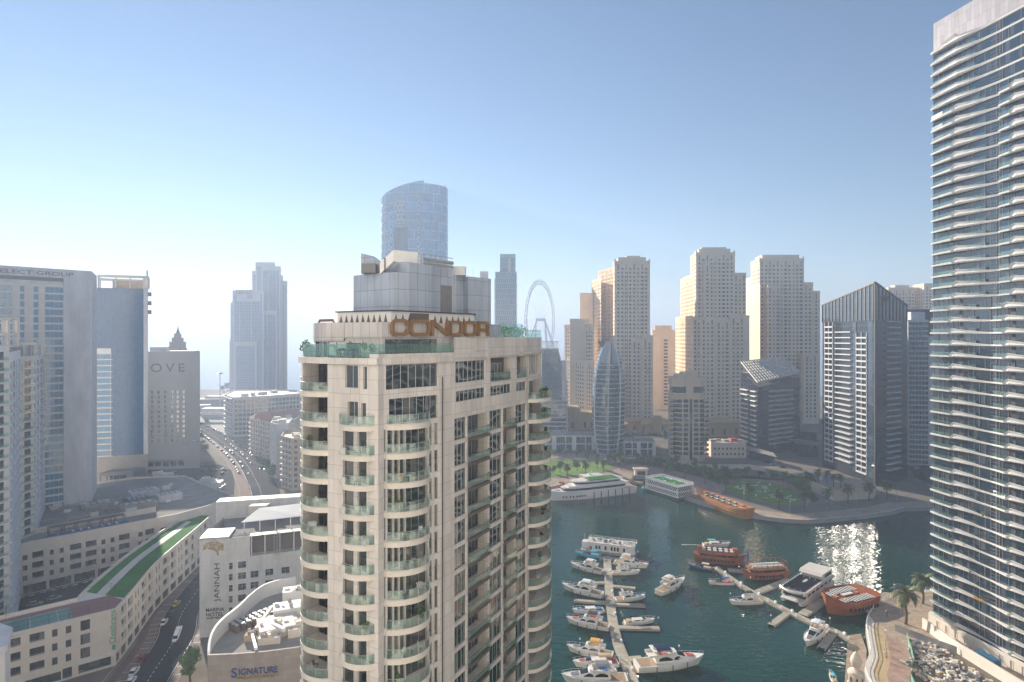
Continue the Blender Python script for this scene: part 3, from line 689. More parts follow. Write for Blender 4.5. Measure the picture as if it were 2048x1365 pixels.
 for s in np.linspace(0, 1, 7):
  q = s1.lerp(s2, s); mb.bar((q.x, q.y, 104.6), (q.x, q.y, 106.3), .07)
 mb.tube([(s1.x, s1.y, 106.3), (s2.x, s2.y, 106.3)], .05, 4); mb.build('roof_pipe', [M_['alu']], T)
 mb = MB(); s1 = A(900, 87); s2 = A(938, 89)
 mb.box(s1.x, s1.y, 104.0, s1.x + 2.2, s1.y + 2, 105.3); mb.build('roof_unit', [M_['alu']], T); mb = MB()
 for q in (A(912, 88), A(930, 89), A(946, 90)): mb.bar((q.x, q.y, 103.9), (q.x, q.y, 105.4), .06)
 mb.build('roof_pipe', [M_['alu']], T)
 q = A(770, 78); mb = MB(); mb.bar((q.x, q.y, 103.4), (q.x, q.y, 105.3), .14); mb.build('vent_pipe', [M_['dark']], T)
 q = A(968, 92); mb = MB(); mb.box(q.x - .6, q.y, 103.9, q.x + .6, q.y + 1.2, 105.1); mb.build('vent_pipe', [M_['greyclad']], T)
 # letters
 P0, t, n, W = frame2(pc, pe); sign = MB()
 def stroke(path, wd=.42, dp=.35, closed=False):
  pts = [Vector(q) for q in path]; m_ = len(pts); N_ = []
  for i in range(m_):
   a_ = pts[(i - 1) % m_] if (closed or i) else pts[i]; b_ = pts[(i + 1) % m_] if (closed or i < m_ - 1) else pts[i]
   d_ = (b_ - a_).normalized(); N_.append(Vector((-d_.y, d_.x)))
  def w3(q, o): return (P0.x + t.x * q.x + n.x * o, P0.y + t.y * q.x + n.y * o, 95.15 + q.y)
  R = [[w3(q - k * wd / 2, .35), w3(q + k * wd / 2, .35), w3(q + k * wd / 2, .35 + dp), w3(q - k * wd / 2, .35 + dp)] for q, k in zip(pts, N_)]
  if closed: R.append(R[0])
  sign.loft(R, 0, caps=not closed)
 def rr_(x0, y0, x1, y1, r, n_=5):
  o = []
  for cx, cy, a0 in ((x1 - r, y1 - r, 0), (x0 + r, y1 - r, 90), (x0 + r, y0 + r, 180), (x1 - r, y0 + r, 270)):
   for k in range(n_): a_ = math.radians(a0 + 90 * k / (n_ - 1)); o.append((cx + r * math.cos(a_), cy + r * math.sin(a_)))
  return o
 cuts = [776, 813, 856, 893, 921, 949, 973]; H = 2.05
 us = [upx(P0, t, q) for q in cuts]
 for i, ch in enumerate('CONDOR'):
  a_, b_ = us[i] + .25, us[i + 1] - .28; h0, h1 = .2, H - .2
  if ch == 'O': stroke(rr_(a_, h0, b_, h1, .55), closed=True)
  elif ch == 'D': stroke([(a_, h0)] + rr_(a_, h0, b_, h1, .6)[15:] + rr_(a_, h0, b_, h1, .6)[:5] + [(a_, h1)], closed=True)
  elif ch == 'C':
   q = rr_(a_, h0, b_, h1, .55); stroke([(b_, h1 - .62)] + q[0:15] + q[15:] + [(b_, h0 + .62)])
  elif ch == 'N':
   stroke([(a_, 0), (a_, H)]); stroke([(b_, 0), (b_, H)]); stroke([(a_, h1), (b_, h0)], .5)
  else:
   q = rr_(a_, H * .42, b_, h1, .4); stroke([(a_, 0), (a_, H)]); stroke([(a_, H * .42)] + q[15:] + q[:5] + [(a_, h1)]); stroke([(b_ - .5, H * .42), (b_, H * .3), (b_, 0)])
 sg = sign.build('rooftop_letters', [M_['bronze']], T)
 mb = MB()                                                # standoffs and the back of another letter on the far side
 q = A(652, 77.5); mb.tube([(q.x - .9, q.y, PT), (q.x - .8, q.y, PT + .35), (q.x + .9, q.y, PT + .4), (q.x + 1.0, q.y + .1, PT)], .2, 6); mb.build('rooftop_letters', [M_['bronze']], T)
 # terrace planting, wing roof balustrade
 g = MB(); wl = [A(1000, 91), A(1046, 98.2), A(1050, 99.5), A(1082, 108.5)]
 for i, h in ((0, 2.2), (2, 1.3)): g.face([(wl[i].x, wl[i].y, RTOP - .2), (wl[i + 1].x, wl[i + 1].y, RTOP - .2), (wl[i + 1].x, wl[i + 1].y, RTOP + h), (wl[i].x, wl[i].y, RTOP + h)])
 g.build('terrace_railing', [M_['tgreen']], T)
 mb = MB(); q0, q1 = A(976, 88), A(1001, 91); mb.prism([(q0.x, q0.y), (q1.x, q1.y), (q1.x - 2, q1.y + 3), (q0.x - 2, q0.y + 3)], RTOP - .8, RTOP + 1.9); mb.build('plant_room', [M_['greyclad']], T)
 return T, (f1, f2, f3, f5), U, LV, TOP, RTOP
M_['greyclad2'] = panel('pale_cladding', (0.56, 0.53, 0.52), (0.25, 0.24, 0.24), 1.3, 1.9, 0.03)
TOWER, TFR, TU, TLV, TTOP, TRTOP = condor()
def leafball(mb, c, r, n, s, rng, flat=1.0, m=0):
 for _ in range(n):
  while True:
   d = Vector((rng.uniform(-1, 1), rng.uniform(-1, 1), rng.uniform(-1, 1)))
   if .02 < d.length < 1: break
  q = Vector(c) + Vector((d.x * r, d.y * r, d.z * r * flat)); a = Vector((rng.gauss(0, 1), rng.gauss(0, 1), rng.gauss(0, 1))).normalized(); b = a.orthogonal().normalized(); k = s * rng.uniform(.6, 1.3)
  b2 = a.cross(b); mb.face([q - a * k, q + b * k * .6, q + a * k, q - b * k * .6], m)
def pot_plant(label, c, h, r, n=50):
 T = thing('potted_plant', label, 'plant', (c[0], c[1], c[2]), group='plants on the tower terrace and balconies'); rng = random.Random(c[0]); mb = MB()
 mb.cyl((0, 0), .22, 0, .4, 8, r2=.3); mb.build('pot', M_['brown'], T)
 mb = MB(); mb.tube([(0, 0, .4), (.05, .03, h * .7)], .03, 5); mb.build('stem', M_['bark'], T)
 mb = MB(); leafball(mb, (0, 0, h * .75), r, n, .16, rng, 1.2); mb.build('foliage', M_['leaf'], T)
for i, (px, D, h) in enumerate(((612, 76.2, 2.6), (700, 71.2, 2.4), (728, 70.6, 2.3), (745, 70.0, 2.0), (606, 77.5, 2.0))):
 q = A(px, D); pot_plant(('tall thin potted plant at the curved end of the glass terrace', 'spindly potted tree behind the green terrace glass, middle one', 'spindly potted tree on the terrace beside the lone narrow window', 'low potted plant near the terrace corner under the bronze letters', 'small potted plant at the outer tip of the glass terrace')[i], (q.x, q.y, TTOP + .02), h, .45, 40)
for i, (px, D) in enumerate(((1006, 95), (1016, 96.5), (1027, 98), (1036, 99.5), (1044, 101))):
 q = A(px, D); pot_plant('bushy potted shrub behind the green glass of the rear roof terrace', (q.x, q.y, TRTOP - .85), 2.3, .9, 120)
for k, (px, D, z) in enumerate(((1076, 101, 84.8), (1080, 102.5, 84.8), (1085, 104, 84.8), (1080, 102.5, 81.4))):
 q = A(px, D); pot_plant('leafy shrub in a pot on a rounded end balcony', (q.x + .6, q.y - .3, z + .04), 1.3, .55, 70)
def treadmill(px, D, label):
 q = A(px, D); T = thing('treadmill', label, 'treadmill', (q.x, q.y, TTOP + .02), rz=.6); mb = MB()
 mb.box(-.9, -.35, 0, .9, .35, .18); mb.build('deck', M_['dark'], T); mb = MB()
 for s in (-.33, .33): mb.bar((.75, s, .15), (.5, s, 1.25), .08)
 mb.bar((.5, -.38, 1.25), (.5, .38, 1.25), .14, .3); mb.build('console', M_['dark'], T)
treadmill(668, 72.6, 'dark treadmill on the glass terrace near the curved glazed room')
treadmill(682, 72.2, 'dark treadmill on the glass terrace beside the panelled wall')
# odds and ends on balconies
def chair_on(px, D, z, label, mk, rz, q=None):
 q = q or A(px, D); T = thing('balcony_chair', label, 'chair', (q.x, q.y, z + .04), rz=rz, group='chairs on the tower balconies'); mb = MB()
 mb.box(-.28, -.28, .38, .28, .28, .46); mb.build('seat', M_[mk], T); mb = MB(); mb.loft([[(-.28, .24, .46), (.28, .24, .46), (.28, .3, .46), (-.28, .3, .46)], [(-.24, .34, .95), (.24, .34, .95), (.24, .4, .95), (-.24, .4, .95)]]); mb.build('backrest', M_[mk], T)
 for x in (-.24, .24):
  for y in (-.24, .24): mb = MB(); mb.bar((x, y, 0), (x, y, .4), .05); mb.build('leg', M_[mk], T)
zl = TLV[1:]
def on_bal(kind, px, out, k): f_ = TFR[kind]; return f_[0] + f_[1] * TU(f_, px) + f_[2] * out, zl[k]
def small(name, label, cat, q, z, parts, group):
 T = thing(name, label, cat, (q.x, q.y, z + .04), rz=random.uniform(0, 6), group=group)
 for n_, mk, fn in parts: mb = MB(); fn(mb); mb.build(n_, M_[mk], T)
rngb = random.Random(17)
for (b, px, o, k, mk) in ((2, 792, .9, 3, 'wood'), (2, 822, 1.1, 3, 'wood'), (2, 796, .9, 9, 'white'), (2, 830, 1.1, 9, 'white'), (1, 722, .6, 3, 'dark'), (2, 800, 1, 7, 'dark'), (2, 788, .8, 11, 'tan'), (2, 835, .9, 5, 'white'), (2, 815, 1.1, 6, 'grey'), (0, 630, -.6, 4, 'white'), (0, 640, -.9, 8, 'wood'), (0, 622, -.7, 10, 'grey'), (1, 730, .6, 7, 'tan'), (1, 716, .6, 10, 'dark'), (2, 842, .8, 12, 'wood'), (3, 1066, 1.2, 6, 'white'), (3, 1070, 1.3, 8, 'dark'), (3, 1064, 1, 10, 'tan'), (3, 1072, 1.2, 4, 'wood')):
 q, z = on_bal(b, px, o, k); chair_on(0, 0, z, mk.replace('tan', 'beige').replace('wood', 'wooden') + (' chair on a curved bay balcony', ' chair on a loggia by the outer corner', ' chair on a narrow balcony by the corner pillar', ' chair on a rounded end balcony')[(2, 0, 1, 3).index(b) if b != 3 else 3] + ' of the beige tower', mk, rngb.uniform(0, 6), q)
for (b, px, o, k) in ((2, 806, 1.0, 3), (2, 812, 1.1, 9), (2, 826, 1.0, 12), (3, 1068, 1.0, 10), (2, 800, 1.0, 5)):
 q, z = on_bal(b, px, o, k); small('balcony_table', 'small round table on a curved balcony of the beige tower', 'table', q, z, [('top', 'warmwhite', lambda m: m.cyl((0, 0), .4, .68, .73, 12)), ('leg', 'dark', lambda m: m.cyl((0, 0), .05, 0, .68, 6))], 'balcony tables')
for (b, px, o, k) in ((0, 618, -.5, 5), (2, 834, .7, 7), (1, 735, .5, 5)):
 q, z = on_bal(b, px, o, k); small('drying_rack', 'white drying rack with laundry on a balcony of the beige tower', 'drying rack', q, z, [('frame', 'whitemetal', lambda m: [m.bar((x, y, 0), (x, -y, 1.0), .04) for x in (-.5, .5) for y in (-.3, .3)]), ('laundry', 'white', lambda m: [m.box(-.45, y, .45 + .1 * (i % 2), .4, y + .02, 1.0) for i, y in enumerate((-.25, 0, .25))])], 'drying racks')
for (b, px, o, k) in ((2, 791, .5, 4), (2, 838, .5, 8), (1, 736, .4, 8), (3, 1060, .8, 3), (3, 1074, 1.0, 7), (0, 615, -.4, 2), (2, 792, .5, 10), (3, 1066, 1.2, 9)):
 q, z = on_bal(b, px, o, k); pot_plant('leafy potted plant on a balcony of the beige tower', (q.x, q.y, z + .04), 1.3, .42, 60)
# ================================================================== TALL WAVY TOWER ON THE RIGHT
M_['wavywhite'] = plain('balcony_white', (0.82, 0.80, 0.77), 0.5, 0.06, 0.5)
M_['tallglass'] = glass('tall_tower_glass', (0.014, 0.032, 0.052), 2.0, 0.05, (0.13, 0.14, 0.16), 0.22, 0.12, 0.15, (1.2, 1.2, 3.6))
M_['screen'] = panel('roof_screen_panels', (0.38, 0.36, 0.40), (0.24, 0.23, 0.26), 1.3, 3.6, 0.05, 0.3, 0.12, 0.0)
def wavy():
 P = [Vector((136.1, 194)), Vector((139.2, 176)), Vector((142.6, 157)), Vector((147, 135)), Vector((152, 112)), Vector((158, 90)), Vector((166, 58)), Vector((174, 28))]
 line = smooth_line(P, 6); T = thing('residential_tower', 'tall glass tower at the frame edge with wavy white balcony bands on every floor', 'residential tower', (160, 150, GZ), world=True)
 cum = [0.0]
 for i in range(len(line) - 1): cum.append(cum[-1] + (line[i + 1] - line[i]).length)
 def at(u, o):
  u = max(-.5, min(cum[-1], u)); i = max(0, min(len(cum) - 2, next((k for k in range(len(cum) - 1) if cum[k + 1] >= u), len(cum) - 2)))
  d = (line[i + 1] - line[i]).normalized(); q = line[i] + d * (u - cum[i]); return q + Vector((-d.y, d.x)).cross(Vector((0, 0))) * Vector((0, 0)) if False else q + Vector((d.y, -d.x)) * o
 # body: outline with the far end and back
 H0, FH, NF = 6.4, 3.6, 50; top = 196.3
 outl = [(q.x, q.y) for q in line] + [(205, 30), (186, 196), (150, 203)]
 mb = MB(); mb.prism(outl, GZ + 3, H0 + FH * NF - .6, 0, bottom=False); mb.build('wall', [M_['tallglass']], T)
 mb = MB(); mb.prism([(q.x + .15, q.y) for q in line] + [(204, 31), (185, 195), (150.2, 202)], H0 + FH * NF - .6, top); mb.build('roof_screen', [M_['screen']], T)
 U = cum[-1]
 def prof(f):
  """balcony edge: (u, depth of balcony, height of the solid white band)"""
  if f >= 28:
   sh = 0.25 * math.sin(f * .9)
   base = [(-.3, .5, .16), (.4, 1.2, .2), (5.0, 2.0, .36), (8.8 + sh, 2.5, .42), (10.3 + sh, 2.5, 1.5), (14, 1.7, 1.0), (18.5, .9, .5), (22.6, .35, .22)]
   if f >= 45: base = [(-.3, .5, .2), (.4, 1.3, .3), (5, 1.9, .75), (10.0, 2.0, 1.1), (17, .7, .45), (22.6, .35, .3)]
   unit = [(22.9, 1.4, .2), (26.5, 1.9, .3), (28.2, 2.2, 1.45), (33, 1.3, .8), (38, .8, .4), (45, .4, .22), (45.3, 1.5, .2), (48, 2, .4), (51, 2.1, 1.1), (58, 1.1, .7), (68, .4, .28)]
   if f >= 45: unit = [(34, .5, .3), (45, .5, .3), (55, .8, .3), (68, .5, .3)]
   return base + unit + [(U, .4, .28)]
  k = (28 - f) * .07
  return [(-.3, .9, .2), (.5, 1.5, .3), (2.2, 1.7, .3), (7.0 + k, 1.9, .25), (8.4 + k, 2.0, 1.4), (13 + k, 1.1, .75), (17, .7, .4), (20, .6, .22), (24 + k, 1.8, .25), (25.6 + k, 2.0, 1.4), (32, 1.1, .7), (38, .7, .35), (44, .5, .22), (46, 1.5, .3), (48, 1.8, 1.0), (56, 1.0, .6), (68, .5, .3), (U, .5, .3)]
 fs = list(range(NF + 1))
 for f in fs:
  z = H0 + FH * f; pr = prof(f)
  if f in (5, 6) : pass
  # sample
  us = sorted(set([q[0] for q in pr] + list(np.linspace(0, U, 34))))
  def val(u, k):
   for i in range(len(pr) - 1):
    if pr[i][0] <= u <= pr[i + 1][0]:
     s = (u - pr[i][0]) / (pr[i + 1][0] - pr[i][0]); return (pr[i][k] * (1 - s) + pr[i + 1][k] * s) * (1.08 if k == 2 else 1)
   return pr[-1][k] if u > pr[-1][0] else pr[0][k]
  R = []; rail = []
  for u in us:
   o, h = val(u, 1), val(u, 2); a = at(u, o); a2 = at(u, max(0.1, o - .34)); w_ = at(u, -.2)
   lo = at(u, max(.1, o - 1.0 * min(1, h * .9)))
   R.append([(w_.x, w_.y, z - .22), (lo.x, lo.y, z - .34), (a.x, a.y, z + h - .18), (a2.x, a2.y, z + h - .14), (a2.x, a2.y, z + .02), (w_.x, w_.y, z + .02)])
   rail.append((a2, h))
  mb = MB(); mb.loft(R); s = mb.build('balcony', [M_['wavywhite']], T)
  g = MB(); part_r = lambda: g.build('railing', [M_['balglass']], s)
  for i in range(len(rail) - 1):
   (a, h), (b, h2) = rail[i], rail[i + 1]
   if val(us[i], 1) > .75 and val(us[i + 1], 1) > .75 and z < 184: g.face([(a.x, a.y, z + h - .14), (b.x, b.y, z + h2 - .14), (b.x, b.y, z + 1.25), (a.x, a.y, z + 1.25)])
   elif g.v: part_r(); g = MB()
  if g.v: part_r()
  # mullions and sliding door frames, plants and dark inner walls
  m_ = MB(); rng = random.Random(f * 3)
  for u in np.arange(.4, U, 1.75):
   if rng.random() < .4: continue
   q = at(u, .04); wd = .1 if rng.random() < .8 else .35
   m_.bar((q.x, q.y, z + .05), (q.x, q.y, z + FH - .3), wd, .08)
  for u in ((22.2, 21.2) if f < 28 else (22.4,)):
   q = at(u, .05); m_.bar((q.x, q.y, z + .05), (q.x, q.y, z + FH - .3), .12, .1)
  q0, q1 = at(19.5, .05), at(22, .05)
  for zz in (1.0, 2.0): m_.bar((q0.x, q0.y, z + zz), (q1.x, q1.y, z + zz), .08)
  if f < NF: m_.build('window_frame', [M_['grey']], s)
  if f < 28 and f not in (3, 4):
   for u in (9.5, 25.8):
    d = MB(); q = at(u + rng.uniform(-.3, .3), .04); q2 = at(u + 1.1, .04); d.face([(q.x, q.y, z + .1), (q2.x, q2.y, z + .1), (q2.x, q2.y, z + FH - .4), (q.x, q.y, z + FH - .4)]); d.build('open_door', [M_['dark']], s)
 # storey of plain glass
 # roof edge details, plant openings
 mb = MB(); a, b = at(3.2, .05), at(8, .05); mb.face([(a.x, a.y, 187.6), (b.x, b.y, 187.6), (b.x, b.y, 189.3), (a.x, a.y, 188.4)]); mb.build('louvre_shade_panel', [M_['dark']], T)
 # podium with doors and ramp wall
 mb = MB(); po = [at(-1, 1.2), at(20, 1.2), at(45, 1.2), at(U, 1.2)]
 pod = MB(); pn = []
 for i in range(3):
  W = (po[i + 1] - po[i]).length; ops = [(u, u + 1.5, GZ + .2, GZ + 2.6, .15, 0) for u in np.arange(3, W - 2, 3.2)]
  pn += facade(pod, po[i], po[i + 1], GZ, H0 - .5, ops)
 pod.face([(po[0].x, po[0].y, H0 - .5), (po[3].x, po[3].y, H0 - .5), (170, 95, H0 - .5), (160, 205, H0 - .5)])
 e = Vector((150, 204)); facade(pod, e, po[0], GZ, H0 - .5, [])
 pod.build('podium', [M_['warmwhite']], T); add_windows(T, pn, [M_['warmwhite'], M_['tan']], 100, .75, name='door', fw=.05)
 return T, at
WAVY, wat = wavy()
_lotn = 0
for (u, f, lab) in ((3, 17, 'x'), (9, 12, 'x'), (6, 9, 'x'), (12, 7, 'x'), (18, 10, 'x'), (27, 8, 'x'), (4, 5, 'x'), (11, 15, 'x'), (3, 22, 'x'), (8, 33, 'x'), (6, 21, 'x'), (14, 5, 'x')):
 q = wat(u, 1.0); z = 6.4 + 3.6 * f + .03; T = thing('potted_plant', 'small green potted plant on a wavy white balcony of the tall glass tower', 'plant', (q.x, q.y, z), group='plants on the wavy balconies'); rng = random.Random(f)
 mb = MB(); mb.cyl((0, 0), .2, 0, .4, 8, r2=.28); mb.build('pot', M_['brown'], T); mb = MB(); leafball(mb, (0, 0, .85), .55, 70, .15, rng); mb.build('foliage', M_['leaf'], T)
q = wat(14, 1.3)
for du in (0, 1.6):
 q = wat(16 + du, 1.0); T = thing('balcony_chair', 'orange armchair on a low balcony of the tall glass tower', 'chair', (q.x, q.y, 6.4 + 3.6 * 3 + .03), rz=2, group='orange balcony armchairs'); mb = MB(); mb.box(-.4, -.4, .2, .4, .4, .45); mb.build('seat', M_['orange'], T); mb = MB(); mb.box(-.4, .3, .45, .4, .45, .9); mb.build('backrest', M_['orange'], T)
 for x in (-.35, .35):
  for y in (-.35, .35): mb = MB(); mb.bar((x, y, 0), (x, y, .2), .06); mb.build('leg', M_['wood'], T)
# ramp wall and service lane below the tower
def wall_thing(name, label, cat, pts, z0, z1, th, mat, group=None):
 T = thing(name, label, cat, (pts[0][0], pts[0][1], z0), world=True, group=group); mb = MB()
 for i in range(len(pts) - 1):
  a, b = Vector(pts[i][:2]), Vector(pts[i + 1][:2]); d = (b - a).normalized(); n = Vector((d.y, -d.x)) * th / 2
  mb.prism([((a + n).x, (a + n).y), ((b + n).x, (b + n).y), ((b - n).x, (b - n).y), ((a - n).x, (a - n).y)], z0, z1)
 mb.build('wall', mat, T); return T
wall_thing('ramp_wall', 'long cream boundary wall running beneath the wavy balcony tower', 'wall', [(131.5, 192), (131.2, 176), (133, 158), (137, 128)], GZ, 5.3, .5, M_['warmwhite'])
sheet('road', [(131.8, 191), (135.8, 191), (141, 158), (146, 130), (137.6, 128), (133.4, 158), (131.6, 176)], PZ + .02, M_['paversand'])
wall_thing('site_hoarding', 'grey sheet hoarding round the rubble filled building plot', 'hoarding', [(121.3, 190), (127, 181), (130.5, 176)], GZ, 4.2, .12, M_['alu'])
fence_l = offset_line(nb, 11.0)
fp = [q for q in fence_l if 100 < q.y < 186 and q.x > 100][::-1]
T = thing('site_fence', 'green mesh fence along the pink paving beside the rubble plot', 'fence', (fp[0].x, fp[0].y, GZ), world=True); mb = MB()
for i in range(len(fp) - 1): mb.face([(fp[i].x, fp[i].y, GZ), (fp[i + 1].x, fp[i + 1].y, GZ), (fp[i + 1].x, fp[i + 1].y, GZ + 1.9), (fp[i].x, fp[i].y, GZ + 1.9)])
mb.build('mesh_panel', [plain('green_mesh', (0.12, 0.30, 0.22), .8, .3, 1.0)], T)
for q in fp[::2]: mb = MB(); mb.bar((q.x, q.y, GZ), (q.x, q.y, GZ + 2.0), .09); mb.build('post', M_['alu'], T)
rng = random.Random(5); mb = MB(); cols = ['concrete', 'warmwhite', 'sand', 'grey', 'yellow', 'white']
for k in range(620):
 s = rng.random(); y = 133 + 50 * rng.random() ** .9; x0 = 110.5 + (185 - y) * .02; x1 = 128.5 + (170 - y) * .05; x = x0 + (x1 - x0) * rng.random()
 if y > 172 and x < 114 + (y - 172) * .6: continue
 a = rng.uniform(0, 3.1); l, w_, h = rng.uniform(.3, 1.6), rng.uniform(.2, .9), rng.uniform(.15, .8)
 if rng.random() < .1: l, w_, h = rng.uniform(2, 4.2), rng.uniform(.15, .4), .2
 zb_ = GZ + rng.uniform(0, .6) * max(0, 1 - abs(y - 160) / 22)
 mb.prism([(q.x, q.y) for q in rect(x, y, l, w_, a)], zb_, zb_ + h, rng.choice([0, 0, 1, 1, 2, 3, 3, 5, 5, 4] if y < 160 else [0, 1, 1, 2, 3, 5]))
stuff(mb.build('rubble', [M_[c] for c in cols]))
q = G2(1921, 1300); T = thing('shipping_container', 'dark blue container parked in the lane under the wavy tower', 'container', (135.3, 171, GZ + .03), rz=math.radians(102)); mb = MB(); mb.box(-3.2, -1.1, .15, 3.2, 1.1, 2.5); mb.build('body', plain('blue_container', (.03, .13, .24), .6, .15), T)
mb = MB()
for x in np.arange(-3, 3.1, .5): mb.bar((x, -1.13, .2), (x, -1.13, 2.45), .08, .06); mb.bar((x, 1.13, .2), (x, 1.13, 2.45), .08, .06)
mb.build('rib', plain('blue_container_rib', (.05, .18, .3), .6, .1), T)
# minaret-like stone finial at the bottom edge
def minaret():
 q = G2(1713, 1365); D = 150; x, y = X(1712, D), D; T = thing('minaret', 'cream stone minaret with onion dome and gilded spike beside the water', 'minaret', (x, y, GZ)); k = 1.0
 z_ = lambda py: Z(py, D) - GZ
 mb = MB(); mb.cyl((0, 0), 2.1, 0, z_(1345), 8, r2=1.9); mb.build('shaft', M_['sand2'], T)
 mb = MB(); mb.lathe((0, 0), [(1.9, z_(1345)), (1.7, z_(1342)), (.62, z_(1338)), (.6, z_(1336)), (.95, z_(1332)), (1.22, z_(1326)), (1.28, z_(1320)), (1.05, z_(1314)), (.6, z_(1308)), (.2, z_(1304)), (.08, z_(1302))], 20); mb.build('dome', M_['sand2'], T, smooth=True)
 mb = MB(); mb.lathe((0, 0), [(.1, z_(1304)), (.17, z_(1300)), (.06, z_(1297)), (.12, z_(1293)), (.04, z_(1289)), (.01, z_(1282))], 8); mb.build('spike', plain('gilt', (.6, .4, .1), .3, .1, metal=.7), T)
 for k in range(8):
  a = math.pi / 4 * k + .39; mb = MB(); c, s = math.cos(a), math.sin(a); r = 1.86
  mb.loft([[(c * rr - s * u, s * rr + c * u, z) for u, z in ((-.2, z_(1363)), (.2, z_(1363)), (.2, z_(1353)), (0, z_(1350)), (-.2, z_(1353)))] for rr in (r - .2, r + .04)]); mb.build('niche', M_['brown'], T)
minaret()
# ================================================================== LEFT SIDE
M_['selglass'] = glass('left_tower_glass', (0.07, 0.24, 0.40), 1.9, 0.05, (0.3, 0.34, 0.38), 0.12, 0.2, 0.12, (2.5, 2.5, 3.3))
M_['shimmer'] = curtain('shimmering_curtain_wall', (0.035, 0.11, 0.22), (0.09, 0.16, 0.24), 1.3, 3.3, 0.04, 1.7, 0.07, 0.0, 0.12, 0.16, 1.2)
M_['slabwhite'] = panel('white_tower_slab', (0.66, 0.66, 0.68), (0.56, 0.56, 0.58), 2.6, 3.3, 0.03, 0.6, 0.02)
def floors_face(T, P0, P1, z0, z1, fh, cols, mat, glassm, slab=None, sl_out=.5, limit=100, barw=0, name='window', base=0.0, rail=None, fw=.06, mats2=None):
 """a face with openings given as fractions; optional projecting floor slabs across some of the width"""
 _, t, n, W = frame2(P0, P1); mb = MB(); ops = []; z = z0 + base; zs = []
 while z + fh <= z1 - .4:
  for c in cols: ops.append((W * c[0], W * c[1], z + fh * c[2], z + fh * c[3], c[4] if len(c) > 4 else .3))
  zs.append(z); z += fh
 pn = facade(mb, P0, P1, z0, z1, ops); mb.build('wall', [mat], T)
 add_windows(T, pn, glassm, limit, barw, name=name, fw=fw)
 if slab:
  P = Vector(P0[:2]); k = 0; extra = MB(); er = MB()
  for z in reversed(zs):
   for a, b in slab:
    q0, q1 = P + t * W * a + n * .03, P + t * W * b + n * .03; o = n * sl_out
    m2 = MB() if k < 100 else extra
    m2.prism([((q0 + o).x, (q0 + o).y), ((q1 + o).x, (q1 + o).y), (q1.x, q1.y), (q0.x, q0.y)], z - .18, z + .15)
    r = q0 + o, q1 + o
    if k < 100:
     ob = m2.build('balcony', [mats2 or M_['white']], T)
     if rail:
      g = MB(); g.face([(r[0].x, r[0].y, z + .15), (r[1].x, r[1].y, z + .15), (r[1].x, r[1].y, z + 1.15), (r[0].x, r[0].y, z + 1.15)]); g.build('railing', [rail], ob)
    elif rail: er.face([(r[0].x, r[0].y, z + .15), (r[1].x, r[1].y, z + .15), (r[1].x, r[1].y, z + 1.15), (r[0].x, r[0].y, z + 1.15)])
    k += 1
  if extra.v: stuff(extra.build('balcony', [mats2 or M_['white']], T))
  if er.v: stuff(er.build('railing', [rail], T))
 return zs
# --- white slab tower with the roof lettering
def slab_tower():
 T = thing('apartment_tower', 'tall white tower with blue glazed floors, a blank slab end and grey roof letters', 'apartment tower', (-215, 260, GZ), world=True)
 c = A(183, 275); l = Vector((-248, 218)); r = Vector((-205.5, 297)); bk = Vector((-270, 240)); top = Z(543, 275)
 _, t, n, W = frame2(l, c); zb = 14.0
 uS = upx(Vector(l), t, 127)
 L2 = Vector(l) + t * uS
 us = lambda px: upx(Vector(l), t, px) / uS
 floors_face(T, l, L2, zb, top - 7.0, 3.3, [(us(-150), us(-60), .12, .88), (us(-50), us(25), .12, .9), (us(40), us(49), .1, .85), (us(67), us(77), .1, .85), (us(90), us(126.5), .12, .9)], M_['warmwhite'], [M_['selglass'], M_['white']], slab=[(us(-150), us(88)), (us(88), .985)], sl_out=.35, barw=1.5, base=1.2, fw=.07)
 mb = MB(); facade(mb, l, L2, top - 7.0, top - 5.6, []); mb.build('wall', [M_['slabwhite']], T)
 mb = MB(); q0, q1 = Vector(l) - n * .8, L2 - n * .8; facade(mb, q0, q1, top - 5.6, top - 4.0, []); mb.build('louvre_shade_panel', [M_['grey']], T)
 o = n * .55; mb = MB(); facade(mb, Vector(l) + o, L2 + o, top - 4.0, top, []); mb.face([((l + n * -.8).x, (l + n * -.8).y, top - 4), ((L2 + n * -.8).x, (L2 + n * -.8).y, top - 4), ((L2 + o).x, (L2 + o).y, top - 4), ((l + o).x, (l + o).y, top - 4)][::-1]); mb.face([(l.x, l.y, top), (L2.x, L2.y, top), ((L2 + o).x, (L2 + o).y, top), ((l + o).x, (l + o).y, top)][::-1])
 a, b = L2 + o, Vector(c) + o
 facade(mb, a, b, zb, top, []); facade(mb, L2, a, zb, top, []); facade(mb, b, r, zb, top, [(8, 9.2, z, z + 1.4) for z in np.arange(zb + 3, top - 6, 3.3)])
 facade(mb, r, bk, zb, top, []); facade(mb, bk, l, zb, top, [])
 mb.cap([(q.x, q.y, top) for q in (Vector(l), L2, a, b, r, bk)]); mb.build('wall', [M_['slabwhite']], T)
 P = Vector(l) + t * upx(Vector(l), t, -13) + n * .6
 uu = upx(Vector(l), t, 146) - upx(Vector(l), t, -13)
 tx = text('SELECT GROUP', 'roof_letters', 2.35, M_['grey'], T, P, t, top - 3.05, n, .02, 1.0, .12)
 bpy.context.view_layer.update(); wx = tx.dimensions.x; tx.matrix_basis = tx.matrix_basis @ Matrix.Diagonal((uu / max(.1, wx), 1, 1, 1))
slab_tower()
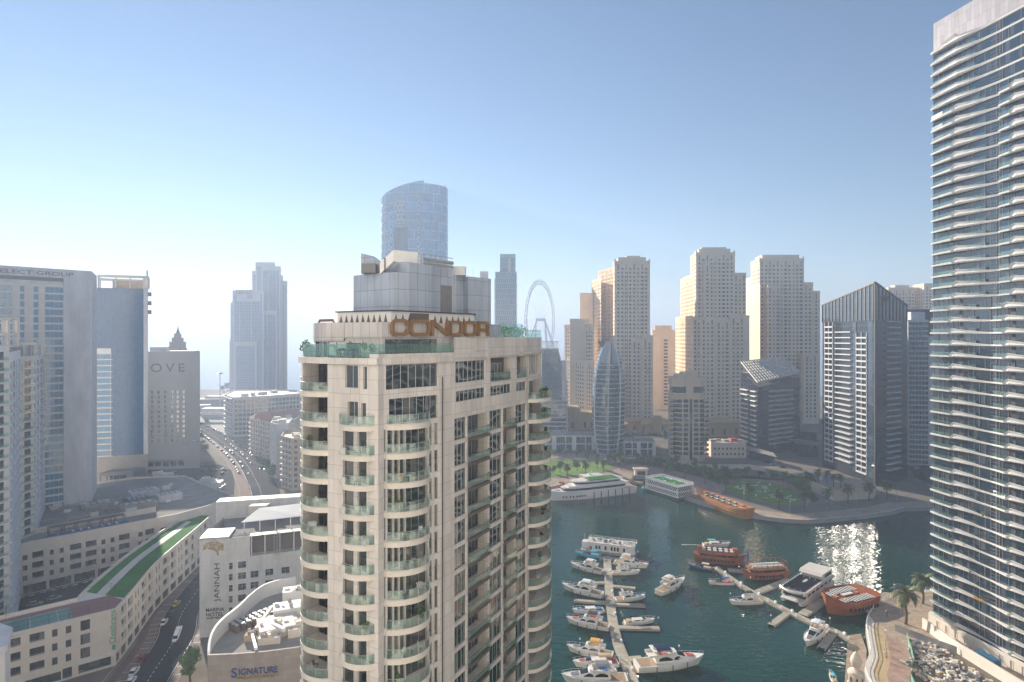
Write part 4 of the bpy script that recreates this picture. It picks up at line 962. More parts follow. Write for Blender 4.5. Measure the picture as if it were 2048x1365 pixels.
# --- glass tower next to it
def glass_tower():
 T = thing('office_tower', 'shimmering blue glass tower with an open frame roof beside the blank white slab', 'office tower', (-214, 330, GZ), world=True)
 a, b = A(190, 326), A(287, 333.5); k1 = A(222, 328.4); top = Z(577, 330); zb = 30
 _, t, n, W = frame2(a, b); k1 = a + t * upx(a, t, 222)
 floors_face(T, a, k1, zb, top - 33, 3.3, [(.12, .97, .12, .9)], M_['white'], [M_['selglass'], M_['alu']], slab=[(.1, 1.12)], sl_out=.4)
 mb = MB(); facade(mb, k1, b, zb, top, []); facade(mb, a, k1, top - 33, top, [], m=0)
 e = b + t * 2.2; facade(mb, b, e, zb, top, [], m=1); facade(mb, e, e + Vector((-16, 25)), zb, top, [], m=1)
 bk = [e + Vector((-16, 25)), a + Vector((-14, 24))]; facade(mb, bk[0], bk[1], zb, top, [], m=1); facade(mb, bk[1], a, zb, top, [], m=1)
 mb.cap([(q.x, q.y, top) for q in (a, b, e, bk[0], bk[1])], 1); mb.build('curtain_wall', [M_['shimmer'], M_['slabwhite']], T)
 mb = MB(); z1 = Z(553.5, 330); q0, q1 = a + t * 1.5, e
 mb.bar((q0.x, q0.y, z1), (q1.x, q1.y, z1), 1.0, 1.4)
 for s in (0, .35, .64, .93, 1.0):
  q = q0.lerp(q1, s); mb.bar((q.x, q.y, top), (q.x, q.y, z1 - .5), .5 if s < .9 else 1.2)
 q0b, q1b = q0 + Vector((-13, 20)), q1 + Vector((-14, 22)); mb.bar((q0b.x, q0b.y, z1), (q1b.x, q1b.y, z1), 1, 1.4)
 for s in (0, 1.0):
  q = q0b.lerp(q1b, s); mb.bar((q.x, q.y, top), (q.x, q.y, z1 - .5), 1.0)
  p_ = q0.lerp(q1, s); mb.bar((p_.x, p_.y, z1), (q.x, q.y, z1), 1, 1.2)
 mb.build('roof_frame', [M_['warmwhite']], T)
 mb = MB(); q0, q1 = a + t * 3 + Vector((0, 9)), a + t * 18 + Vector((0, 9)); mb.prism([(q0.x, q0.y), (q1.x, q1.y), (q1.x, q1.y + 5), (q0.x, q0.y + 5)], top, top + 5); mb.build('plant_room', [M_['tan']], T)
 mb = MB(); mb.bar((e.x - .5, e.y, z1), (e.x - .5, e.y, z1 + 3.8), .45); mb.build('mast', [M_['dark']], T)
 for z in (top - 14, top - 9, top - 4):
  mb = MB(); mb.prism([(e.x - .5, e.y + .6), (e.x + 1.2, e.y + .2), (e.x + .4, e.y + 2.6), (e.x - 1.4, e.y + 2.3)], z, z + 2.2); mb.build('balcony', [M_['grey']], T)
 mb = MB(); facade(mb, a, k1 + t * 2, GZ, zb, []); k2 = k1 + t * 12; facade(mb, k1 + t * 2, e + t * .1, GZ, zb, []); facade(mb, e + t * .1, bk[0], GZ, zb, []); facade(mb, bk[1], a, GZ, zb, []); mb.build('podium', [M_['concrete']], T)
 # framed grid of the lower block standing forward
 q0, q1 = A(199, 318), A(266, 323); mb = MB(); _, t2, n2, W2 = frame2(q0, q1)
 ops = [(W2 * (.02 + i * .2), W2 * (.19 + i * .2), z, z + 5.2, .4) for i in range(4) for z in (4, 10, 16)]
 pn = facade(mb, q0, q1, GZ, 23, ops); qb = [q1 + Vector((1, 9)), q0 + Vector((1, 9))]; facade(mb, q1, qb[0], GZ, 23, []); facade(mb, qb[1], q0, GZ, 23, []); mb.cap([(q.x, q.y, 23) for q in (q0, q1, qb[0], qb[1])])
 mb.build('annex', [M_['grey']], T); add_windows(T, pn, [M_['winglass2'], M_['alu']], 100, 0)
glass_tower()
# --- grey hotel block with wall letters
def grey_hotel():
 T = thing('hotel_building', 'flat grey hotel block with big wall letters and narrow window columns beside the street', 'hotel', (-240, 435, GZ), world=True)
 a, b = A(262, 419), A(400, 427); top = Z(705, 424); _, t, n, W = frame2(a, b); U_ = lambda px: upx(a, t, px) / W
 M_['hotelgrey'] = plain('hotel_grey', (.34, .33, .32), .75, .08, .1)
 cols = [(U_(c - 2.6), U_(c + 2.6), .18, .85) for c in (304, 317, 330, 344, 355, 367)]
 floors_face(T, a, b, 20, Z(772, 424), 3.45, cols, M_['hotelgrey'], [M_['winglass'], M_['white']], barw=1.0)
 mb = MB(); facade(mb, a, b, GZ, 20, [(W * .12 + i * 5, W * .12 + i * 5 + 3.8, 4, 8, .5) for i in range(6)]); facade(mb, a, b, Z(772, 424), top, [])
 e = b + Vector((-11, 20)); d = a + Vector((-10, 20)); facade(mb, b, e, GZ, top, []); facade(mb, e, d, GZ, top, []); facade(mb, d, a, GZ, top, []); mb.cap([(q.x, q.y, top - .8) for q in (a, b, e, d)]); mb.build('wall', [M_['hotelgrey']], T)
 P = a + t * upx(a, t, 276) + n * .05; tx = text('ROVE', 'wall_letters', 8.5, M_['dark'], T, P, t, Z(744, 424), n, 0, 1, .25, spacing=1.4)
 bpy.context.view_layer.update(); w_ = tx.dimensions.x; tx.matrix_basis = tx.matrix_basis @ Matrix.Diagonal(((upx(a, t, 367) - upx(a, t, 276)) / w_, 1, 1, 1))
 for (p0, p1, z0, z1, mk) in ((A(300, 432), A(326, 432), top - .8, Z(694, 430), 'slabwhite'), (A(330, 430), A(388, 432), top + .2, top + .9, 'warmwhite')):
  mb = MB(); mb.prism([(p0.x, p0.y), (p1.x, p1.y), (p1.x, p1.y + 8), (p0.x, p0.y + 8)], z0, z1); mb.build('plant_room', [M_[mk]], T)
 mb = MB(); f = A(387, 423); mb.cyl((f.x, f.y + .6), 1.0, 22, 22.4, 10); mb.build('wall_light', [M_['white']], T)
grey_hotel()
def spire():
 D = 640; x = X(356, D); T = thing('spired_tower', 'distant brown tower with stepped crown and needle behind the grey hotel', 'tower', (x, D, GZ)); z_ = lambda py: Z(py, D) - GZ
 for (hw, z0, z1) in ((6.2, 0, z_(697)), (5.6, z_(697), z_(684)), (3.9, z_(684), z_(676)), (2.4, z_(676), z_(668))):
  mb = MB(); mb.box(-hw, -hw, z0, hw, hw, z1)
  for s in np.linspace(-hw, hw, 5): mb.box(s - .3, -hw - .4, z0, s + .3, -hw, z1 + .5)
  mb.build('tier', [plain('brown_stone', (.34, .25, .21), .8, .12, .2)], T)
 mb = MB(); mb.lathe((0, 0), [(2.0, z_(668)), (1.6, z_(664)), (.9, z_(660)), (.35, z_(655)), (.12, z_(650))], 8); mb.build('needle', [M_['brown']], T)
 mb = MB(); mb.bar((-9, 0, z_(692)), (6, 0, z_(692)), .5); mb.bar((3, -2, z_(690)), (3, -2, z_(672)), .4); mb.build('crane_arm', [M_['brown']], T)
spire()
# --- stepped white balcony tower at the frame edge
def stepped():
 T = thing('apartment_tower', 'stepped white tower with stacked balconies at the frame edge, in front of the roof letters', 'apartment tower', (-180, 205, GZ), world=True)
 a0, a1, a2 = A(-60, 172), A(19, 185), A(41, 222); b1, b2 = A(67, 228), A(88, 262); ta, tb = Z(692, 185), Z(712, 228)
 rail = M_['balglass']
 floors_face(T, a0, a1, GZ, ta, 3.3, [(.02, .3, .12, .82), (.34, .62, .12, .82), (.66, .86, .12, .84)], M_['white'], [M_['winglass2'], M_['dark']], slab=[(.02, .92)], sl_out=.7, rail=rail, barw=1.4)
 floors_face(T, a1, a2, GZ, ta - 2, 3.3, [(.08, .2, .15, .8), (.3, .48, .15, .8), (.58, .7, .15, .8), (.8, .95, .15, .8)], M_['white'], [M_['winglass2'], M_['alu']], slab=[(0, 1)], sl_out=.6, barw=1.4)
 floors_face(T, a2, b1, 14, tb, 3.3, [(.3, .8, .12, .84)], M_['warmwhite'], [M_['winglass2'], M_['dark']], slab=[(.02, 1)], sl_out=.7, rail=rail, barw=1.1)
 floors_face(T, b1, b2, 14, tb, 3.3, [(.08, .22, .15, .8), (.34, .5, .15, .8), (.64, .86, .15, .8)], M_['white'], [M_['winglass2'], M_['alu']], slab=[(0, 1)], sl_out=.5, barw=1.4)
 bk = [b2 + Vector((-22, 10)), Vector((-235, 240)), Vector((-225, 190))]
 mb = MB(); facade(mb, b2, bk[0], 14, tb, []); facade(mb, bk[0], bk[1], 14, ta, []); facade(mb, bk[1], bk[2], GZ, ta, []); facade(mb, bk[2], a0, GZ, ta, [])
 mb.cap([(q.x, q.y, ta - .5) for q in (a0, a1, a2, bk[0], bk[1], bk[2])]); mb.cap([(q.x, q.y, tb - .5) for q in (a2, b1, b2, bk[0])]); mb.build('wall', [M_['white']], T)
 for (p0, p1, zz, zt) in ((A(-12, 184), A(15, 188), ta, Z(640, 187)), (A(46, 228), A(68, 231), tb, Z(709, 230) + 3.5)):
  mb = MB(); q = [p0, p1, p1 + Vector((-2, 6)), p0 + Vector((-2, 6))]
  for c in q: mb.bar((c.x, c.y, zz - .5), (c.x, c.y, zt), .9)
  mb.prism([(c.x, c.y) for c in inset(q, -.5)], zt, zt + .9)
  if zt - zz > 6: mb.prism([(c.x, c.y) for c in inset(q, -.5)], (zz + zt) / 2 - 1, (zz + zt) / 2)
  mb.build('roof_pergola', [M_['warmwhite']], T)
stepped()
# --- low block with the roof pool
M_['roofgrey'] = plain('roof_screed', (.30, .285, .265), .9, .2, .2)
def pool_block():
 T = thing('apartment_block', 'low cream block with a blue roof pool deck and shops along the side street', 'apartment block', (-165, 240, GZ), world=True)
 l, r = Vector((-182, 210)), Vector((-140.5, 251.5)); top = 21.0; _, t, n, W = frame2(l, r)
 mb = MB(); ops = []
 for k in range(3):
  z = 6.6 + k * 3.7
  for px, hw in ((50, 5), (76, 11.5), (103.5, 4), (123.5, 4), (151.5, 11.5), (182.5, 11), (207, 4), (225, 4), (249, 11), (281, 4.5), (300, 9), (330, 8)):
   ops.append((upx(l, t, px - hw), upx(l, t, px + hw), z + .5, z + (2.9 if hw > 8 else 2.4), 1.1 if hw > 8 else .25))
 for u in np.arange(1, W - 6, 7.5): ops.append((u, u + 6.6, GZ + .2, 5.4, .5))
 pn = facade(mb, l, r, GZ, top, ops)
 pod = [r, Vector((-134, 264)), Vector((-131, 282)), Vector((-176, 322)), Vector((-200, 318)), Vector((-262, 262)), Vector((-225, 222))]
 allp = [l] + pod
 for i in range(1, len(allp)): facade(mb, allp[i], allp[(i + 1) % len(allp)], GZ, top, [])
 mb.cap([(q.x, q.y, top - 1.0) for q in allp], 1); mb.build('wall', [M_['warmwhite'], M_['roofgrey']], T); add_windows(T, pn, [M_['winglass'], M_['dark']], 100, 1.3, fw=.07)
 mb = MB(); ip = inset(allp, .3)
 for i in range(len(allp)):
  j = (i + 1) % len(allp); mb.face([(allp[i].x, allp[i].y, top), (allp[j].x, allp[j].y, top), (ip[j].x, ip[j].y, top), (ip[i].x, ip[i].y, top)]); mb.face([(ip[j].x, ip[j].y, top - 1), (ip[i].x, ip[i].y, top - 1), (ip[i].x, ip[i].y, top), (ip[j].x, ip[j].y, top)])
 mb.build('parapet', [M_['warmwhite']], T)
 pw = plain('pool_water', (.02, .10, .30), .12, .2, 1.0)
 nb_ = -n
 def roofquad(px0, px1, o0, o1, z, mat, name, hgt=.06):
  u0, u1 = upx(l, t, px0), upx(l, t, px1); q = [l + t * u + nb_ * o for u, o in ((u0, o0), (u1, o0), (u1, o1), (u0, o1))]
  mb = MB(); mb.prism([(c.x, c.y) for c in q], top - 1.0, z + hgt); return mb.build(name, [mat], T)
 roofquad(122, 258, .5, 5.2, top - .1, pw, 'pool'); roofquad(93, 116, .5, 4.2, top - .1, pw, 'pool')
 for px in (150, 166, 182, 209, 223, 238): roofquad(px - 1.5, px + 1.5, 2.8, 5.4, top + .05, M_['white'], 'pool_step')
 for px in (120, 147, 174, 200, 226, 245):
  u0 = upx(l, t, px); c = l + t * u0 + nb_ * 8.5; mb = MB()
  for sx in (-2.4, 2.4):
   for sy in (-1.6, 1.6): q = c + t * sx + nb_ * sy; mb.bar((q.x, q.y, top - 1), (q.x, q.y, top + 1.7), .22)
  for sy in (-1.6, -.8, 0, .8, 1.6): q0, q1 = c + t * -2.4 + nb_ * sy, c + t * 2.4 + nb_ * sy; mb.bar((q0.x, q0.y, top + 1.7), (q1.x, q1.y, top + 1.7), .2)
  mb.build('pergola', [M_['brown']], T)
 roofquad(60, 330, 13, 13.4, top + 1.2, M_['warmwhite'], 'parapet');
 for (u, o, w_, d_, h, mk) in ((50, 24, 14, 6, 2.6, 'concrete'), (52, 36, 9, 7, 2.2, 'grey'), (64, 30, 10, 5, 3, 'slabwhite'), (38, 40, 12, 5, 1.6, 'concrete'), (58, 48, 12, 8, 2.5, 'slabwhite'), (46, 18, 4, 3, 2.5, 'white')):
  c = l + t * u + nb_ * o; mb = MB(); mb.prism([(q.x, q.y) for q in rect(c.x, c.y, w_, d_, math.atan2(t.y, t.x))], top - 1, top - 1 + h)
  for k in range(4): q = c + t * (k - 1.5) * w_ / 5; mb.prism([(v.x, v.y) for v in rect(q.x, q.y, w_ / 8, d_ * .6, math.atan2(t.y, t.x))], top - 1 + h, top - .5 + h, 1)
  mb.build('plant_room', [M_[mk], M_['alu']], T)
 roofquad(210, 222, 5, 7, top - .8, M_['blue'], 'pool')
 rng = random.Random(31)
 for _ in range(44):
  c = l + t * rng.uniform(8, 74) + nb_ * rng.uniform(15, 58); h = rng.uniform(.5, 1.9); mb = MB(); mb.prism([(q.x, q.y) for q in rect(c.x, c.y, rng.uniform(.8, 3.4), rng.uniform(.7, 2), math.atan2(t.y, t.x))], top - 1, top - 1 + h); mb.build('roof_unit', [M_[rng.choice(['alu', 'white', 'concrete', 'grey', 'warmwhite'])]], T)
 for _ in range(7):
  c = l + t * rng.uniform(8, 70) + nb_ * rng.uniform(16, 50); c2 = c + t * rng.uniform(4, 14); mb = MB(); mb.bar((c.x, c.y, top - .5), (c2.x, c2.y, top - .5), .5); mb.build('roof_pipe', [M_['alu']], T)
pool_block()
# --- curved block with the turf roof
def turf_block():
 T = thing('apartment_block', 'curved white block with green turf roof, pale path and roof tennis court', 'apartment block', (-125, 205, GZ), world=True)
 top = 18.2; right = smooth_line([Vector(q) for q in ((-112.2, 170), (-115.8, 184), (-121.4, 204), (-124.6, 223.6), (-127.3, 242.5), (-130.5, 262))], 3)
 left = smooth_line([Vector(q) for q in ((-128.5, 177), (-131.6, 188), (-136.4, 211), (-138.6, 230), (-140.4, 250), (-141.5, 262))], 3)
 fl, fl2, bl = Vector((-131.2, 154)), Vector((-165, 127)), Vector((-150, 158))
 mb = MB(); pn = []; z3 = [6.4 + k * 3.8 for k in range(3)]
 cum = 0
 for i in range(len(right) - 1):
  W = (right[i + 1] - right[i]).length; kk = i % 3; ops = []
  for z in z3:
   if kk == 0: ops += [(W * .15, W * .3, z + .4, z + 2.5), (W * .55, W * .7, z + .4, z + 2.5)]
   elif kk == 1: ops += [(W * .1, W * .85, z + .3, z + 2.8, 1.0)]
   else: ops += [(W * .1, W * .75, z + .3, z + 2.8, 1.0)]
  ops.append((W * .06, W * .94, GZ + .2, 5.2, .6)); pn += facade(mb, right[i], right[i + 1], GZ, top, ops)
 _, t, n, W = frame2(fl2, right[0]); ops = []; u_ = lambda px: upx(fl2, t, px)
 for z in z3:
  for px, hw, v0, v1, dp in ((31, 10, .4, 2.7, .9), (74, 15, .4, 2.7, .9), (109.5, 5.5, .5, 2.5, .25), (137, 5.5, .5, 2.5, .25), (170.5, 9.5, .2, 3.0, .25)):
   ops.append((u_(px - hw), u_(px + hw), z + v0, z + v1, dp))
 ops += [(u_(50), u_(122), GZ + .3, 4.8, .4), (u_(125), u_(144), GZ + .2, 5.2, .8), (u_(157), u_(222), GZ + .6, 5.0, .4)]
 pn += facade(mb, fl2, right[0], GZ, top, ops)
 loop = right + left[::-1] + [bl, fl2 + Vector((-8, 14))]
 loop = [fl2] + loop
 for i in range(len(right), len(loop)): facade(mb, loop[i], loop[(i + 1) % len(loop)], GZ, top, [])
 mb.cap([(q.x, q.y, top - .9) for q in loop]); mb.build('wall', [M_['warmwhite']], T); add_windows(T, pn, [M_['winglass'], M_['dark']], 100, 1.2, cross=True, fw=.08)
 pm = MB()
 ip = inset(loop, .35)
 for i in range(len(loop)):
  j = (i + 1) % len(loop); pm.face([(loop[i].x, loop[i].y, top), (loop[j].x, loop[j].y, top), (ip[j].x, ip[j].y, top), (ip[i].x, ip[i].y, top)]); pm.face([(ip[j].x, ip[j].y, top - .9), (ip[i].x, ip[i].y, top - .9), (ip[i].x, ip[i].y, top), (ip[j].x, ip[j].y, top)])
 pm.build('parapet', [M_['warmwhite']], T)
 def ribbon(f0, f1, i0, i1, z, mat, name):
  b_ = MB()
  for i in range(i0, i1):
   a, b, c, d = right[i].lerp(left[i], f0), right[i + 1].lerp(left[i + 1], f0), right[i + 1].lerp(left[i + 1], f1), right[i].lerp(left[i], f1); b_.face([(q.x, q.y, z) for q in (a, b, c, d)])
  b_.build(name, [mat], T)
 ribbon(.04, .96, 2, 15, top - .88, M_['turf'], 'turf'); ribbon(.52, .72, 2, 13, top - .86, M_['cream'], 'roof_path')
 e0, e1 = right[2], left[1]
 cm = MB(); q = [fl2 + Vector((6, 6)), fl + Vector((1, 1)), right[0] + Vector((-1.2, .6)), right[0].lerp(right[2], .9) + Vector((-1.0, 0)), Vector((-121, 180.6)), Vector((-128.6, 175)), Vector((-146, 160))]
 cm.cap([(c.x, c.y, top - .87) for c in q]); cm.build('court_surround', [plain('court_red', (.30, .16, .15), .85, .12)], T)
 cm = MB(); d_ = (right[0] - fl).normalized(); nn = Vector((-d_.y, d_.x)); c0 = fl + d_ * -9 + nn * 2.2
 g = [c0, c0 + d_ * 24, c0 + d_ * 24 + nn * 9.5, c0 + nn * 9.5]; cm.cap([(c.x, c.y, top - .85) for c in g]); cm.build('court_surface', [plain('court_green', (.16, .30, .27), .85, .12)], T)
 cm = MB()
 for u in (3, 9, 15, 21): a, b = c0 + d_ * u + nn * .6, c0 + d_ * u + nn * 8.9; cm.bar((a.x, a.y, top - .84), (b.x, b.y, top - .84), .1, .02)
 for v in (.6, 8.9): a, b = c0 + d_ * 1 + nn * v, c0 + d_ * 23 + nn * v; cm.bar((a.x, a.y, top - .838), (b.x, b.y, top - .838), .1, .02)
 cm.build('court_lines', [M_['paint']], T)
 cm = MB(); a, b = c0 + d_ * 12 + nn * 0, c0 + d_ * 12 + nn * 9.5; cm.face([(a.x, a.y, top - .8), (b.x, b.y, top - .8), (b.x, b.y, top + .2), (a.x, a.y, top + .2)]); cm.build('court_net', [M_['dark']], T)
 cm = MB()
 fpts = [fl2.lerp(right[0], s) for s in np.linspace(.2, .97, 13)]
 for q in fpts: cm.bar((q.x, q.y + .15, top), (q.x, q.y + .15, top + 2.6), .07)
 for z in (top + 1.3, top + 2.6): cm.tube([(q.x, q.y + .15, z) for q in fpts], .035, 4)
 q0, q1 = right[0].lerp(right[2], .95) + Vector((-1, 0)), Vector((-121, 181)); gp = [q0.lerp(q1, s) for s in (0, .33, .66, 1)] + [Vector((-128, 177)), Vector((-140, 166))]
 for q in gp: cm.bar((q.x, q.y, top - .8), (q.x, q.y, top + 2.6), .07)
 cm.tube([(q.x, q.y, top + 2.6) for q in gp], .035, 4); cm.build('court_fence', [M_['dark']], T)
 # vertical shop sign by the corner, and the name board over the shop front
 gs = plain('sign_green', (.05, .35, .2), .6, .05); rs = plain('sign_red', (.5, .05, .05), .6, .05)
 P = Vector(fl2) + t * (u_(230.5)) + n * .05
 text('Choithrams', 'wall_sign', 2.0, gs, T, P, t, 8.4, n, .015, 1, .05, up=True)
 mb = MB(); q0, q1 = Vector(fl2) + t * u_(231.2) + n * .06, Vector(fl2) + t * u_(232.2) + n * .06; mb.face([(q0.x, q0.y, 8.4), (q1.x, q1.y, 8.4), (q1.x, q1.y, 17.2), (q0.x, q0.y, 17.2)]); mb.build('wall_sign', [rs], T)
 mb = MB(); q0, q1 = Vector(fl2) + t * u_(224) + n * .06, Vector(fl2) + t * u_(231) + n * .06; mb.face([(q0.x, q0.y, 6.7), (q1.x, q1.y, 6.7), (q1.x, q1.y, 8.1), (q0.x, q0.y, 8.1)]); mb.build('wall_sign', [gs], T)
 mb = MB(); q0, q1 = Vector(fl2) + t * u_(155) + n * .3, Vector(fl2) + t * u_(228) + n * .3; mb.bar((q0.x, q0.y, 5.7), (q1.x, q1.y, 5.7), .3, .9); mb.build('shop_fascia', [M_['white']], T)
turf_block()
def near_corner():
 T = thing('roof_parapet_block', 'blurred white building corner cut by the frame edge beside the shop fronts', 'building', (-118, 128, GZ), world=True); mb = MB()
 q = [A(-60, 118), A(10, 124), A(20, 131), A(-60, 138)]; mb.prism([(c.x, c.y) for c in q], GZ, Z(1292, 126)); mb.build('wall', [M_['white']], T)
 mb = MB(); mb.prism([(c.x, c.y) for c in inset(q, -.5)], Z(1292, 126) + .002, Z(1280, 126)); mb.build('roof', [M_['slabwhite']], T)
near_corner()
# --- white hotel with the gilded tree
M_['jwhite'] = panel('hotel_white_panels', (0.74, 0.73, 0.70), (0.60, 0.59, 0.56), 2.2, 1.6, 0.02, 0.5, 0.025, 0.5)
def tree_hotel():
 T = thing('hotel_building', 'white panelled hotel with a gilded wall tree, upright lettering and rooftop terrace', 'hotel', (-80, 200, GZ), world=True)
 a, k, e = A(399, 185.5), A(457, 187), A(610, 195); top = Z(1076, 186); _, t, n, W = frame2(k, e); mb = MB(); ops = []
 U_ = lambda px: upx(k, t, px)
 for r in range(8):
  zc = Z(1131 + r * 22.2, 188)
  if zc < 4: break
  for px, hw in ((461.5, 3.8), (484, 8), (509, 8), (538.5, 8), (571, 8)):
   if r == 0 and px > 500: continue
   ops.append((max(.05, U_(px - hw)), U_(px + hw), zc - 1.05, zc + 1.05, .3))
 ops.append((U_(500), U_(607), Z(1111, 190), top - .6, 3.0))
 pn = facade(mb, k, e, GZ, top - .6, ops); facade(mb, a, k, GZ, top, [])
 b1, b2 = e + Vector((-3, 22)), a + Vector((-3, 22)); facade(mb, e, b1, GZ, top, []); facade(mb, b1, b2, GZ, top, []); facade(mb, b2, a, GZ, top, [])
 mb.cap([(q.x, q.y, top - .7) for q in (k, e, b1, b2)], 1)
 h0 = A(399, 185.5); q = [a, k, k + Vector((-2, 9)), a + Vector((-2, 9))]; mb.prism([(c.x, c.y) for c in q], top - .7, top, 0, bottom=False)
 mb.build('wall', [M_['jwhite'], M_['roofgrey']], T)
 terr = [p for p in pn if (Vector(p[0]) - Vector(p[1])).length > 10]; add_windows(T, [p for p in pn if p not in terr], [M_['winglass2'], M_['alu']], 100, 1.4, cross=True, fw=.09)
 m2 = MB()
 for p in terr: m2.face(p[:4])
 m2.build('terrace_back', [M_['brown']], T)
 mb = MB()                                                # vent squares in the end roof
 for i in range(5):
  for j in range(4):
   if i == 3 and 1 <= j <= 2: continue
   c = a.lerp(k, .12 + .19 * i) + Vector((-.4 - .45 * j, 1.2 + 2.1 * j)); mb.prism([(v.x, v.y) for v in rect(c.x, c.y, .8, .8, .1)], top, top + .01)
 mb.build('roof_vent', [M_['alu']], T)
 # terrace columns, canopies, lift shaft, pergola roof
 mb = MB(); zt = top - .6
 for px in (503, 530, 560, 588):
  c = k + t * U_(px) - n * .5; mb.bar((c.x, c.y, Z(1111, 190)), (c.x, c.y, zt), .3)
 mb.build('column', [M_['white']], T)
 mb = MB(); c0, c1 = k + t * U_(548) + n * .05, k + t * U_(560) + n * .05
 for c in (c0, c1, c0.lerp(c1, .5)): mb.bar((c.x, c.y, Z(1115, 190)), (c.x, c.y, zt + 1.6), .14)
 for z in np.arange(Z(1113, 190), zt + 1.6, .7): mb.bar((c0.x, c0.y, z), (c1.x, c1.y, z), .1)
 mb.build('stair_frame', [M_['alu']], T)
 mb = MB(); r0, r1 = k + t * U_(480) - n * 5, k + t * U_(606) - n * 4; zz = top + 3.1
 mb.loft([[(r0.x, r0.y, zz - .6), (r1.x, r1.y, zz - .2), (r1.x, r1.y, zz), (r0.x, r0.y, zz - .4)], [(r0.x + 2, r0.y + 9, zz + 1.4), (r1.x - 2, r1.y + 9, zz + 1.6), (r1.x - 2, r1.y + 9, zz + 1.8), (r0.x + 2, r0.y + 9, zz + 1.6)]])
 for s in (.05, .3, .55, .8, .97):
  c = r0.lerp(r1, s); mb.bar((c.x, c.y, top - .7), (c.x, c.y, zz - .3), .25)
 mb.build('terrace_canopy', [M_['white']], T)
 mb = MB(); r0, r1 = k + t * U_(462) - n * 2, k + t * U_(500) - n * 2; mb.prism([(q_.x, q_.y) for q_ in (r0, r1, r1 - n * 6, r0 - n * 6)], top - .7, top - .6); mb.build('deck', [M_['grey']], T)
 mb = MB(); r0 = k + t * .3 + n * -.1; r1 = k + t * U_(500) - n * .1; mb.tube([(r0.x, r0.y, top + .5), (r1.x, r1.y, top + .5)], .05, 4); mb.tube([(r0.x, r0.y, top + .1), (r1.x, r1.y, top + .1)], .05, 4); mb.build('railing', [M_['alu']], T)
 # back wing: tall blank wall
 w0, w1 = A(432, 209), A(622, 217); zt = Z(1003, 210); mb = MB(); mb.prism([(w0.x, w0.y), (w1.x, w1.y), (w1.x - 1, w1.y + 5), (w0.x - 1, w0.y + 5)], GZ, zt); mb.build('back_wing', [M_['jwhite']], T)
 mb = MB(); g0, g1 = A(492, 205), A(610, 209.5); mb.prism([(g0.x, g0.y), (g1.x, g1.y), (g1.x, g1.y + 4.5), (g0.x, g0.y + 4.5)], top, Z(1035, 205)); mb.build('plant_room', [M_['jwhite']], T)
 mb = MB(); g0, g1 = A(497, 206), A(533, 207); mb.prism([(g0.x, g0.y), (g1.x, g1.y), (g1.x, g1.y + 3), (g0.x, g0.y + 3)], Z(1035, 205) - .5, Z(1013, 206)); mb.build('plant_room', [M_['warmwhite']], T)
 mb = MB()
 for px in (540, 549, 557): g = A(px, 205); mb.cyl((g.x, g.y), .7, Z(1035, 205), Z(1026, 205), 12)
 mb.build('roof_fan', [M_['grey']], T)
 # lettering and tree
 _, t0, n0, W0 = frame2(a, k); u0 = lambda px: upx(a, t0, px)
 lm = plain('sign_dark_bronze', (.045, .045, .045), .5, .05)
 tx = text('JANNAH', 'wall_sign', 2.3, lm, T, a + t0 * u0(439) + n0 * .03, t0, Z(1204, 186), n0, 0.0, 1, .05, up=True)
 bpy.context.view_layer.update(); tx.matrix_basis = tx.matrix_basis @ Matrix.Diagonal(((Z(1127, 186) - Z(1204, 186)) / tx.dimensions.x, 1, 1, 1))
 for s, py in (('MARINA', 1224), ('HOTEL', 1233.5)):
  tx = text(s, 'wall_sign', 1.6, lm, T, a + t0 * u0(411.5) + n0 * .03, t0, Z(py, 186), n0, .03, 1, .05)
  bpy.context.view_layer.update(); tx.matrix_basis = tx.matrix_basis @ Matrix.Diagonal((((u0(448) if s == 'MARINA' else u0(446.5)) - u0(411.5)) / tx.dimensions.x, 1, 1, 1))
 text('APARTMENTS', 'wall_sign', .75, lm, T, a + t0 * u0(412) + n0 * .03, t0, Z(1238.5, 186), n0, .02, 1.1, .05)
 gm = plain('gilded_tree', (.42, .30, .12), .5, .25, 2.0); g = MB(); rng = random.Random(3)
 def pt(px, py, o): q = a + t0 * u0(px) + n0 * o; return (q.x, q.y, Z(py, 186))
 for path, r in (([(436, 1112), (435, 1106), (431, 1101), (425, 1098), (417, 1097)], .3), ([(435, 1106), (437, 1100), (442, 1096)], .22), ([(431, 1101), (428, 1095)], .18)): g.tube([pt(*q, .12) for q in path], r, 5)
 for _ in range(190):
  px = rng.uniform(406, 449); s = (px - 427) / 22; py = rng.uniform(1083 + 7 * s * s, 1099 + 4 * abs(s) - (3 if s < 0 else 0)); c = Vector(pt(px, py, .1)); r = rng.uniform(.12, .32); ang = rng.uniform(0, 6)
  tt = Vector((t0.x, t0.y, 0)); up = Vector((0, 0, 1)); g.face([c + (tt * math.cos(ang + j * 2.1) + up * math.sin(ang + j * 2.1)) * r + Vector((n0.x, n0.y, 0)) * rng.uniform(0, .06) for j in range(3)])
 g.build('wall_emblem', [gm], T)
tree_hotel()
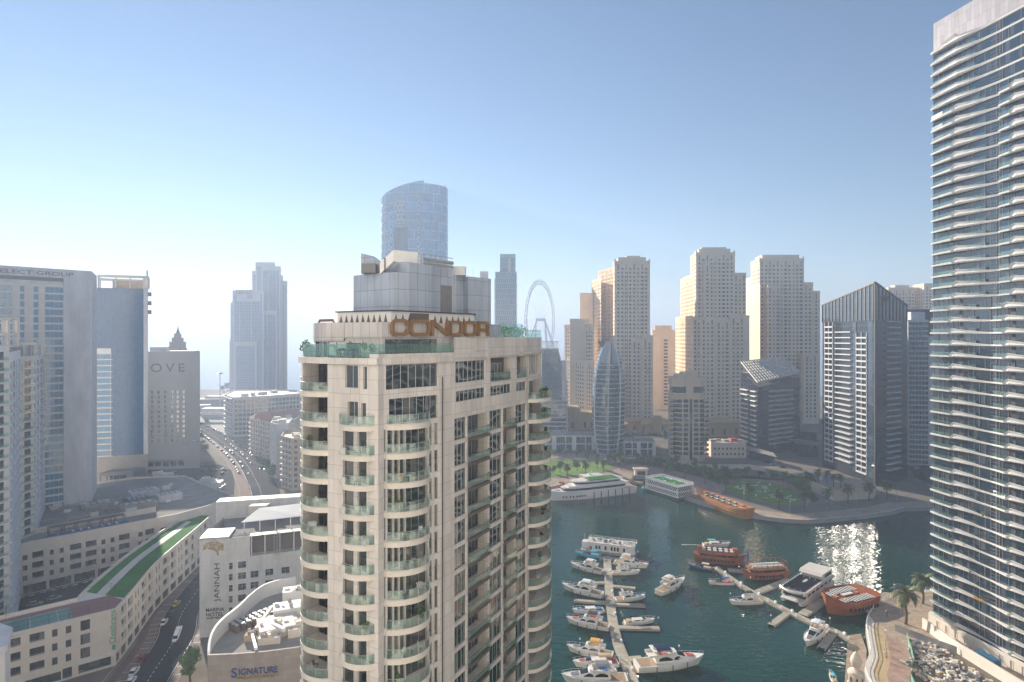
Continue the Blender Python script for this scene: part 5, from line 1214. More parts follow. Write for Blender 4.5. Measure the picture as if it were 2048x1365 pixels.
# --- round fronted building with roof plant
def round_block():
 T = thing('restaurant_building', 'round fronted stone building with curved white parapet, roof machinery and a blue and gold sign', 'building', (-60, 150, GZ), world=True)
 zr = 24.5; top = zr; front = [A(415, 133), A(470, 133.5), A(530, 134.5), A(600, 136.5)]; rear = [A(592, 173), A(560, 171), A(528, 167.5), A(500, 161), A(475, 154), A(445, 147.5), A(424, 141.5), A(416, 137)]
 poly = front + [Vector((-50, 170))] + rear; st = panel('stone_cladding', (.31, .27, .24), (.22, .19, .17), 2.0, 1.1, .02, .7, .07, .5)
 mb = MB(); mb.prism([(q.x, q.y) for q in poly], GZ, top - 2.2, 0, bottom=False, mt=1); mb.build('wall', [st, M_['roofgrey']], T)
 mb = MB(); rr = smooth_line(rear + [front[0]], 3); ins = offset_line(rr, -.55 if True else 0)
 cen = Vector((-58, 150)); ins = [q + (cen - q).normalized() * .6 for q in rr]
 for i in range(len(rr) - 1):
  h = lambda k: top + (1.6 if k < len(rr) - 8 else 1.6 * (len(rr) - 1 - k) / 7)
  a, b, c, d = rr[i], rr[i + 1], ins[i + 1], ins[i]
  mb.loft([[(a.x, a.y, top - 3), (d.x, d.y, top - 3), (d.x, d.y, h(i)), (a.x, a.y, h(i))], [(b.x, b.y, top - 3), (c.x, c.y, top - 3), (c.x, c.y, h(i + 1)), (b.x, b.y, h(i + 1))]], caps=False)
 mb.build('parapet', [M_['white']], T)
 mb = MB()
 for i in range(len(front) - 1):
  facade(mb, front[i], front[i + 1], top - 2.2, top, []); a, b = front[i], front[i + 1]; mb.face([(a.x, a.y, top), (b.x, b.y, top), (b.x, b.y + .5, top), (a.x, a.y + .5, top)]); mb.face([(b.x, b.y + .5, top - 2.2), (a.x, a.y + .5, top - 2.2), (a.x, a.y + .5, top), (b.x, b.y + .5, top)])
 mb.build('parapet', [st], T)
 zd = top - 2.2
 fan = MB(); c0 = G(468, 1262, zd); d = Vector((.62, .78)); n_ = Vector((.78, -.62))
 base = MB()
 for i in range(10):
  for j in range(3):
   c = c0 + d * (i * 1.5) + n_ * (j * 1.35 - 1.3); base.prism([(q.x, q.y) for q in rect(c.x, c.y, 1.15, 1.3, math.atan2(d.y, d.x))], zd, zd + 1.7); fan.cyl((c.x, c.y), .5, zd + 1.7, zd + 1.95, 10); fan.cyl((c.x, c.y), .16, zd + 1.95, zd + 2.0, 8)
 base.build('cooling_unit', [M_['brown']], T); fan.build('roof_fan', [M_['alu']], T)
 rng = random.Random(11)
 for (px, py, w_, d_, h, an, mk) in ((555, 1262, 9, 8, 2.4, .5, 'warmwhite'), (575, 1235, 7, 5, 3.2, .4, 'white'), (560, 1225, 5, 3, 1.2, .5, 'cream'), (585, 1200, 5, 4, 3.0, .3, 'white'), (535, 1248, 3, 3, 1.2, .2, 'tan'), (592, 1262, 4, 7, 2.0, .4, 'warmwhite'), (500, 1280, 2.2, 2, 1.5, .1, 'tan'), (540, 1285, 5, 2.4, 1.6, .2, 'warmwhite')):
  c = G(px, py, zd); mb = MB(); mb.prism([(q.x, q.y) for q in rect(c.x, c.y, w_, d_, an)], zd, zd + h)
  for _ in range(5):
   q = c + Vector((rng.uniform(-w_, w_) * .4, rng.uniform(-d_, d_) * .4)); mb.prism([(v.x, v.y) for v in rect(q.x, q.y, rng.uniform(.4, 1.5), rng.uniform(.4, 1.2), rng.uniform(0, 1))], zd + h, zd + h + rng.uniform(.2, .9), rng.choice([0, 1]))
  mb.build('plant_room', [M_[mk], M_['concrete']], T)
 for (p0, p1, r) in (((512, 1255), (545, 1215), .35), ((528, 1238), (568, 1262), .4), ((503, 1262), (512, 1300), .3)):
  a, b = G(p0[0], p0[1], zd + 2), G(p1[0], p1[1], zd + 2.6); mb = MB(); mb.bar((a.x, a.y, zd + 1.6), (b.x, b.y, zd + 2.8), r * 2); mb.build('air_duct', [M_['whitemetal']], T)
 c = G(501, 1276, zd); mb = MB(); mb.cyl((c.x, c.y), .7, zd, zd + 1.5, 12); mb.build('water_tank', [plain('rust_tank', (.42, .14, .07), .7, .2)], T)
 _, t, n, W = frame2(front[1], front[2]); bl = plain('sign_blue', (.05, .06, .22), .5, .05); gd = plain('sign_gold', (.45, .33, .1), .4, .05, metal=.4)
 P = front[0].lerp(front[1], .86) + n * .25
 text('S', 'wall_sign', 3.0, bl, T, P, t, Z(1357, 133), n, .02, 1, .08)
 tx = text('IGNATURE', 'wall_sign', 2.0, bl, T, P + t * 1.6, t, Z(1353.5, 133), n, .02, 1, .08)
 bpy.context.view_layer.update(); tx.matrix_basis = tx.matrix_basis @ Matrix.Diagonal((8.2 / tx.dimensions.x, 1, 1, 1))
 tx = text('HOTEL APARTMENTS & SPA', 'wall_sign', .8, gd, T, P + t * 1.2, t, Z(1361.5, 133), n, .01, 1, .08)
 bpy.context.view_layer.update(); tx.matrix_basis = tx.matrix_basis @ Matrix.Diagonal((8.6 / tx.dimensions.x, 1, 1, 1))
round_block()
# ================================================================== FAR SIDE OF THE MARINA
M_['jglass'] = glass('far_window_glass', (0.03, 0.034, 0.04), 1.5, 0.1, (0.12, 0.11, 0.10), 0.4, 0.0)
def sand_tower(label, blocks, mat='sand', fh=4.3, cw=4.3, name='apartment_tower', zb=GZ, group='sand coloured apartment towers'):
 """blocks: (px0, px1, py_top, D, depth, style) seen from the marina; one stepped tower"""
 x0 = X(blocks[0][0], blocks[0][3]); T = thing(name, label, 'apartment tower', (x0, blocks[0][3], zb), group=group, world=True); pn = []
 for (px0, px1, pyt, D, dep, st) in blocks:
  zt = Z(pyt, D); mb = MB(); fr_, rt = A(px0, D + (48 if 'L' in st else 0)), A(px1, D); bkr, bkl = rt + Vector((dep * .12, dep)), fr_ + Vector((dep * .12, dep))
  if 'L' in st: bkr = rt + Vector((4, 60))
  for a, b, vis in ((fr_, rt, 1), (rt, bkr, fr_.x < 0), (bkr, bkl, 0), (bkl, fr_, fr_.x > 0)):
   W = (b - a).length; ops = []
   if vis and 'b' not in st and W > 3.5:
    nc = max(1, int(W / cw)); m_ = (W - nc * cw) / 2; z = zb + 6
    while z + fh < zt - 2.5:
     topf = z + 3 * fh > zt - 2.5
     for c in range(nc):
      u = m_ + c * cw + cw * .5; wide = (c % 4 == 2) and 'w' in st
      if 'p' in st and c % 5 == 3: continue
      hw = 1.55 if wide else 1.05
      if topf and zt - z > fh * 1.3 and c % 2 == 0 and z + 2 * fh > zt - 2.5 - fh * .2: ops.append((u - .6, u + .6, z + .5, min(zt - 2.2, z + fh * 1.8), .35))
      else: ops.append((u - hw, u + hw, z + 1.0, z + 3.1, .35))
     z += fh
   good = []
   for o in ops:
    if o[3] < zt - .6: good.append(o)
   pn += facade(mb, a, b, zb, zt, good)
  mb.cap([(q.x, q.y, zt) for q in (fr_, rt, bkr, bkl)])
  po = inset([fr_, rt, bkr, bkl], -.55)
  mb.prism([(q.x, q.y) for q in po], zt - 1.9, zt - 1.1); mb.prism([(q.x, q.y) for q in inset([fr_, rt, bkr, bkl], -.25)], zt + .002, zt + 1.1)
  if 'c' in st:                                        # little roof house with urn-like corner posts
   q = inset(po, 4.5) if dep > 12 and (rt - fr_).length > 14 else inset(po, 2); mb.prism([(v.x, v.y) for v in q], zt + 1.1, zt + 5.5)
   for v in inset(po, 1.2): mb.cyl((v.x, v.y), .8, zt + 1.1, zt + 3.4, 6, r2=.5)
  # shallow pilasters running up the front
  n_p = int((rt - fr_).length / (cw * 3))
  for k in range(1, n_p + 1):
   q = fr_.lerp(rt, k / (n_p + 1)); mb.bar((q.x, q.y - .12, zb), (q.x, q.y - .12, zt - 1.2), .55, .4)
  mb.build('wall', [M_[mat]], T)
 add_windows(T, pn, [M_['jglass']], 100)
 return T
sand_tower('short sand coloured tower with a corniced roof house, beside the great wheel', [(1129, 1188, 650, 655, 26, 'wL'), (1133, 1187, 724, 636, 20, 'pL'), (1140, 1180, 640, 668, 10, 'b')])
sand_tower('sand coloured tower stepping up behind, half hidden by its taller neighbour', [(1160, 1186, 588, 735, 24, 'b'), (1184, 1202, 557, 700, 24, 'L'), (1198, 1230, 535, 700, 26, 'L')])
sand_tower('slim tall sand coloured tower rising straight behind the bullet shaped glass tower', [(1229, 1300, 524, 650, 32, 'wc'), (1253, 1280, 514, 664, 14, 'b'), (1226, 1250, 735, 640, 16, 'p'), (1284, 1306, 673, 642, 30, 'p'), (1262, 1284, 680, 645, 20, '')])
T = sand_tower('plain greyish slab tower with one window column between two sand towers', [(1305, 1359, 662, 770, 9, 'b'), (1310, 1343, 653, 773, 5, 'b')], 'sand2')
q0, q1 = A(1327, 769.6), A(1336, 769.6); mb = MB(); pn = facade(mb, q0, q1, GZ, Z(664, 770), [(.4, (q1 - q0).length - .4, z, z + 2.6, .3) for z in np.arange(8, Z(672, 770) - 4, 4.3)]); mb.build('wall', [M_['sand2']], T); add_windows(T, pn, [M_['jglass']], 100)
sand_tower('broad stepped sand tower, tallest of the row, with peach sunlit left wings', [(1392, 1470, 507, 640, 34, 'wc'), (1403, 1452, 497, 655, 14, 'b'), (1369, 1393, 548, 645, 30, 'L'), (1468, 1492, 548, 648, 26, ''), (1359, 1386, 633, 632, 30, 'L'), (1386, 1403, 636, 630, 26, ''), (1402, 1430, 636, 622, 18, 'p'), (1430, 1462, 640, 627, 16, 'w'), (1460, 1499, 633, 634, 26, 'p'), (1408, 1422, 528, 634, 10, '')])
sand_tower('stepped sand tower behind the two dark glass towers', [(1519, 1608, 519, 660, 34, 'wc'), (1583, 1597, 512, 675, 8, 'b'), (1501, 1520, 572, 655, 30, 'L'), (1511, 1522, 551, 662, 20, 'L'), (1606, 1626, 567, 662, 26, ''), (1625, 1640, 584, 670, 24, ''), (1536, 1560, 573, 650, 16, 'w'), (1606, 1638, 709, 645, 20, 'p')])
sand_tower('distant sand tower peeking over the tall dark glass roof', [(1777, 1830, 577, 800, 26, 'w'), (1790, 1818, 572, 812, 12, 'b')])
sand_tower('distant orange tinted sand tower squeezed beside the wavy balcony tower', [(1848, 1880, 569, 790, 26, '')])
# --- sand podiums along the road
def podium(label, parts, mat='ochre'):
 T = thing('podium_building', label, 'building', (X(parts[0][0], parts[0][4]), parts[0][4], GZ), world=True); mb = MB(); pn = []
 for (px0, px1, pyt, k, D, dep) in parts:
  a, b = A(px0, D), A(px1, D); zt = Z(pyt, D); W = (b - a).length
  ops = [(u, u + 2.2, GZ + 2, min(zt - 2, GZ + 8), .6) for u in np.arange(4, W - 4, k)] if k else []
  pn += facade(mb, a, b, GZ, zt, ops); e, f = b + Vector((0, dep)), a + Vector((0, dep)); facade(mb, b, e, GZ, zt, []); facade(mb, e, f, GZ, zt, []); facade(mb, f, a, GZ, zt, []); mb.cap([(q.x, q.y, zt) for q in (a, b, e, f)])
  mb.prism([(q.x, q.y) for q in inset([a, b, e, f], -.3)], zt - 1.2, zt - .5)
 mb.build('wall', [M_[mat]], T); add_windows(T, pn, [M_['jglass']], 60)
podium('yellow ochre podium like a little fort below the short sand tower', [(1135, 1160, 815, 6, 600, 20), (1160, 1192, 826, 7, 602, 20), (1128, 1142, 835, 0, 590, 10), (1150, 1158, 818, 0, 594, 8)])
podium('long ochre podium with red awnings behind the bullet shaped tower', [(1240, 1345, 848, 9, 585, 30), (1305, 1324, 834, 0, 583, 10), (1258, 1340, 842, 0, 600, 20)])
podium('low ochre podium behind the round balconied cream tower', [(1415, 1482, 845, 11, 560, 30), (1480, 1560, 850, 9, 600, 30)], 'ochre')
for i, (px, D, mk, lab) in enumerate(((1262, 584, 'red', 'red awning on the long ochre podium'), (1276, 584, 'red', 'red awning on the long ochre podium'), (1290, 584, 'yellow', 'yellow awning on the long ochre podium'))):
 q = A(px, D - 1.5); T = tag(MB().build('x', M_[mk]) if False else (lambda m_: (m_.loft([[(q.x - 3, q.y, 11), (q.x + 3, q.y, 11), (q.x + 3, q.y, 11.15), (q.x - 3, q.y, 11.15)], [(q.x - 3, q.y + 2, 12.6), (q.x + 3, q.y + 2, 12.6), (q.x + 3, q.y + 2, 12.8), (q.x - 3, q.y + 2, 12.8)]]), m_.build('awning', M_[mk]))[1])(MB()), lab, 'awning', 'awnings on the ochre podium')
# --- far hazy towers
def address():
 D = 800; T = thing('hotel_tower', 'huge curved blue tower with a tall gateway opening, rising behind the beige tower', 'hotel tower', (X(820, D), D, GZ), world=True)
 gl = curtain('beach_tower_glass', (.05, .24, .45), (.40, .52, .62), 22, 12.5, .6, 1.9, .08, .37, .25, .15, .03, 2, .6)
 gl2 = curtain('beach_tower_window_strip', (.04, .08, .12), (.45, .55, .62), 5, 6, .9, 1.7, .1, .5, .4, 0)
 cx, rx, ry = X(822, D), 46, 34
 def P(a): return Vector((cx + rx * math.sin(a), D + 30 - ry * math.cos(a)))
 def wallz(a0, a1, z0, z1, mat, off=0, n=10, name='wall'):
  mb = MB(); L = 0; pts = [P(a0 + (a1 - a0) * i / n) for i in range(n + 1)]
  pts = [q + (q - Vector((cx, D + 30))).normalized() * off for q in pts]
  for i in range(n):
   a, b = pts[i], pts[i + 1]; l = (b - a).length; z0_ = z0; za, zb_ = (z1(a.x), z1(b.x)) if callable(z1) else (z1, z1)
   mb.face([(a.x, a.y, z0_), (b.x, b.y, z0_), (b.x, b.y, zb_), (a.x, a.y, za)], 0, [(L, z0), (L + l, z0), (L + l, zb_), (L, za)]); L += l
  return mb.build(name, [mat], T)
 xl, xr = cx - rx, cx + rx
 z_hi = lambda x: Z(395, D) + (Z(362, D) - Z(395, D)) * max(0, min(1, (x - xl) / (X(848, D) - xl))) ** .6
 z_lo = Z(367, D)
 ax = lambda px: math.asin(max(-1, min(1, (X(px, D) - cx) / rx)))
 g0, g1, gz = ax(787), ax(817), Z(455, D)
 wallz(-math.pi * .62, g0, GZ, z_hi, gl); wallz(g0, g1, gz, z_hi, gl, n=4); wallz(g1, ax(848), GZ, z_hi, gl, n=6); wallz(ax(848), math.pi * .6, GZ, z_lo, gl, n=8)
 mb = MB(); q0, q1 = P(g0), P(g1); r0, r1 = q0 + Vector((2, 14)), q1 + Vector((2, 14))
 mb.face([(q0.x, q0.y, GZ), (r0.x, r0.y, GZ), (r0.x, r0.y, gz), (q0.x, q0.y, gz)]); mb.face([(r0.x, r0.y, GZ), (r1.x, r1.y, GZ), (r1.x, r1.y, gz), (r0.x, r0.y, gz)]); mb.face([(r1.x, r1.y, GZ), (q1.x, q1.y, GZ), (q1.x, q1.y, gz), (r1.x, r1.y, gz)]); mb.face([(q0.x, q0.y, gz), (r0.x, r0.y, gz), (r1.x, r1.y, gz), (q1.x, q1.y, gz)])
 mb.build('gateway_recess', [plain('pale_blue_wall', (.16, .26, .34), .4, .05)], T)
 for px, hw, y0, y1 in ((771, 1.0, 405, 520), (782, 1.0, 405, 520), (838, 1.6, 385, 520), (759, .8, 410, 520), (782 + 14, 0, 0, 0)):
  if hw: wallz(ax(px - hw), ax(px + hw), Z(y1, D), Z(y0, D), gl2, .25, 2, 'window_strip')
 wallz(ax(793), ax(810), Z(448, D), Z(400, D), gl2, .25, 3, 'window_strip')
 pts = [P(-math.pi * .62 + math.pi * 1.22 * i / 28) for i in range(29)]
 mb = MB(); mb.cap([(q.x, q.y, min(z_hi(q.x), z_lo) - 1) for q in pts]); mb.build('roof', [M_['concrete']], T)
 mb = MB(); ins = [q + (Vector((cx, D + 30)) - q) * .14 for q in pts]; k = [i for i, q in enumerate(pts) if X(768, D) < q.x < X(849, D) and q.y < D + 30]
 for i in k[:-1]:
  a, b = ins[i], ins[i + 1]; mb.prism([(a.x, a.y), (b.x, b.y), (b.x, b.y + 8), (a.x, a.y + 8)], z_lo - 8, z_hi(a.x) + 2.5)
 mb.build('roof_screen', [M_['warmwhite']], T)
 mb = MB(); q = A(886, D); mb.bar((q.x, q.y + 25, z_lo - 1), (q.x, q.y + 25, z_lo + 5), 1.0); q = A(862, D); mb.box(q.x - 2, q.y + 20, z_lo - 1, q.x + 2, q.y + 23, z_lo + 3); mb.build('roof_mast', [M_['grey']], T)
address()
def beach_pair():
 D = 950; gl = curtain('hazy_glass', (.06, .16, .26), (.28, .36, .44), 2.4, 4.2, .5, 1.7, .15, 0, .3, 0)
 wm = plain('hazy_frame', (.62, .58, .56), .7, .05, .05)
 def tw(label, blocks, txt, group=None):
  T = thing('hotel_tower', label, 'hotel tower', (X(blocks[0][0], D), D, GZ), world=True, group=group)
  for (px0, px1, py, d, frame) in blocks:
   a, b = A(px0, D + d), A(px1, D + d); zt = Z(py, D + d); q = [a, b, b + Vector((-8, 24)), a + Vector((-8, 24))]
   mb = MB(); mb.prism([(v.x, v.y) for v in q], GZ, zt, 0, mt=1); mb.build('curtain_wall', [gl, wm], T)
   mb = MB()
   for s in frame: v = a.lerp(b, s); mb.bar((v.x, v.y - .3, GZ), (v.x, v.y - .3, zt), 2.6 if s in (0, 1) else 1.3, .9)
   mb.prism([(v.x, v.y) for v in inset(q, -.6)], zt - 6, zt + .8); mb.build('frame', [wm], T)
  if txt:
   a, b = A(txt[1], D + txt[4] - 1.6), A(txt[2], D + txt[4] - 1.6); tx = text(txt[0], 'wall_letters', 9, M_['grey'], T, a, (1, 0), Z(txt[3], D) , (0, -1), .05, 1, .3)
   bpy.context.view_layer.update(); tx.matrix_basis = tx.matrix_basis @ Matrix.Diagonal(((b.x - a.x) / tx.dimensions.x, 1, 1, 1))
  return T
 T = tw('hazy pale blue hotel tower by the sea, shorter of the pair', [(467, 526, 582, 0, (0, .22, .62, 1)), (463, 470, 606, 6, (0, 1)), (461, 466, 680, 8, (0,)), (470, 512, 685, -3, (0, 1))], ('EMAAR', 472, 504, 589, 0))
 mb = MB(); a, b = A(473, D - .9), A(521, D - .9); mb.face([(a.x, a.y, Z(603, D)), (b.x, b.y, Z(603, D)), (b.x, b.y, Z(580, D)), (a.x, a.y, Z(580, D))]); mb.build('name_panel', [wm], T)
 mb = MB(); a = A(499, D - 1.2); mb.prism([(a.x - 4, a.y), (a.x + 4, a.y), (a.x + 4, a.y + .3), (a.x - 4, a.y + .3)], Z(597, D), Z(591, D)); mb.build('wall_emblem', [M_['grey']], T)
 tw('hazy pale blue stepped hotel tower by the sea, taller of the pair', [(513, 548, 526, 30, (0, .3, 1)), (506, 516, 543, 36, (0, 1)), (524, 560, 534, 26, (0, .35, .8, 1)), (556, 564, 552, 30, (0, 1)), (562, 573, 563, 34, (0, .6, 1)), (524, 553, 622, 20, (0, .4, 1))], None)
 D = 900; T = thing('residential_tower', 'narrow hazy glass tower with a green crown beside the great wheel', 'residential tower', (X(1012, D), D, GZ), world=True)
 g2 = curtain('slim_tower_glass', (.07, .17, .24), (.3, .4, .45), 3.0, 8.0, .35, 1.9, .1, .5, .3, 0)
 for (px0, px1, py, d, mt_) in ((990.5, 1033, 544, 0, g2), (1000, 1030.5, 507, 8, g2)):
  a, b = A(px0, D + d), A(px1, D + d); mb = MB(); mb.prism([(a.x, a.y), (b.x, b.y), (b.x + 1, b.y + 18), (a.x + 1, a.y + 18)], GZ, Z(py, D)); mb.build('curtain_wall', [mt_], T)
 mb = MB(); a = A(1015.5, D + 7.4); b = A(1021, D + 7.4); mb.prism([(a.x, a.y), (b.x, b.y), (b.x, b.y + .5), (a.x, a.y + .5)], Z(544, D), Z(516, D)); mb.build('crown_panel', [wm], T)
 mb = MB(); a, b = A(1000, D + 7.3), A(1030.5, D + 7.3); mb.prism([(a.x, a.y), (b.x, b.y), (b.x, b.y + .4), (a.x, a.y + .4)], Z(514, D), Z(507, D)); mb.build('crown_glass', [plain('crown_green', (.25, .5, .42), .3, .05)], T)
 for k in range(26):
  z = Z(560 + 3.6 * k, D); a = A(989, D + 4); mb = MB(); mb.box(a.x - .6, a.y, z, a.x + 1.5, a.y + 10, z + 1.2); mb.build('balcony', [wm], T)
beach_pair()
def wheel():
 D = 1750; c = Vector((X(1081, D), D, Z(640, D))); T = thing('ferris_wheel', 'giant hazy white ferris wheel on its splayed legs behind the towers', 'ferris wheel', (c.x, c.y, GZ), world=True)
 R = 77 * D / F; ang = math.radians(66); ax_ = Vector((math.cos(ang), math.sin(ang), 0)); nrm = Vector((-ax_.y, ax_.x, 0)); wm = plain('wheel_steel', (.62, .60, .62), .5, .05)
 pt = lambda a, r, o=0: c + ax_ * (r * math.cos(a)) + Vector((0, 0, r * math.sin(a))) + nrm * o
 mb = MB(); n = 72
 for r, o in ((R, 3), (R, -3), (R - 9, 0)): mb.tube([pt(2 * math.pi * k / n, r, o) for k in range(n + 1)], 1.15, 5)
 for k in range(n):
  a = 2 * math.pi * k / n; mb.bar(pt(a, R, 3), pt(a, R - 9), .8); mb.bar(pt(a, R, -3), pt(a, R - 9), .8); mb.bar(pt(a, R, 3), pt(a, R, -3), .7)
 mb.build('rim', [wm], T)
 mb = MB(); mb.tube([c - nrm * 14, c + nrm * 14], 4.2, 10); mb.build('hub', [wm], T)
 for s in (-1, 1):
  for t in (-1, 1):
   f = c + nrm * (s * 44) + ax_ * (t * 50); f.z = GZ; mb = MB(); mb.tube([c + nrm * (s * 13), f], [2.4, 4.2], 8); mb.build('leg', [wm], T)
 mb = MB()
 for k in range(24): mb.bar(pt(2 * math.pi * k / 24, R - 9), c + nrm * ((k % 2) * 16 - 8), .28)
 mb.build('spoke_cable', [wm], T)
 for k in range(48):
  a = 2 * math.pi * (k + .5) / 48; q = pt(a, R + 4.5); mb = MB(); mb.lathe((q.x, q.y), [(.5, q.z - 2), (2.0, q.z - 1.2), (2.2, q.z), (2.0, q.z + 1.2), (.5, q.z + 2)], 8); mb.build('cabin', [M_['white']], T)
wheel()
# --- bullet shaped glass tower
def bullet():
 D = 478; T = thing('office_tower', 'bullet shaped glass tower with white curved ribs beside the lawn', 'office tower', (X(1220, D), D, GZ), world=True)
 gl = curtain('bullet_glass', (.022, .055, .08), (.08, .12, .15), 2.2, 3.7, .07, 2.0, .05, 0, .5, .2, .2)
 prof = [(908, 1196, 1233), (880, 1191, 1237), (850, 1189, 1239), (810, 1189, 1240), (770, 1190, 1240.5), (740, 1194, 1239.5), (715, 1200, 1236), (698, 1206, 1231.5), (688, 1211, 1227), (683, 1215, 1223)]
 def at(z):
  for i in range(len(prof) - 1):
   z0, z1 = Z(prof[i][0], D), Z(prof[i + 1][0], D)
   if z0 <= z <= z1 + 1e-6: s = (z - z0) / (z1 - z0); return X(prof[i][1] * (1 - s) + prof[i + 1][1] * s, D), X(prof[i][2] * (1 - s) + prof[i + 1][2] * s, D)
  return X(1216, D), X(1222, D)
 z0, zt = Z(907, D), Z(683, D); N_ = 8
 def ring(z, off=0.0):
  l, r = at(z); return [(l + (r - l) * k / N_, D - 4.5 * math.sin(math.pi * k / N_) - off, z) for k in range(N_ + 1)]
 zs = list(np.arange(z0, Z(722, D), 3.7)); hi = list(np.linspace(Z(722, D), zt, 7))
 mb = MB(); zz = zs + hi; mb.loft([ring(z) for z in zz], 0, caps=False, closed=False)
 mb.build('lens_glass', [gl], T, smooth=True)
 mb = MB(); hr = [ring(z, .25) for z in np.linspace(Z(727, D), zt, 6)]; mb.loft([r[4:6] for r in hr], 0, False, False); mb.build('crown_slot', [M_['dark']], T)
 mb = MB(); mb.loft([r[0:5] for r in hr], 0, False, False); mb.loft([r[5:] for r in hr], 0, False, False); mb.build('crown_panel', [plain('crown_metal', (.36, .38, .42), .35, .06, .2, .4)], T)
 for z in zs: mb = MB(); mb.tube(ring(z, .15), .28, 4); mb.build('floor_rib', [M_['white']], T)
 mb = MB()
 for k, r in ((0, .55), (N_, .6), (4, .35)): mb.tube([ring(z, .2)[k] for z in zz], r, 5)
 mb.build('edge_rib', [M_['white']], T)
 # side wing with balconies
 for z in zs + list(hi[:3]):
  l, r = at(z); k = 15 * D / F * (1 if z < Z(790, D) else max(0.2, 1 - ((z - Z(790, D)) / 46) ** 2)); mb = MB()
  mb.prism([(r, D), (r + k, D + 6), (r + k, D + 24), (r - 8, D + 26), (l + 1, D + 22), (l, D)], z - .35, z + .35); mb.build('balcony', [M_['white']], T)
 mb = MB(); R = []
 for z in zz:
  l, r = at(z); k = 13 * D / F * (1 if z < Z(790, D) else max(0.15, 1 - ((z - Z(790, D)) / 46) ** 2)); R.append([(l + .2, D + .4, z), (r - .3, D + .5, z), (r + k, D + 7, z), (r + k - 1, D + 23, z), (r - 8, D + 24, z), (l + 1, D + 21, z)])
 mb.loft(R); mb.build('wall', [M_['winglass2']], T)
bullet()
def blue_crown():
 D = 545; T = thing('office_tower', 'leaning blue glass tower with white crown fins, half hidden behind the beige tower', 'office tower', (X(1100, D), D, GZ), world=True)
 a, b = A(1062, D), A(1132, D); mb = MB(); mb.prism([(a.x, a.y), (b.x, b.y), (b.x + 3, b.y + 25), (a.x, a.y + 25)], GZ, Z(757, D)); mb.build('wall', [M_['winglass2']], T)
 for z in np.arange(6, Z(760, D), 3.9):
  mb = MB(); mb.prism([(a.x, a.y - 1.2), (b.x + 1, b.y - 1.2), (b.x + 4, b.y + 24), (b.x + 2, b.y + 24), (b.x - 1, b.y + .1), (a.x, a.y + .1)], z, z + 1.0); mb.build('balcony', [M_['white']], T)
 gl = curtain('leaning_glass', (.05, .10, .15), (.14, .2, .25), 1.6, 4, .08, 2.0, .07, 0, .4, .2, .2); R = []
 for py, p1 in ((800, 1121), (770, 1123), (740, 1124), (715, 1121), (697, 1116)):
  z = Z(py, D); p, q = A(1084, D - 2), A(p1, D - 2); R.append([(p.x, p.y, z), (q.x, q.y, z), (q.x + 1, q.y + 16, z), (p.x, p.y + 16, z)])
 mb = MB(); mb.loft(R); mb.build('leaning_block', [gl], T)
 mb = MB()
 for k in range(14):
  q = A(1082 + k * 2.6, D - 3); mb.bar((q.x, q.y, Z(699, D)), (q.x, q.y + 1.5, Z(682 + k * .15, D)), .35)
 p, q = A(1080, D - 3), A(1118, D - 3); mb.bar((p.x, p.y, Z(698, D)), (q.x, q.y, Z(698, D)), .8); mb.bar((p.x, p.y + 1, Z(684, D)), (q.x, q.y + 1, Z(684, D)), .6); mb.build('crown_fin', [M_['white']], T)
 mb = MB(); p = A(1124, D - 2); q = A(1133, D - 2); mb.prism([(p.x, p.y), (q.x, q.y), (q.x, q.y + 10), (p.x, p.y + 10)], Z(800, D), Z(722, D)); mb.build('stair_shaft', [M_['slabwhite']], T)
blue_crown()
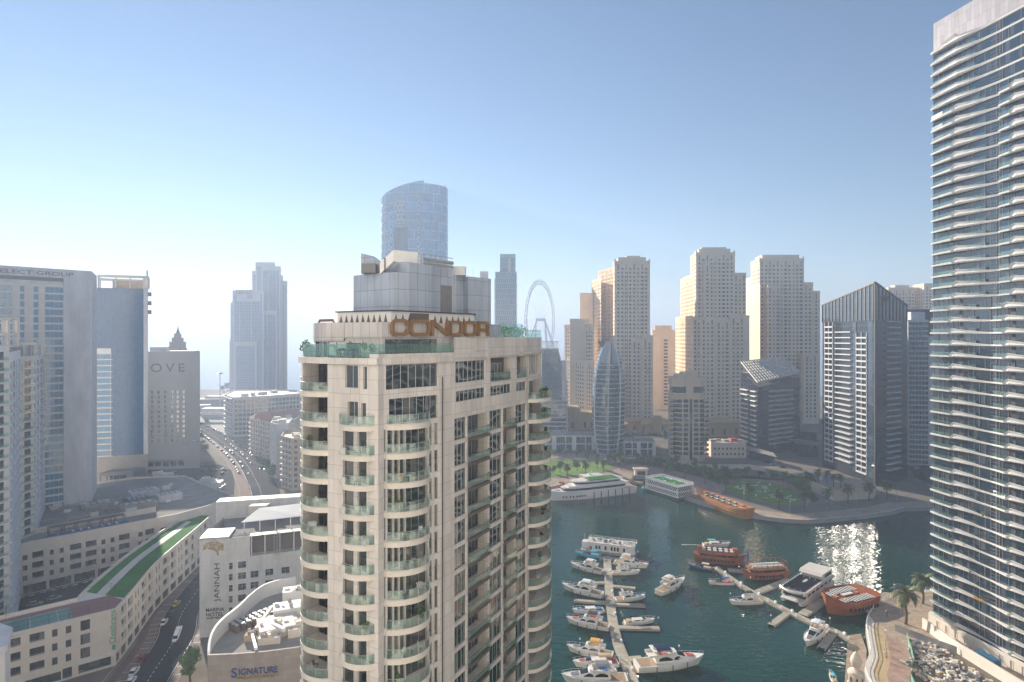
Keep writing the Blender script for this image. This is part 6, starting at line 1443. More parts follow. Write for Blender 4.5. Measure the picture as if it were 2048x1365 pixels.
# --- cream tower with rounded balconies
def cream_tower():
 D = 448; T = thing('apartment_tower', 'mid height cream tower with rounded corner balconies standing beside the lawn', 'apartment tower', (X(1376, D), D, GZ), world=True); px = lambda p_, d=0: A(p_, D + d)
 M_['creamy'] = plain('cream_tower_render', (.66, .53, .37), .75, .07, .2)
 zt = Z(790, D); front = [px(1345, 6), px(1365, 0), px(1399, 0), px(1409, 4)]; bk = [front[3] + Vector((4, 22)), front[0] + Vector((2, 20))]
 mb = MB(); pn = []; a, b = front[1], front[2]; W = (b - a).length; zs = np.arange(6.5, zt - 3, 3.55)
 for z in zs: pass
 ops = [(W * c0, W * c1, z + .4, z + 2.9, .3) for z in zs for c0, c1 in ((.06, .34), (.66, .94))] + [(W * .42, W * .58, GZ + 1, zt - .5, .4)]
 pn += facade(mb, a, b, GZ, zt, ops)
 for a2, b2 in ((front[0], a), (b, front[3])): W2 = (b2 - a2).length; pn += facade(mb, a2, b2, GZ, zt, [(.3, W2 - .4, z + .2, z + 2.8, .3) for z in zs])
 facade(mb, front[3], bk[0], GZ, zt, []); facade(mb, bk[0], bk[1], GZ, zt, []); pn += facade(mb, bk[1], front[0], GZ, zt, [(u, u + 2.5, z + .4, z + 2.8, .3) for z in zs for u in (3, 9, 14)])
 mb.cap([(q.x, q.y, zt) for q in front + bk])
 for i in range(8): pass
 mb.build('wall', [M_['creamy']], T); add_windows(T, pn, [M_['winglass2'], M_['brown']], 100, 1.6)
 for z in zs:
  for c, r, a0, a1 in ((front[0] + Vector((1.5, .5)), 3.2, 130, 300), (front[3] + Vector((-.6, .6)), 3.9, 235, 400)):
   mb = MB(); poly = [(c.x + r * math.cos(math.radians(q)), c.y + r * math.sin(math.radians(q))) for q in np.linspace(a0, a1, 10)]; mb.prism(poly, z - .3, z + .25)
   o = mb.build('balcony', [M_['creamy']], T); g = MB()
   for i in range(9): p, q = poly[i], poly[i + 1]; g.face([(p[0], p[1], z + .25), (q[0], q[1], z + .25), (q[0], q[1], z + 1.1), (p[0], p[1], z + 1.1)])
   g.build('railing', [M_['dark']], o)
 # glazed top storey and stepped crown
 mb = MB(); top = [px(1343, 4), px(1352, -1), px(1366, -1.5), px(1402, -.5), px(1411, 4), bk[0], bk[1]]
 mb.prism([(q.x, q.y) for q in top], zt, zt + 1.4, 1); mb.prism([(q.x, q.y) for q in inset(top, .8)], zt + 1.4, zt + 6, 0); mb.prism([(q.x, q.y) for q in top], zt + 6, Z(757, D), 1)
 mb.build('top_storey', [M_['winglass2'], M_['creamy']], T)
 mb = MB(); c = inset(top, 3.5); mb.prism([(q.x, q.y) for q in c], Z(757, D), Z(751, D)); u, v = px(1366, 4), px(1394, 4)
 mb.prism([(u.x, u.y), (v.x, v.y), (v.x, v.y + 10), (u.x, u.y + 10)], Z(757, D), Z(746, D)); u = px(1380, -2.2); mb.prism([(u.x - 2.6, u.y), (u.x + 2.6, u.y), (u.x + 2.6, u.y + 5), (u.x - 2.6, u.y + 5)], zt - 3, Z(752, D)); mb.build('crown', [M_['creamy']], T)
cream_tower()
# --- dark glass towers
M_['darkcw'] = curtain('dark_curtain_wall', (.008, .015, .026), (.025, .033, .045), 2.4, 3.8, .08, 1.65, .04, 0, .5, .05, .15)
M_['mirror'] = curtain('dark_mirror_glass', (.02, .045, .07), (.06, .08, .10), 2.6, 3.8, .06, 2.2, .055, 0, .4, .02, .1)
M_['band'] = plain('pale_band', (.56, .56, .56), .6, .08)
def dark_tower():
 T = thing('residential_tower', 'tall dark glass tower with a slanted roof edge and white floor bands', 'residential tower', (245, 400, GZ), world=True)
 c = A(1750, 376); l = Vector((225.6, 436)); r = A(1815, 396); bk = l + (r - c); zc, zl, zr = Z(565, 376), Z(610, 436), Z(612, 396); zbk = zl - 6
 poly = [l, c, r, bk]; hz_ = {0: zl, 1: zc, 2: zr, 3: zbk}
 def roofz(p_): return min(((Vector(p_) - q).length, hz_[i]) for i, q in enumerate(poly))[1]
 mb = MB(); mb.prism([(q.x, q.y) for q in poly], GZ, 0, 0, z1f=lambda p_: roofz(p_) - 5, bottom=False); mb.build('curtain_wall', [M_['darkcw']], T)
 # screen rising above the roof with mullions
 mb = MB(); ml = MB()
 for a, b, za, zb_ in ((l, c, zl, zc), (c, r, zc, zr)):
  W = (b - a).length; _, t, n, _w = frame2(a, b); q0, q1 = a + n * .12, b + n * .12
  mb.face([(q0.x, q0.y, Z(643, 400)), (q1.x, q1.y, Z(643, 400)), (q1.x, q1.y, zb_), (q0.x, q0.y, za)])
  for k in range(int(W / 4.2) + 1):
   s = k * 4.2 / W; q = a.lerp(b, s) + n * .3; ml.bar((q.x, q.y, Z(643, 400)), (q.x, q.y, za + (zb_ - za) * s + .3), .45)
  ml.bar((q0.x, q0.y, za), (q1.x, q1.y, zb_), .9)
 mb.build('roof_screen', [M_['mirror']], T); ml.build('roof_mullion', [M_['brown']], T)
 _, t, n, W = frame2(l, c); ul = lambda p_: upx(l, t, p_); ztop = Z(645, 405)
 for a, b in ((1646, 1650), (1668, 1673), (1706, 1713), (1736, 1749)):
  q0, q1 = l + t * max(.3, ul(a)) + n * .22, l + t * ul(b) + n * .22; mb = MB(); mb.face([(q0.x, q0.y, GZ + 4), (q1.x, q1.y, GZ + 4), (q1.x, q1.y, ztop), (q0.x, q0.y, ztop)]); mb.build('mirror_strip', [M_['mirror']], T)
 def bands(P0, t, n, u0, u1, z0, z1, out, th=.75, cell=0, mat='band', lim=100):
  for z in np.arange(z0, z1, 3.8):
   q0, q1 = P0 + t * u0, P0 + t * u1; mb = MB(); mb.prism([((q0 + n * out).x, (q0 + n * out).y), ((q1 + n * out).x, (q1 + n * out).y), ((q1 + n * .02).x, (q1 + n * .02).y), ((q0 + n * .02).x, (q0 + n * .02).y)], z - .2, z + th)
   if cell:
    k = int((u1 - u0) / cell)
    for i in range(k + 1): q = P0 + t * (u0 + (u1 - u0) * i / max(1, k)) + n * out * .6; mb.bar((q.x, q.y, z + th), (q.x, q.y, z + 3.6), .4)
   mb.build('balcony', [M_[mat]], T)
 bands(l, t, n, ul(1651), ul(1667), GZ + 5, ztop - 3, .9, .8, 4.5); bands(l, t, n, ul(1674), ul(1705), GZ + 9, ztop - 3, 1.7, .5); bands(l, t, n, ul(1714), ul(1735), GZ + 5, ztop - 8, .9, .8, 4.2)
 _, t2, n2, W2 = frame2(c, r); ur = lambda p_: upx(c, t2, p_); bands(c, t2, n2, ur(1772), ur(1798), GZ + 8, Z(640, 385), 1.6, .5)
 for q in (c, l.lerp(c, .99)): mb = MB(); mb.bar((c.x, c.y, GZ), (c.x, c.y, zc), .5); mb.build('corner_mullion', [M_['brown']], T); break
 P = c + t2 * ur(1758) + n2 * .3
 mb = MB()
 for px in (1757, 1763, 1768, 1774): q = c + t2 * ur(px) + n2 * .4; mb.bar((q.x, q.y, Z(606, 380)), (q.x, q.y, Z(592, 380)), .9, .5); mb.bar((q.x - 1, q.y, Z(597, 380)), (q.x + 1, q.y, Z(597, 380)), .5)
 mb.build('wall_emblem', [M_['brown']], T)
dark_tower()
def dark_small():
 T = thing('residential_tower', 'shorter black glass tower with a slanted slatted roof in front of the sand towers', 'residential tower', (215, 490, GZ), world=True)
 c = A(1516, 470); l = A(1482, 500); r = A(1600, 498); bk = l + (r - c); zc, zl, zr, zb_ = Z(768, 470), Z(738, 500), Z(748, 498), Z(730, 520)
 poly = [l, c, r, bk]; zz = [zl, zc, zr, zb_]
 rz = lambda p_: zz[min(range(4), key=lambda i: (Vector(p_) - poly[i]).length)]
 mb = MB(); mb.prism([(q.x, q.y) for q in poly], GZ, 0, 0, z1f=lambda p_: rz(p_) - 3, bottom=False); mb.build('curtain_wall', [M_['darkcw']], T)
 mb = MB()
 for k in range(17):
  s = k / 16; a = c.lerp(r, s); b = l.lerp(bk, s); mb.bar((a.x, a.y, zc + (zr - zc) * s + 1), (b.x, b.y, zl + (zb_ - zl) * s + 6), .9, 1.2)
 for k in range(9):
  s = k / 8; a = c.lerp(l, s); b = r.lerp(bk, s); mb.bar((a.x, a.y, zc + (zl + 5 - zc) * s + 1.3), (b.x, b.y, zr + (zb_ + 5 - zr) * s + 1.3), .5, .7)
 mb.build('roof_slats', [M_['warmwhite']], T)
 for P0, P1, u0, u1, o in ((c, r, .24, .8, 1.5), (l, c, .02, .45, 1.4), (l, c, .62, .92, 1.2)):
  _, t, n, W = frame2(P0, P1)
  for z in np.arange(GZ + 8, min(zc, zr) - 5, 3.8):
   q0, q1 = P0 + t * W * u0, P0 + t * W * u1; mb = MB(); mb.prism([((q0 + n * o).x, (q0 + n * o).y), ((q1 + n * o).x, (q1 + n * o).y), ((q1 + n * .02).x, (q1 + n * .02).y), ((q0 + n * .02).x, (q0 + n * .02).y)], z - .2, z + .55); mb.build('balcony', [M_['white']], T)
 _, t, n, W = frame2(r, bk)
 for z in np.arange(GZ + 16, zr - 8, 3.8):
  q0, q1 = r + t * 2, r + t * 12; mb = MB(); mb.prism([((q0 + n * 1.6).x, (q0 + n * 1.6).y), ((q1 + n * 1.6).x, (q1 + n * 1.6).y), (q1.x, q1.y), (q0.x, q0.y)], z, z + .6); mb.build('balcony', [M_['white']], T)
dark_small()
def white_grid():
 D = 440; T = thing('apartment_tower', 'white gridded glass tower behind the dark tower and the wavy tower', 'apartment tower', (X(1840, D), D, GZ), world=True)
 a, b = A(1816, D), A(1857, D - 4); e = A(1872, D - 4); zt = Z(640, D)
 floors_face(T, a, b, GZ, zt, 3.6, [(.05 + i * .16, .19 + i * .16, .2, .92) for i in range(6)], M_['white'], [M_['winglass2'], M_['alu']], slab=[(0, 1)], sl_out=.5, limit=100)
 mb = MB(); facade(mb, b, e, GZ, Z(672, D), []); q = [a, e, e + Vector((3, 25)), a + Vector((3, 25))]; facade(mb, q[1], q[2], GZ, zt, []); facade(mb, q[2], q[3], GZ, zt, []); facade(mb, q[3], q[0], GZ, zt, []); mb.cap([(v.x, v.y, zt) for v in q]); mb.build('wall', [M_['warmwhite']], T)
 mb = MB(); u, v = A(1822, D + 3), A(1850, D + 3); mb.prism([(u.x, u.y), (v.x, v.y), (v.x, v.y + 14), (u.x, u.y + 14)], zt, Z(624, D)); mb.build('roof_house', [M_['slabwhite']], T)
 mb = MB(); u, v = A(1818, D + 30), A(1872, D + 30); mb.prism([(u.x, u.y), (v.x, v.y), (v.x, v.y + 4), (u.x, u.y + 4)], Z(640, D), Z(615, D)); mb.build('roof_band', [M_['navy']], T)
white_grid()
# --- low buildings on the promenade
def villas(label, px0, px1, D, pyt, n, pyb, terr=True):
 T = thing('low_building', label, 'building', (X(px0, D), D, GZ), world=True); a, b = A(px0, D), A(px1, D); zt = Z(pyt, D); zb = Z(pyb, D); W = (b - a).length; w_ = W / n
 mb = MB(); ops = []
 for i in range(n):
  for z0, z1 in ((zb + .4, (zb + zt) / 2 - .4), ((zb + zt) / 2 + .3, zt - .9)): ops.append((i * w_ + .5, i * w_ + w_ * (.62 if i % 2 else .94), z0, z1, 1.0))
 pn = facade(mb, a, b, zb, zt, ops); e, f = b + Vector((2, 22)), a + Vector((2, 22)); facade(mb, b, e, zb, zt, []); facade(mb, e, f, zb, zt, []); facade(mb, f, a, zb, zt, []); mb.cap([(q.x, q.y, zt) for q in (a, b, e, f)]); mb.build('wall', [M_['white']], T)
 add_windows(T, pn, [M_['winglass2'], M_['alu']], 100, 2.0, fw=.1)
 mb = MB()
 for i in range(n * 2): q = a.lerp(b, (i + .5) / (n * 2)) + Vector((0, 4 + 5 * (i % 2))); mb.box(q.x - 1.6, q.y - 1.3, zt, q.x + 1.6, q.y + 1.3, zt + 1.2)
 mb.prism([(q.x, q.y) for q in inset([a, b, e, f], .6)], zt, zt + .12, 1); mb.build('roof_plant', [M_['concrete'], M_['concrete']], T)
 if terr:
  a2, b2 = a + Vector((-1, -9)), b + Vector((1, -9)); mb = MB(); mb.prism([(q.x, q.y) for q in (a2, b2, b, a)], GZ, zb); mb.prism([(q.x, q.y) for q in (a2, b2, b2 + Vector((0, .3)), a2 + Vector((0, .3)))], zb + .002, zb + 1.1); mb.build('terrace', [M_['white']], T)
  for k in range(n):
   q = a2.lerp(b2, (k + .4) / n) + Vector((0, 4)); mb = MB(); mb.box(q.x - 2, q.y - 1.5, zb + .01, q.x + 2, q.y + 1.5, zb + .12); mb.build('pool' if k % 2 else 'planter', [plain('plunge_pool', (.1, .32, .38), .1, .1) if k % 2 else M_['turf']], T)
villas('row of white framed glass villas with terrace pools beside the bullet tower', 1072, 1191, 492, 872, 6, 905)
villas('white framed glass villa block just beside the foot of the bullet tower', 1249, 1311, 470, 884, 4, 913)
def beige_low():
 D = 462; T = thing('low_building', 'low beige building with small square windows beside the cream tower', 'building', (X(1450, D), D, GZ), world=True); a, b = A(1424, D), A(1492, D); mb = MB(); W = (b - a).length
 pn = facade(mb, a, b, GZ, Z(886, D), [(u, u + 1.6, z, z + 1.6, .3) for u in np.arange(1.5, W - 2, 3.1) for z in (4.2, 8.4)]); e, f = b + Vector((2, 18)), a + Vector((2, 18)); facade(mb, b, e, GZ, Z(886, D), []); facade(mb, e, f, GZ, Z(886, D), []); facade(mb, f, a, GZ, Z(886, D), []); mb.cap([(q.x, q.y, Z(886, D)) for q in (a, b, e, f)]); mb.build('wall', [M_['sand2']], T); add_windows(T, pn, [M_['jglass']], 100)
 mb = MB()
 for i in range(5): q = a.lerp(b, (i + .5) / 5) + Vector((0, 6 + i % 2 * 4)); mb.box(q.x - 2, q.y - 1.5, Z(886, D), q.x + 2, q.y + 1.5, Z(886, D) + 1.5)
 mb.build('roof_plant', [M_['concrete']], T)
 mb = MB(); q0 = A(1462, D + 5); mb.box(q0.x, q0.y, Z(886, D) + .01, q0.x + 5, q0.y + 4, Z(880, D)); mb.build('roof_awning', [M_['red']], T)
beige_low()
wall_thing('retaining_wall', 'long sand coloured retaining wall behind the promenade shrubs', 'wall', [tuple(G2(1330, 925)), tuple(G2(1405, 938)), tuple(G2(1500, 938)), tuple(G2(1530, 945))], GZ, 5.0, .6, M_['sand2'])
def canopy(label, px0, px1, py, D, dep, h, mat, skew=14):
 T = thing('canopy_building', label, 'building', (X(px0, D), D, GZ), world=True); a, b = A(px0, D), A(px1, D - skew); q = [a, b, b + Vector((4, dep)), a + Vector((4, dep))]; z = GZ + h
 mb = MB(); mb.prism([(v.x, v.y) for v in q], z, z + .7); mb.build('roof', [M_[mat]], T); mb = MB(); mb.prism([(v.x, v.y) for v in inset(q, 2.0)], GZ, z - .01); mb.build('wall', [M_['darkcw']], T)
canopy('low pavilion with a wide flat grey roof below the shorter black tower', 1493, 1553, 905, 462, 14, 6.5, 'concrete', 30); canopy('long dark flat roofed link building between the two dark towers', 1592, 1645, 905, 470, 22, 9.5, 'grey', 10)
canopy('dark glass podium joining the foot of the tall dark tower', 1575, 1640, 905, 500, 16, 14, 'dark', 6)
def pool_podium():
 T = thing('pool_terrace', 'raised pool terrace with sand wall at the foot of the tall dark tower', 'terrace', tuple(G2(1640, 990)) + (GZ,), world=True); z = 7.0
 q = [G(*p, z) for p in ((1586, 949), (1606, 945), (1720, 958), (1752, 972), (1748, 980), (1668, 985))]
 mb = MB(); mb.prism([(v.x, v.y) for v in q], GZ, z, 0, mt=1, bottom=False); mb.build('wall', [M_['sand2'], M_['paversand']], T)
 pw = plain('pool_blue', (.03, .22, .42), .1, .1, .6); p_ = [G(*v, z) for v in ((1636, 956), (1660, 953), (1690, 957), (1684, 964), (1650, 963))]
 mb = MB(); mb.prism([(v.x, v.y) for v in p_], z + .004, z + .05); mb.build('pool', [pw], T)
 mb = MB(); c = G(1622, 954, z); mb.prism([(v.x, v.y) for v in rect(c.x, c.y, 9, 5, -.3)], z + 2.6, z + 3.0)
 for v in rect(c.x, c.y, 8, 4, -.3): mb.bar((v.x, v.y, z), (v.x, v.y, z + 2.6), .3)
 mb.build('shade_roof', [M_['white']], T)
 mb = MB(); rim = q + [q[0]]
 for i in range(3, len(q)): a, b = q[i], q[(i + 1) % len(q)]; mb.bar((a.x, a.y, z + .55), (b.x, b.y, z + .55), .2, 1.1)
 mb.build('parapet', [M_['sand2']], T)
 return z
PZT = pool_podium()
# --- distant left cluster between the hotel block and the beige tower
def low_block(name, label, pts, zt, fh, cw, ww, mat, gm, vis=3, zb=GZ, win=(.25, .8), bal=None, parapet=1.0, wins=100):
 T = thing(name, label, 'building', (pts[0].x, pts[0].y, zb), world=True); mb = MB(); pn = []
 for i in range(len(pts)):
  a, b = pts[i], pts[(i + 1) % len(pts)]; W = (b - a).length; ops = []
  if sees(a, b) and W > cw:
   nc = int(W / cw)
   for z in np.arange(zb + 1.0, zt - fh, fh):
    for k in range(nc): u = (W - nc * cw) / 2 + k * cw; ops.append((u + (cw - ww) / 2, u + (cw + ww) / 2, z + fh * win[0], z + fh * win[1], .3))
  pn += facade(mb, a, b, zb, zt, ops)
 mb.cap([(q.x, q.y, zt - parapet) for q in pts]); ip = inset(pts, .4)
 for i in range(len(pts)): j = (i + 1) % len(pts); mb.face([(ip[j].x, ip[j].y, zt - parapet), (ip[i].x, ip[i].y, zt - parapet), (ip[i].x, ip[i].y, zt), (ip[j].x, ip[j].y, zt)]); mb.face([(pts[i].x, pts[i].y, zt), (pts[j].x, pts[j].y, zt), (ip[j].x, ip[j].y, zt), (ip[i].x, ip[i].y, zt)])
 mb.build('wall', [M_[mat]], T); add_windows(T, pn, gm, wins)
 if bal:
  a, b = pts[bal[0]], pts[bal[0] + 1]; _, t, n, W = frame2(a, b)
  for z in np.arange(zb + fh + .8, zt - 2, fh):
   for u in np.arange(bal[1], W - bal[2], bal[3]):
    q = a + t * u; mb = MB(); mb.prism([((q + n * 1.5).x, (q + n * 1.5).y), ((q + t * bal[2] + n * 1.5).x, (q + t * bal[2] + n * 1.5).y), ((q + t * bal[2] + n * .02).x, (q + t * bal[2] + n * .02).y), ((q + n * .02).x, (q + n * .02).y)], z - .2, z + .9); mb.build('balcony', [M_['white']], T)
 rng = random.Random(int(zt * 10)); mb = MB(); cc = sum(pts, Vector((0, 0))) / len(pts)
 for _ in range(7): q = cc.lerp(pts[rng.randrange(len(pts))], rng.uniform(.1, .6)); mb.prism([(v.x, v.y) for v in rect(q.x, q.y, rng.uniform(2, 6), rng.uniform(2, 5), rng.uniform(0, 1.5))], zt - parapet, zt + rng.uniform(.3, 2.2))
 mb.build('roof_plant', [M_['warmwhite']], T); return T
gg = [glass('green_office_glass', (.05, .12, .11), 1.9, .06, (.2, .25, .22), .2, .1), M_['alu']]
low_block('office_block', 'low green glass office block with pale roof clutter beyond the junction', [A(449, 590), A(466, 560), A(535, 575), A(600, 600), A(590, 640), A(470, 640)], 39, 4.2, 3.6, 2.9, 'warmwhite', gg, win=(.12, .85), bal=(0, 2, 5, 9))
low_block('apartment_block', 'pink walled apartment block with gabled roofs and bay windows along the far street', [A(499, 478), A(541, 452), A(590, 470), A(610, 520), A(520, 520)], 31, 3.4, 4.2, 1.8, 'sand2', [M_['winglass']], bal=(0, 1.5, 3, 6))
T = thing('gable_roof', 'pink tiled gabled roof on the apartment block along the far street', 'roof', (-190, 470, 31), world=True); pk = plain('pink_tile', (.50, .30, .24), .8, .1, .3)
for (p0, p1, w_) in ((A(540, 462), A(590, 500), 14), (A(515, 470), A(556, 486), 10)):
 d = (p1 - p0).normalized(); n = Vector((d.y, -d.x)) * w_ / 2; mb = MB(); R = []
 for q in (p0, p1): R.append([((q - n).x, (q - n).y, 30.9), ((q + n).x, (q + n).y, 30.9), (q.x, q.y, 36.5)])
 mb.loft(R); mb.build('gable', [pk], T)
low_block('apartment_block', 'narrow white slab block with dark edge strips nearest the far street', [A(541, 402), A(553, 394), A(577, 399), A(585, 425), A(548, 425)], 38, 3.4, 9, 1.0, 'white', [M_['winglass']], wins=60)
low_block('apartment_block', 'cream block with small balconies tucked behind the beige tower', [A(562, 372), A(584, 362), A(640, 370), A(640, 395), A(570, 395)], 34, 3.4, 4.0, 1.8, 'creamy', [M_['winglass']], bal=(0, 1, 3, 5))
low_block('low_building', 'low grey building at the end of the turf roof, beside the car park', [A(404, 292), A(470, 286), A(482, 300), A(424, 312)], 14.5, 3.6, 5, 2, 'slabwhite', [M_['winglass']], wins=30)
low_block('low_building', 'dark low building with plain walls below the grey hotel', [A(296, 372), A(352, 366), A(356, 380), A(300, 386)], 9, 3.6, 5, 2.5, 'grey', [M_['winglass']], wins=30)
low_block('parking_canopy', 'pale flat canopy roof beside the street at the car park corner', [A(398, 372), A(440, 352), A(452, 362), A(410, 384)], 6.5, 3, 60, 1, 'slabwhite', [M_['winglass']], parapet=.3, wins=5)
# raised highway
hw = smooth_line([Vector(q) for q in ((-620, 640), (-440, 660), (-300, 668), (-180, 690), (-40, 760))], 4); T = thing('flyover_bridge', 'raised highway crossing behind the street junction', 'bridge', (-330, 665, GZ), world=True)
mb = MB(); a, b = offset_line(hw, -6), offset_line(hw, 6); mb.loft([[(a[i].x, a[i].y, 8), (b[i].x, b[i].y, 8), (b[i].x, b[i].y, 9.4), (a[i].x, a[i].y, 9.4)] for i in range(len(hw))]); mb.build('deck', [M_['concrete']], T)
for ln in (a, b): mb = MB(); mb.loft([[(q.x - .2, q.y - .2, 9.4), (q.x + .2, q.y + .2, 9.4), (q.x + .2, q.y + .2, 10.5), (q.x - .2, q.y - .2, 10.5)] for q in ln]); mb.build('parapet', [M_['warmwhite']], T)
for q in hw[::2]: mb = MB(); mb.cyl((q.x, q.y), 1.4, GZ, 8, 10); mb.build('pier', [M_['concrete']], T)
T = thing('light_mast', 'tall thin floodlight mast by the sea beyond the highway', 'light mast', (X(440, 800), 800, GZ)); mb = MB(); mb.cyl((0, 0), .8, 0, Z(747, 800) - GZ, 8, r2=.4); mb.build('pole', [M_['alu']], T); mb = MB(); mb.lathe((0, 0), [(1, Z(749, 800) - GZ), (4, Z(747.5, 800) - GZ), (1, Z(745, 800) - GZ)], 10); mb.build('lamp_head', [M_['alu']], T)
rng = random.Random(21)
for k in range(16):                                         # small blocks along the shore behind everything
 px = rng.uniform(395, 620); D = rng.uniform(690, 930); c = A(px, D); mb = MB()
 o = tag((mb.prism([(q.x, q.y) for q in rect(c.x, c.y, rng.uniform(12, 30), rng.uniform(8, 16), rng.uniform(-.3, .3))], GZ, GZ + rng.uniform(4, 11)), mb.build('beach_building', M_[rng.choice(['slabwhite', 'warmwhite', 'concrete', 'grey'])]))[1], 'tiny hazy low building near the beach beyond the raised highway', 'building', 'low buildings near the beach')
# ================================================================== BOATS AND DOCKS
def W0(px, py, z=0.0): return G(px, py, z)
def hull_rings(L, B, H, n=14, rake=.10, stern=.88, sheer=.3, flare=.8, full=2.4, zk=-.5, bow0=.5, deckdrop=0.0):
 R = []
 for i in range(n + 1):
  s = i / n; k = max(0.0, (s - bow0) / (1 - bow0)); w_ = B / 2 * (stern + (1 - stern) * min(1, s / .3)) * (1 - k ** full) + .02
  zs = H * (1 - sheer * .25 + sheer * s * s); xt = (s - .5) * L; xw = (s * (1 - rake) - .5) * L; fl = flare - .25 * k
  R.append([(xt, w_, zs), (xt * .4 + xw * .6, w_ * (fl * .35 + .65), zs * .45), (xw, w_ * fl, .05), (xw * .98, w_ * fl * .6, zk), (xw * .98, -w_ * fl * .6, zk), (xw, -w_ * fl, .05), (xt * .4 + xw * .6, -w_ * (fl * .35 + .65), zs * .45), (xt, -w_, zs)])
 return R
def cab(mb, st, m=0):
 """superstructure: stations (x, half width low, half width high, z low, z high)"""
 mb.loft([[(x, wl, zl), (x, wl * .5 + wh * .5, zl * .45 + zh * .55), (x, wh, zh), (x, -wh, zh), (x, -wl * .5 - wh * .5, zl * .45 + zh * .55), (x, -wl, zl)] for x, wl, wh, zl, zh in st], m)
def strip_on(st, x0, x1, f0, f1, side, out=.03, taper=True):
 """dark side window lying on a cabin side between two heights"""
 def ev(x):
  for a, b in zip(st, st[1:]):
   if a[0] <= x <= b[0]: s = (x - a[0]) / max(1e-6, b[0] - a[0]); return [a[i] * (1 - s) + b[i] * s for i in range(5)]
  return st[-1] if x > st[-1][0] else st[0]
 mb = MB(); R = []; n = 8
 for i in range(n + 1):
  s = i / n; x = x0 + (x1 - x0) * s; _, wl, wh, zl, zh = ev(x); lens = (math.sin(math.pi * (.12 + .86 * s)) ** .6) if taper else 1
  a, b = f0, f0 + (f1 - f0) * lens; p = lambda f: (x, side * ((wl + (wh - wl) * f) + out), zl + (zh - zl) * f); R.append([p(a), p(b)])
 mb.loft(R, 0, False, False); return mb
def rail_tube(L, B, H, sheer, rake, full, s0=.5, h=.7):
 R = []
 for s in np.linspace(s0, 1.0, 10):
  k = max(0, (s - .5) / .5); R.append(((s - .5) * L, B / 2 * (1 - k ** full) * .96, H * (1 - sheer * .25 + sheer * s * s) + h))
 return R
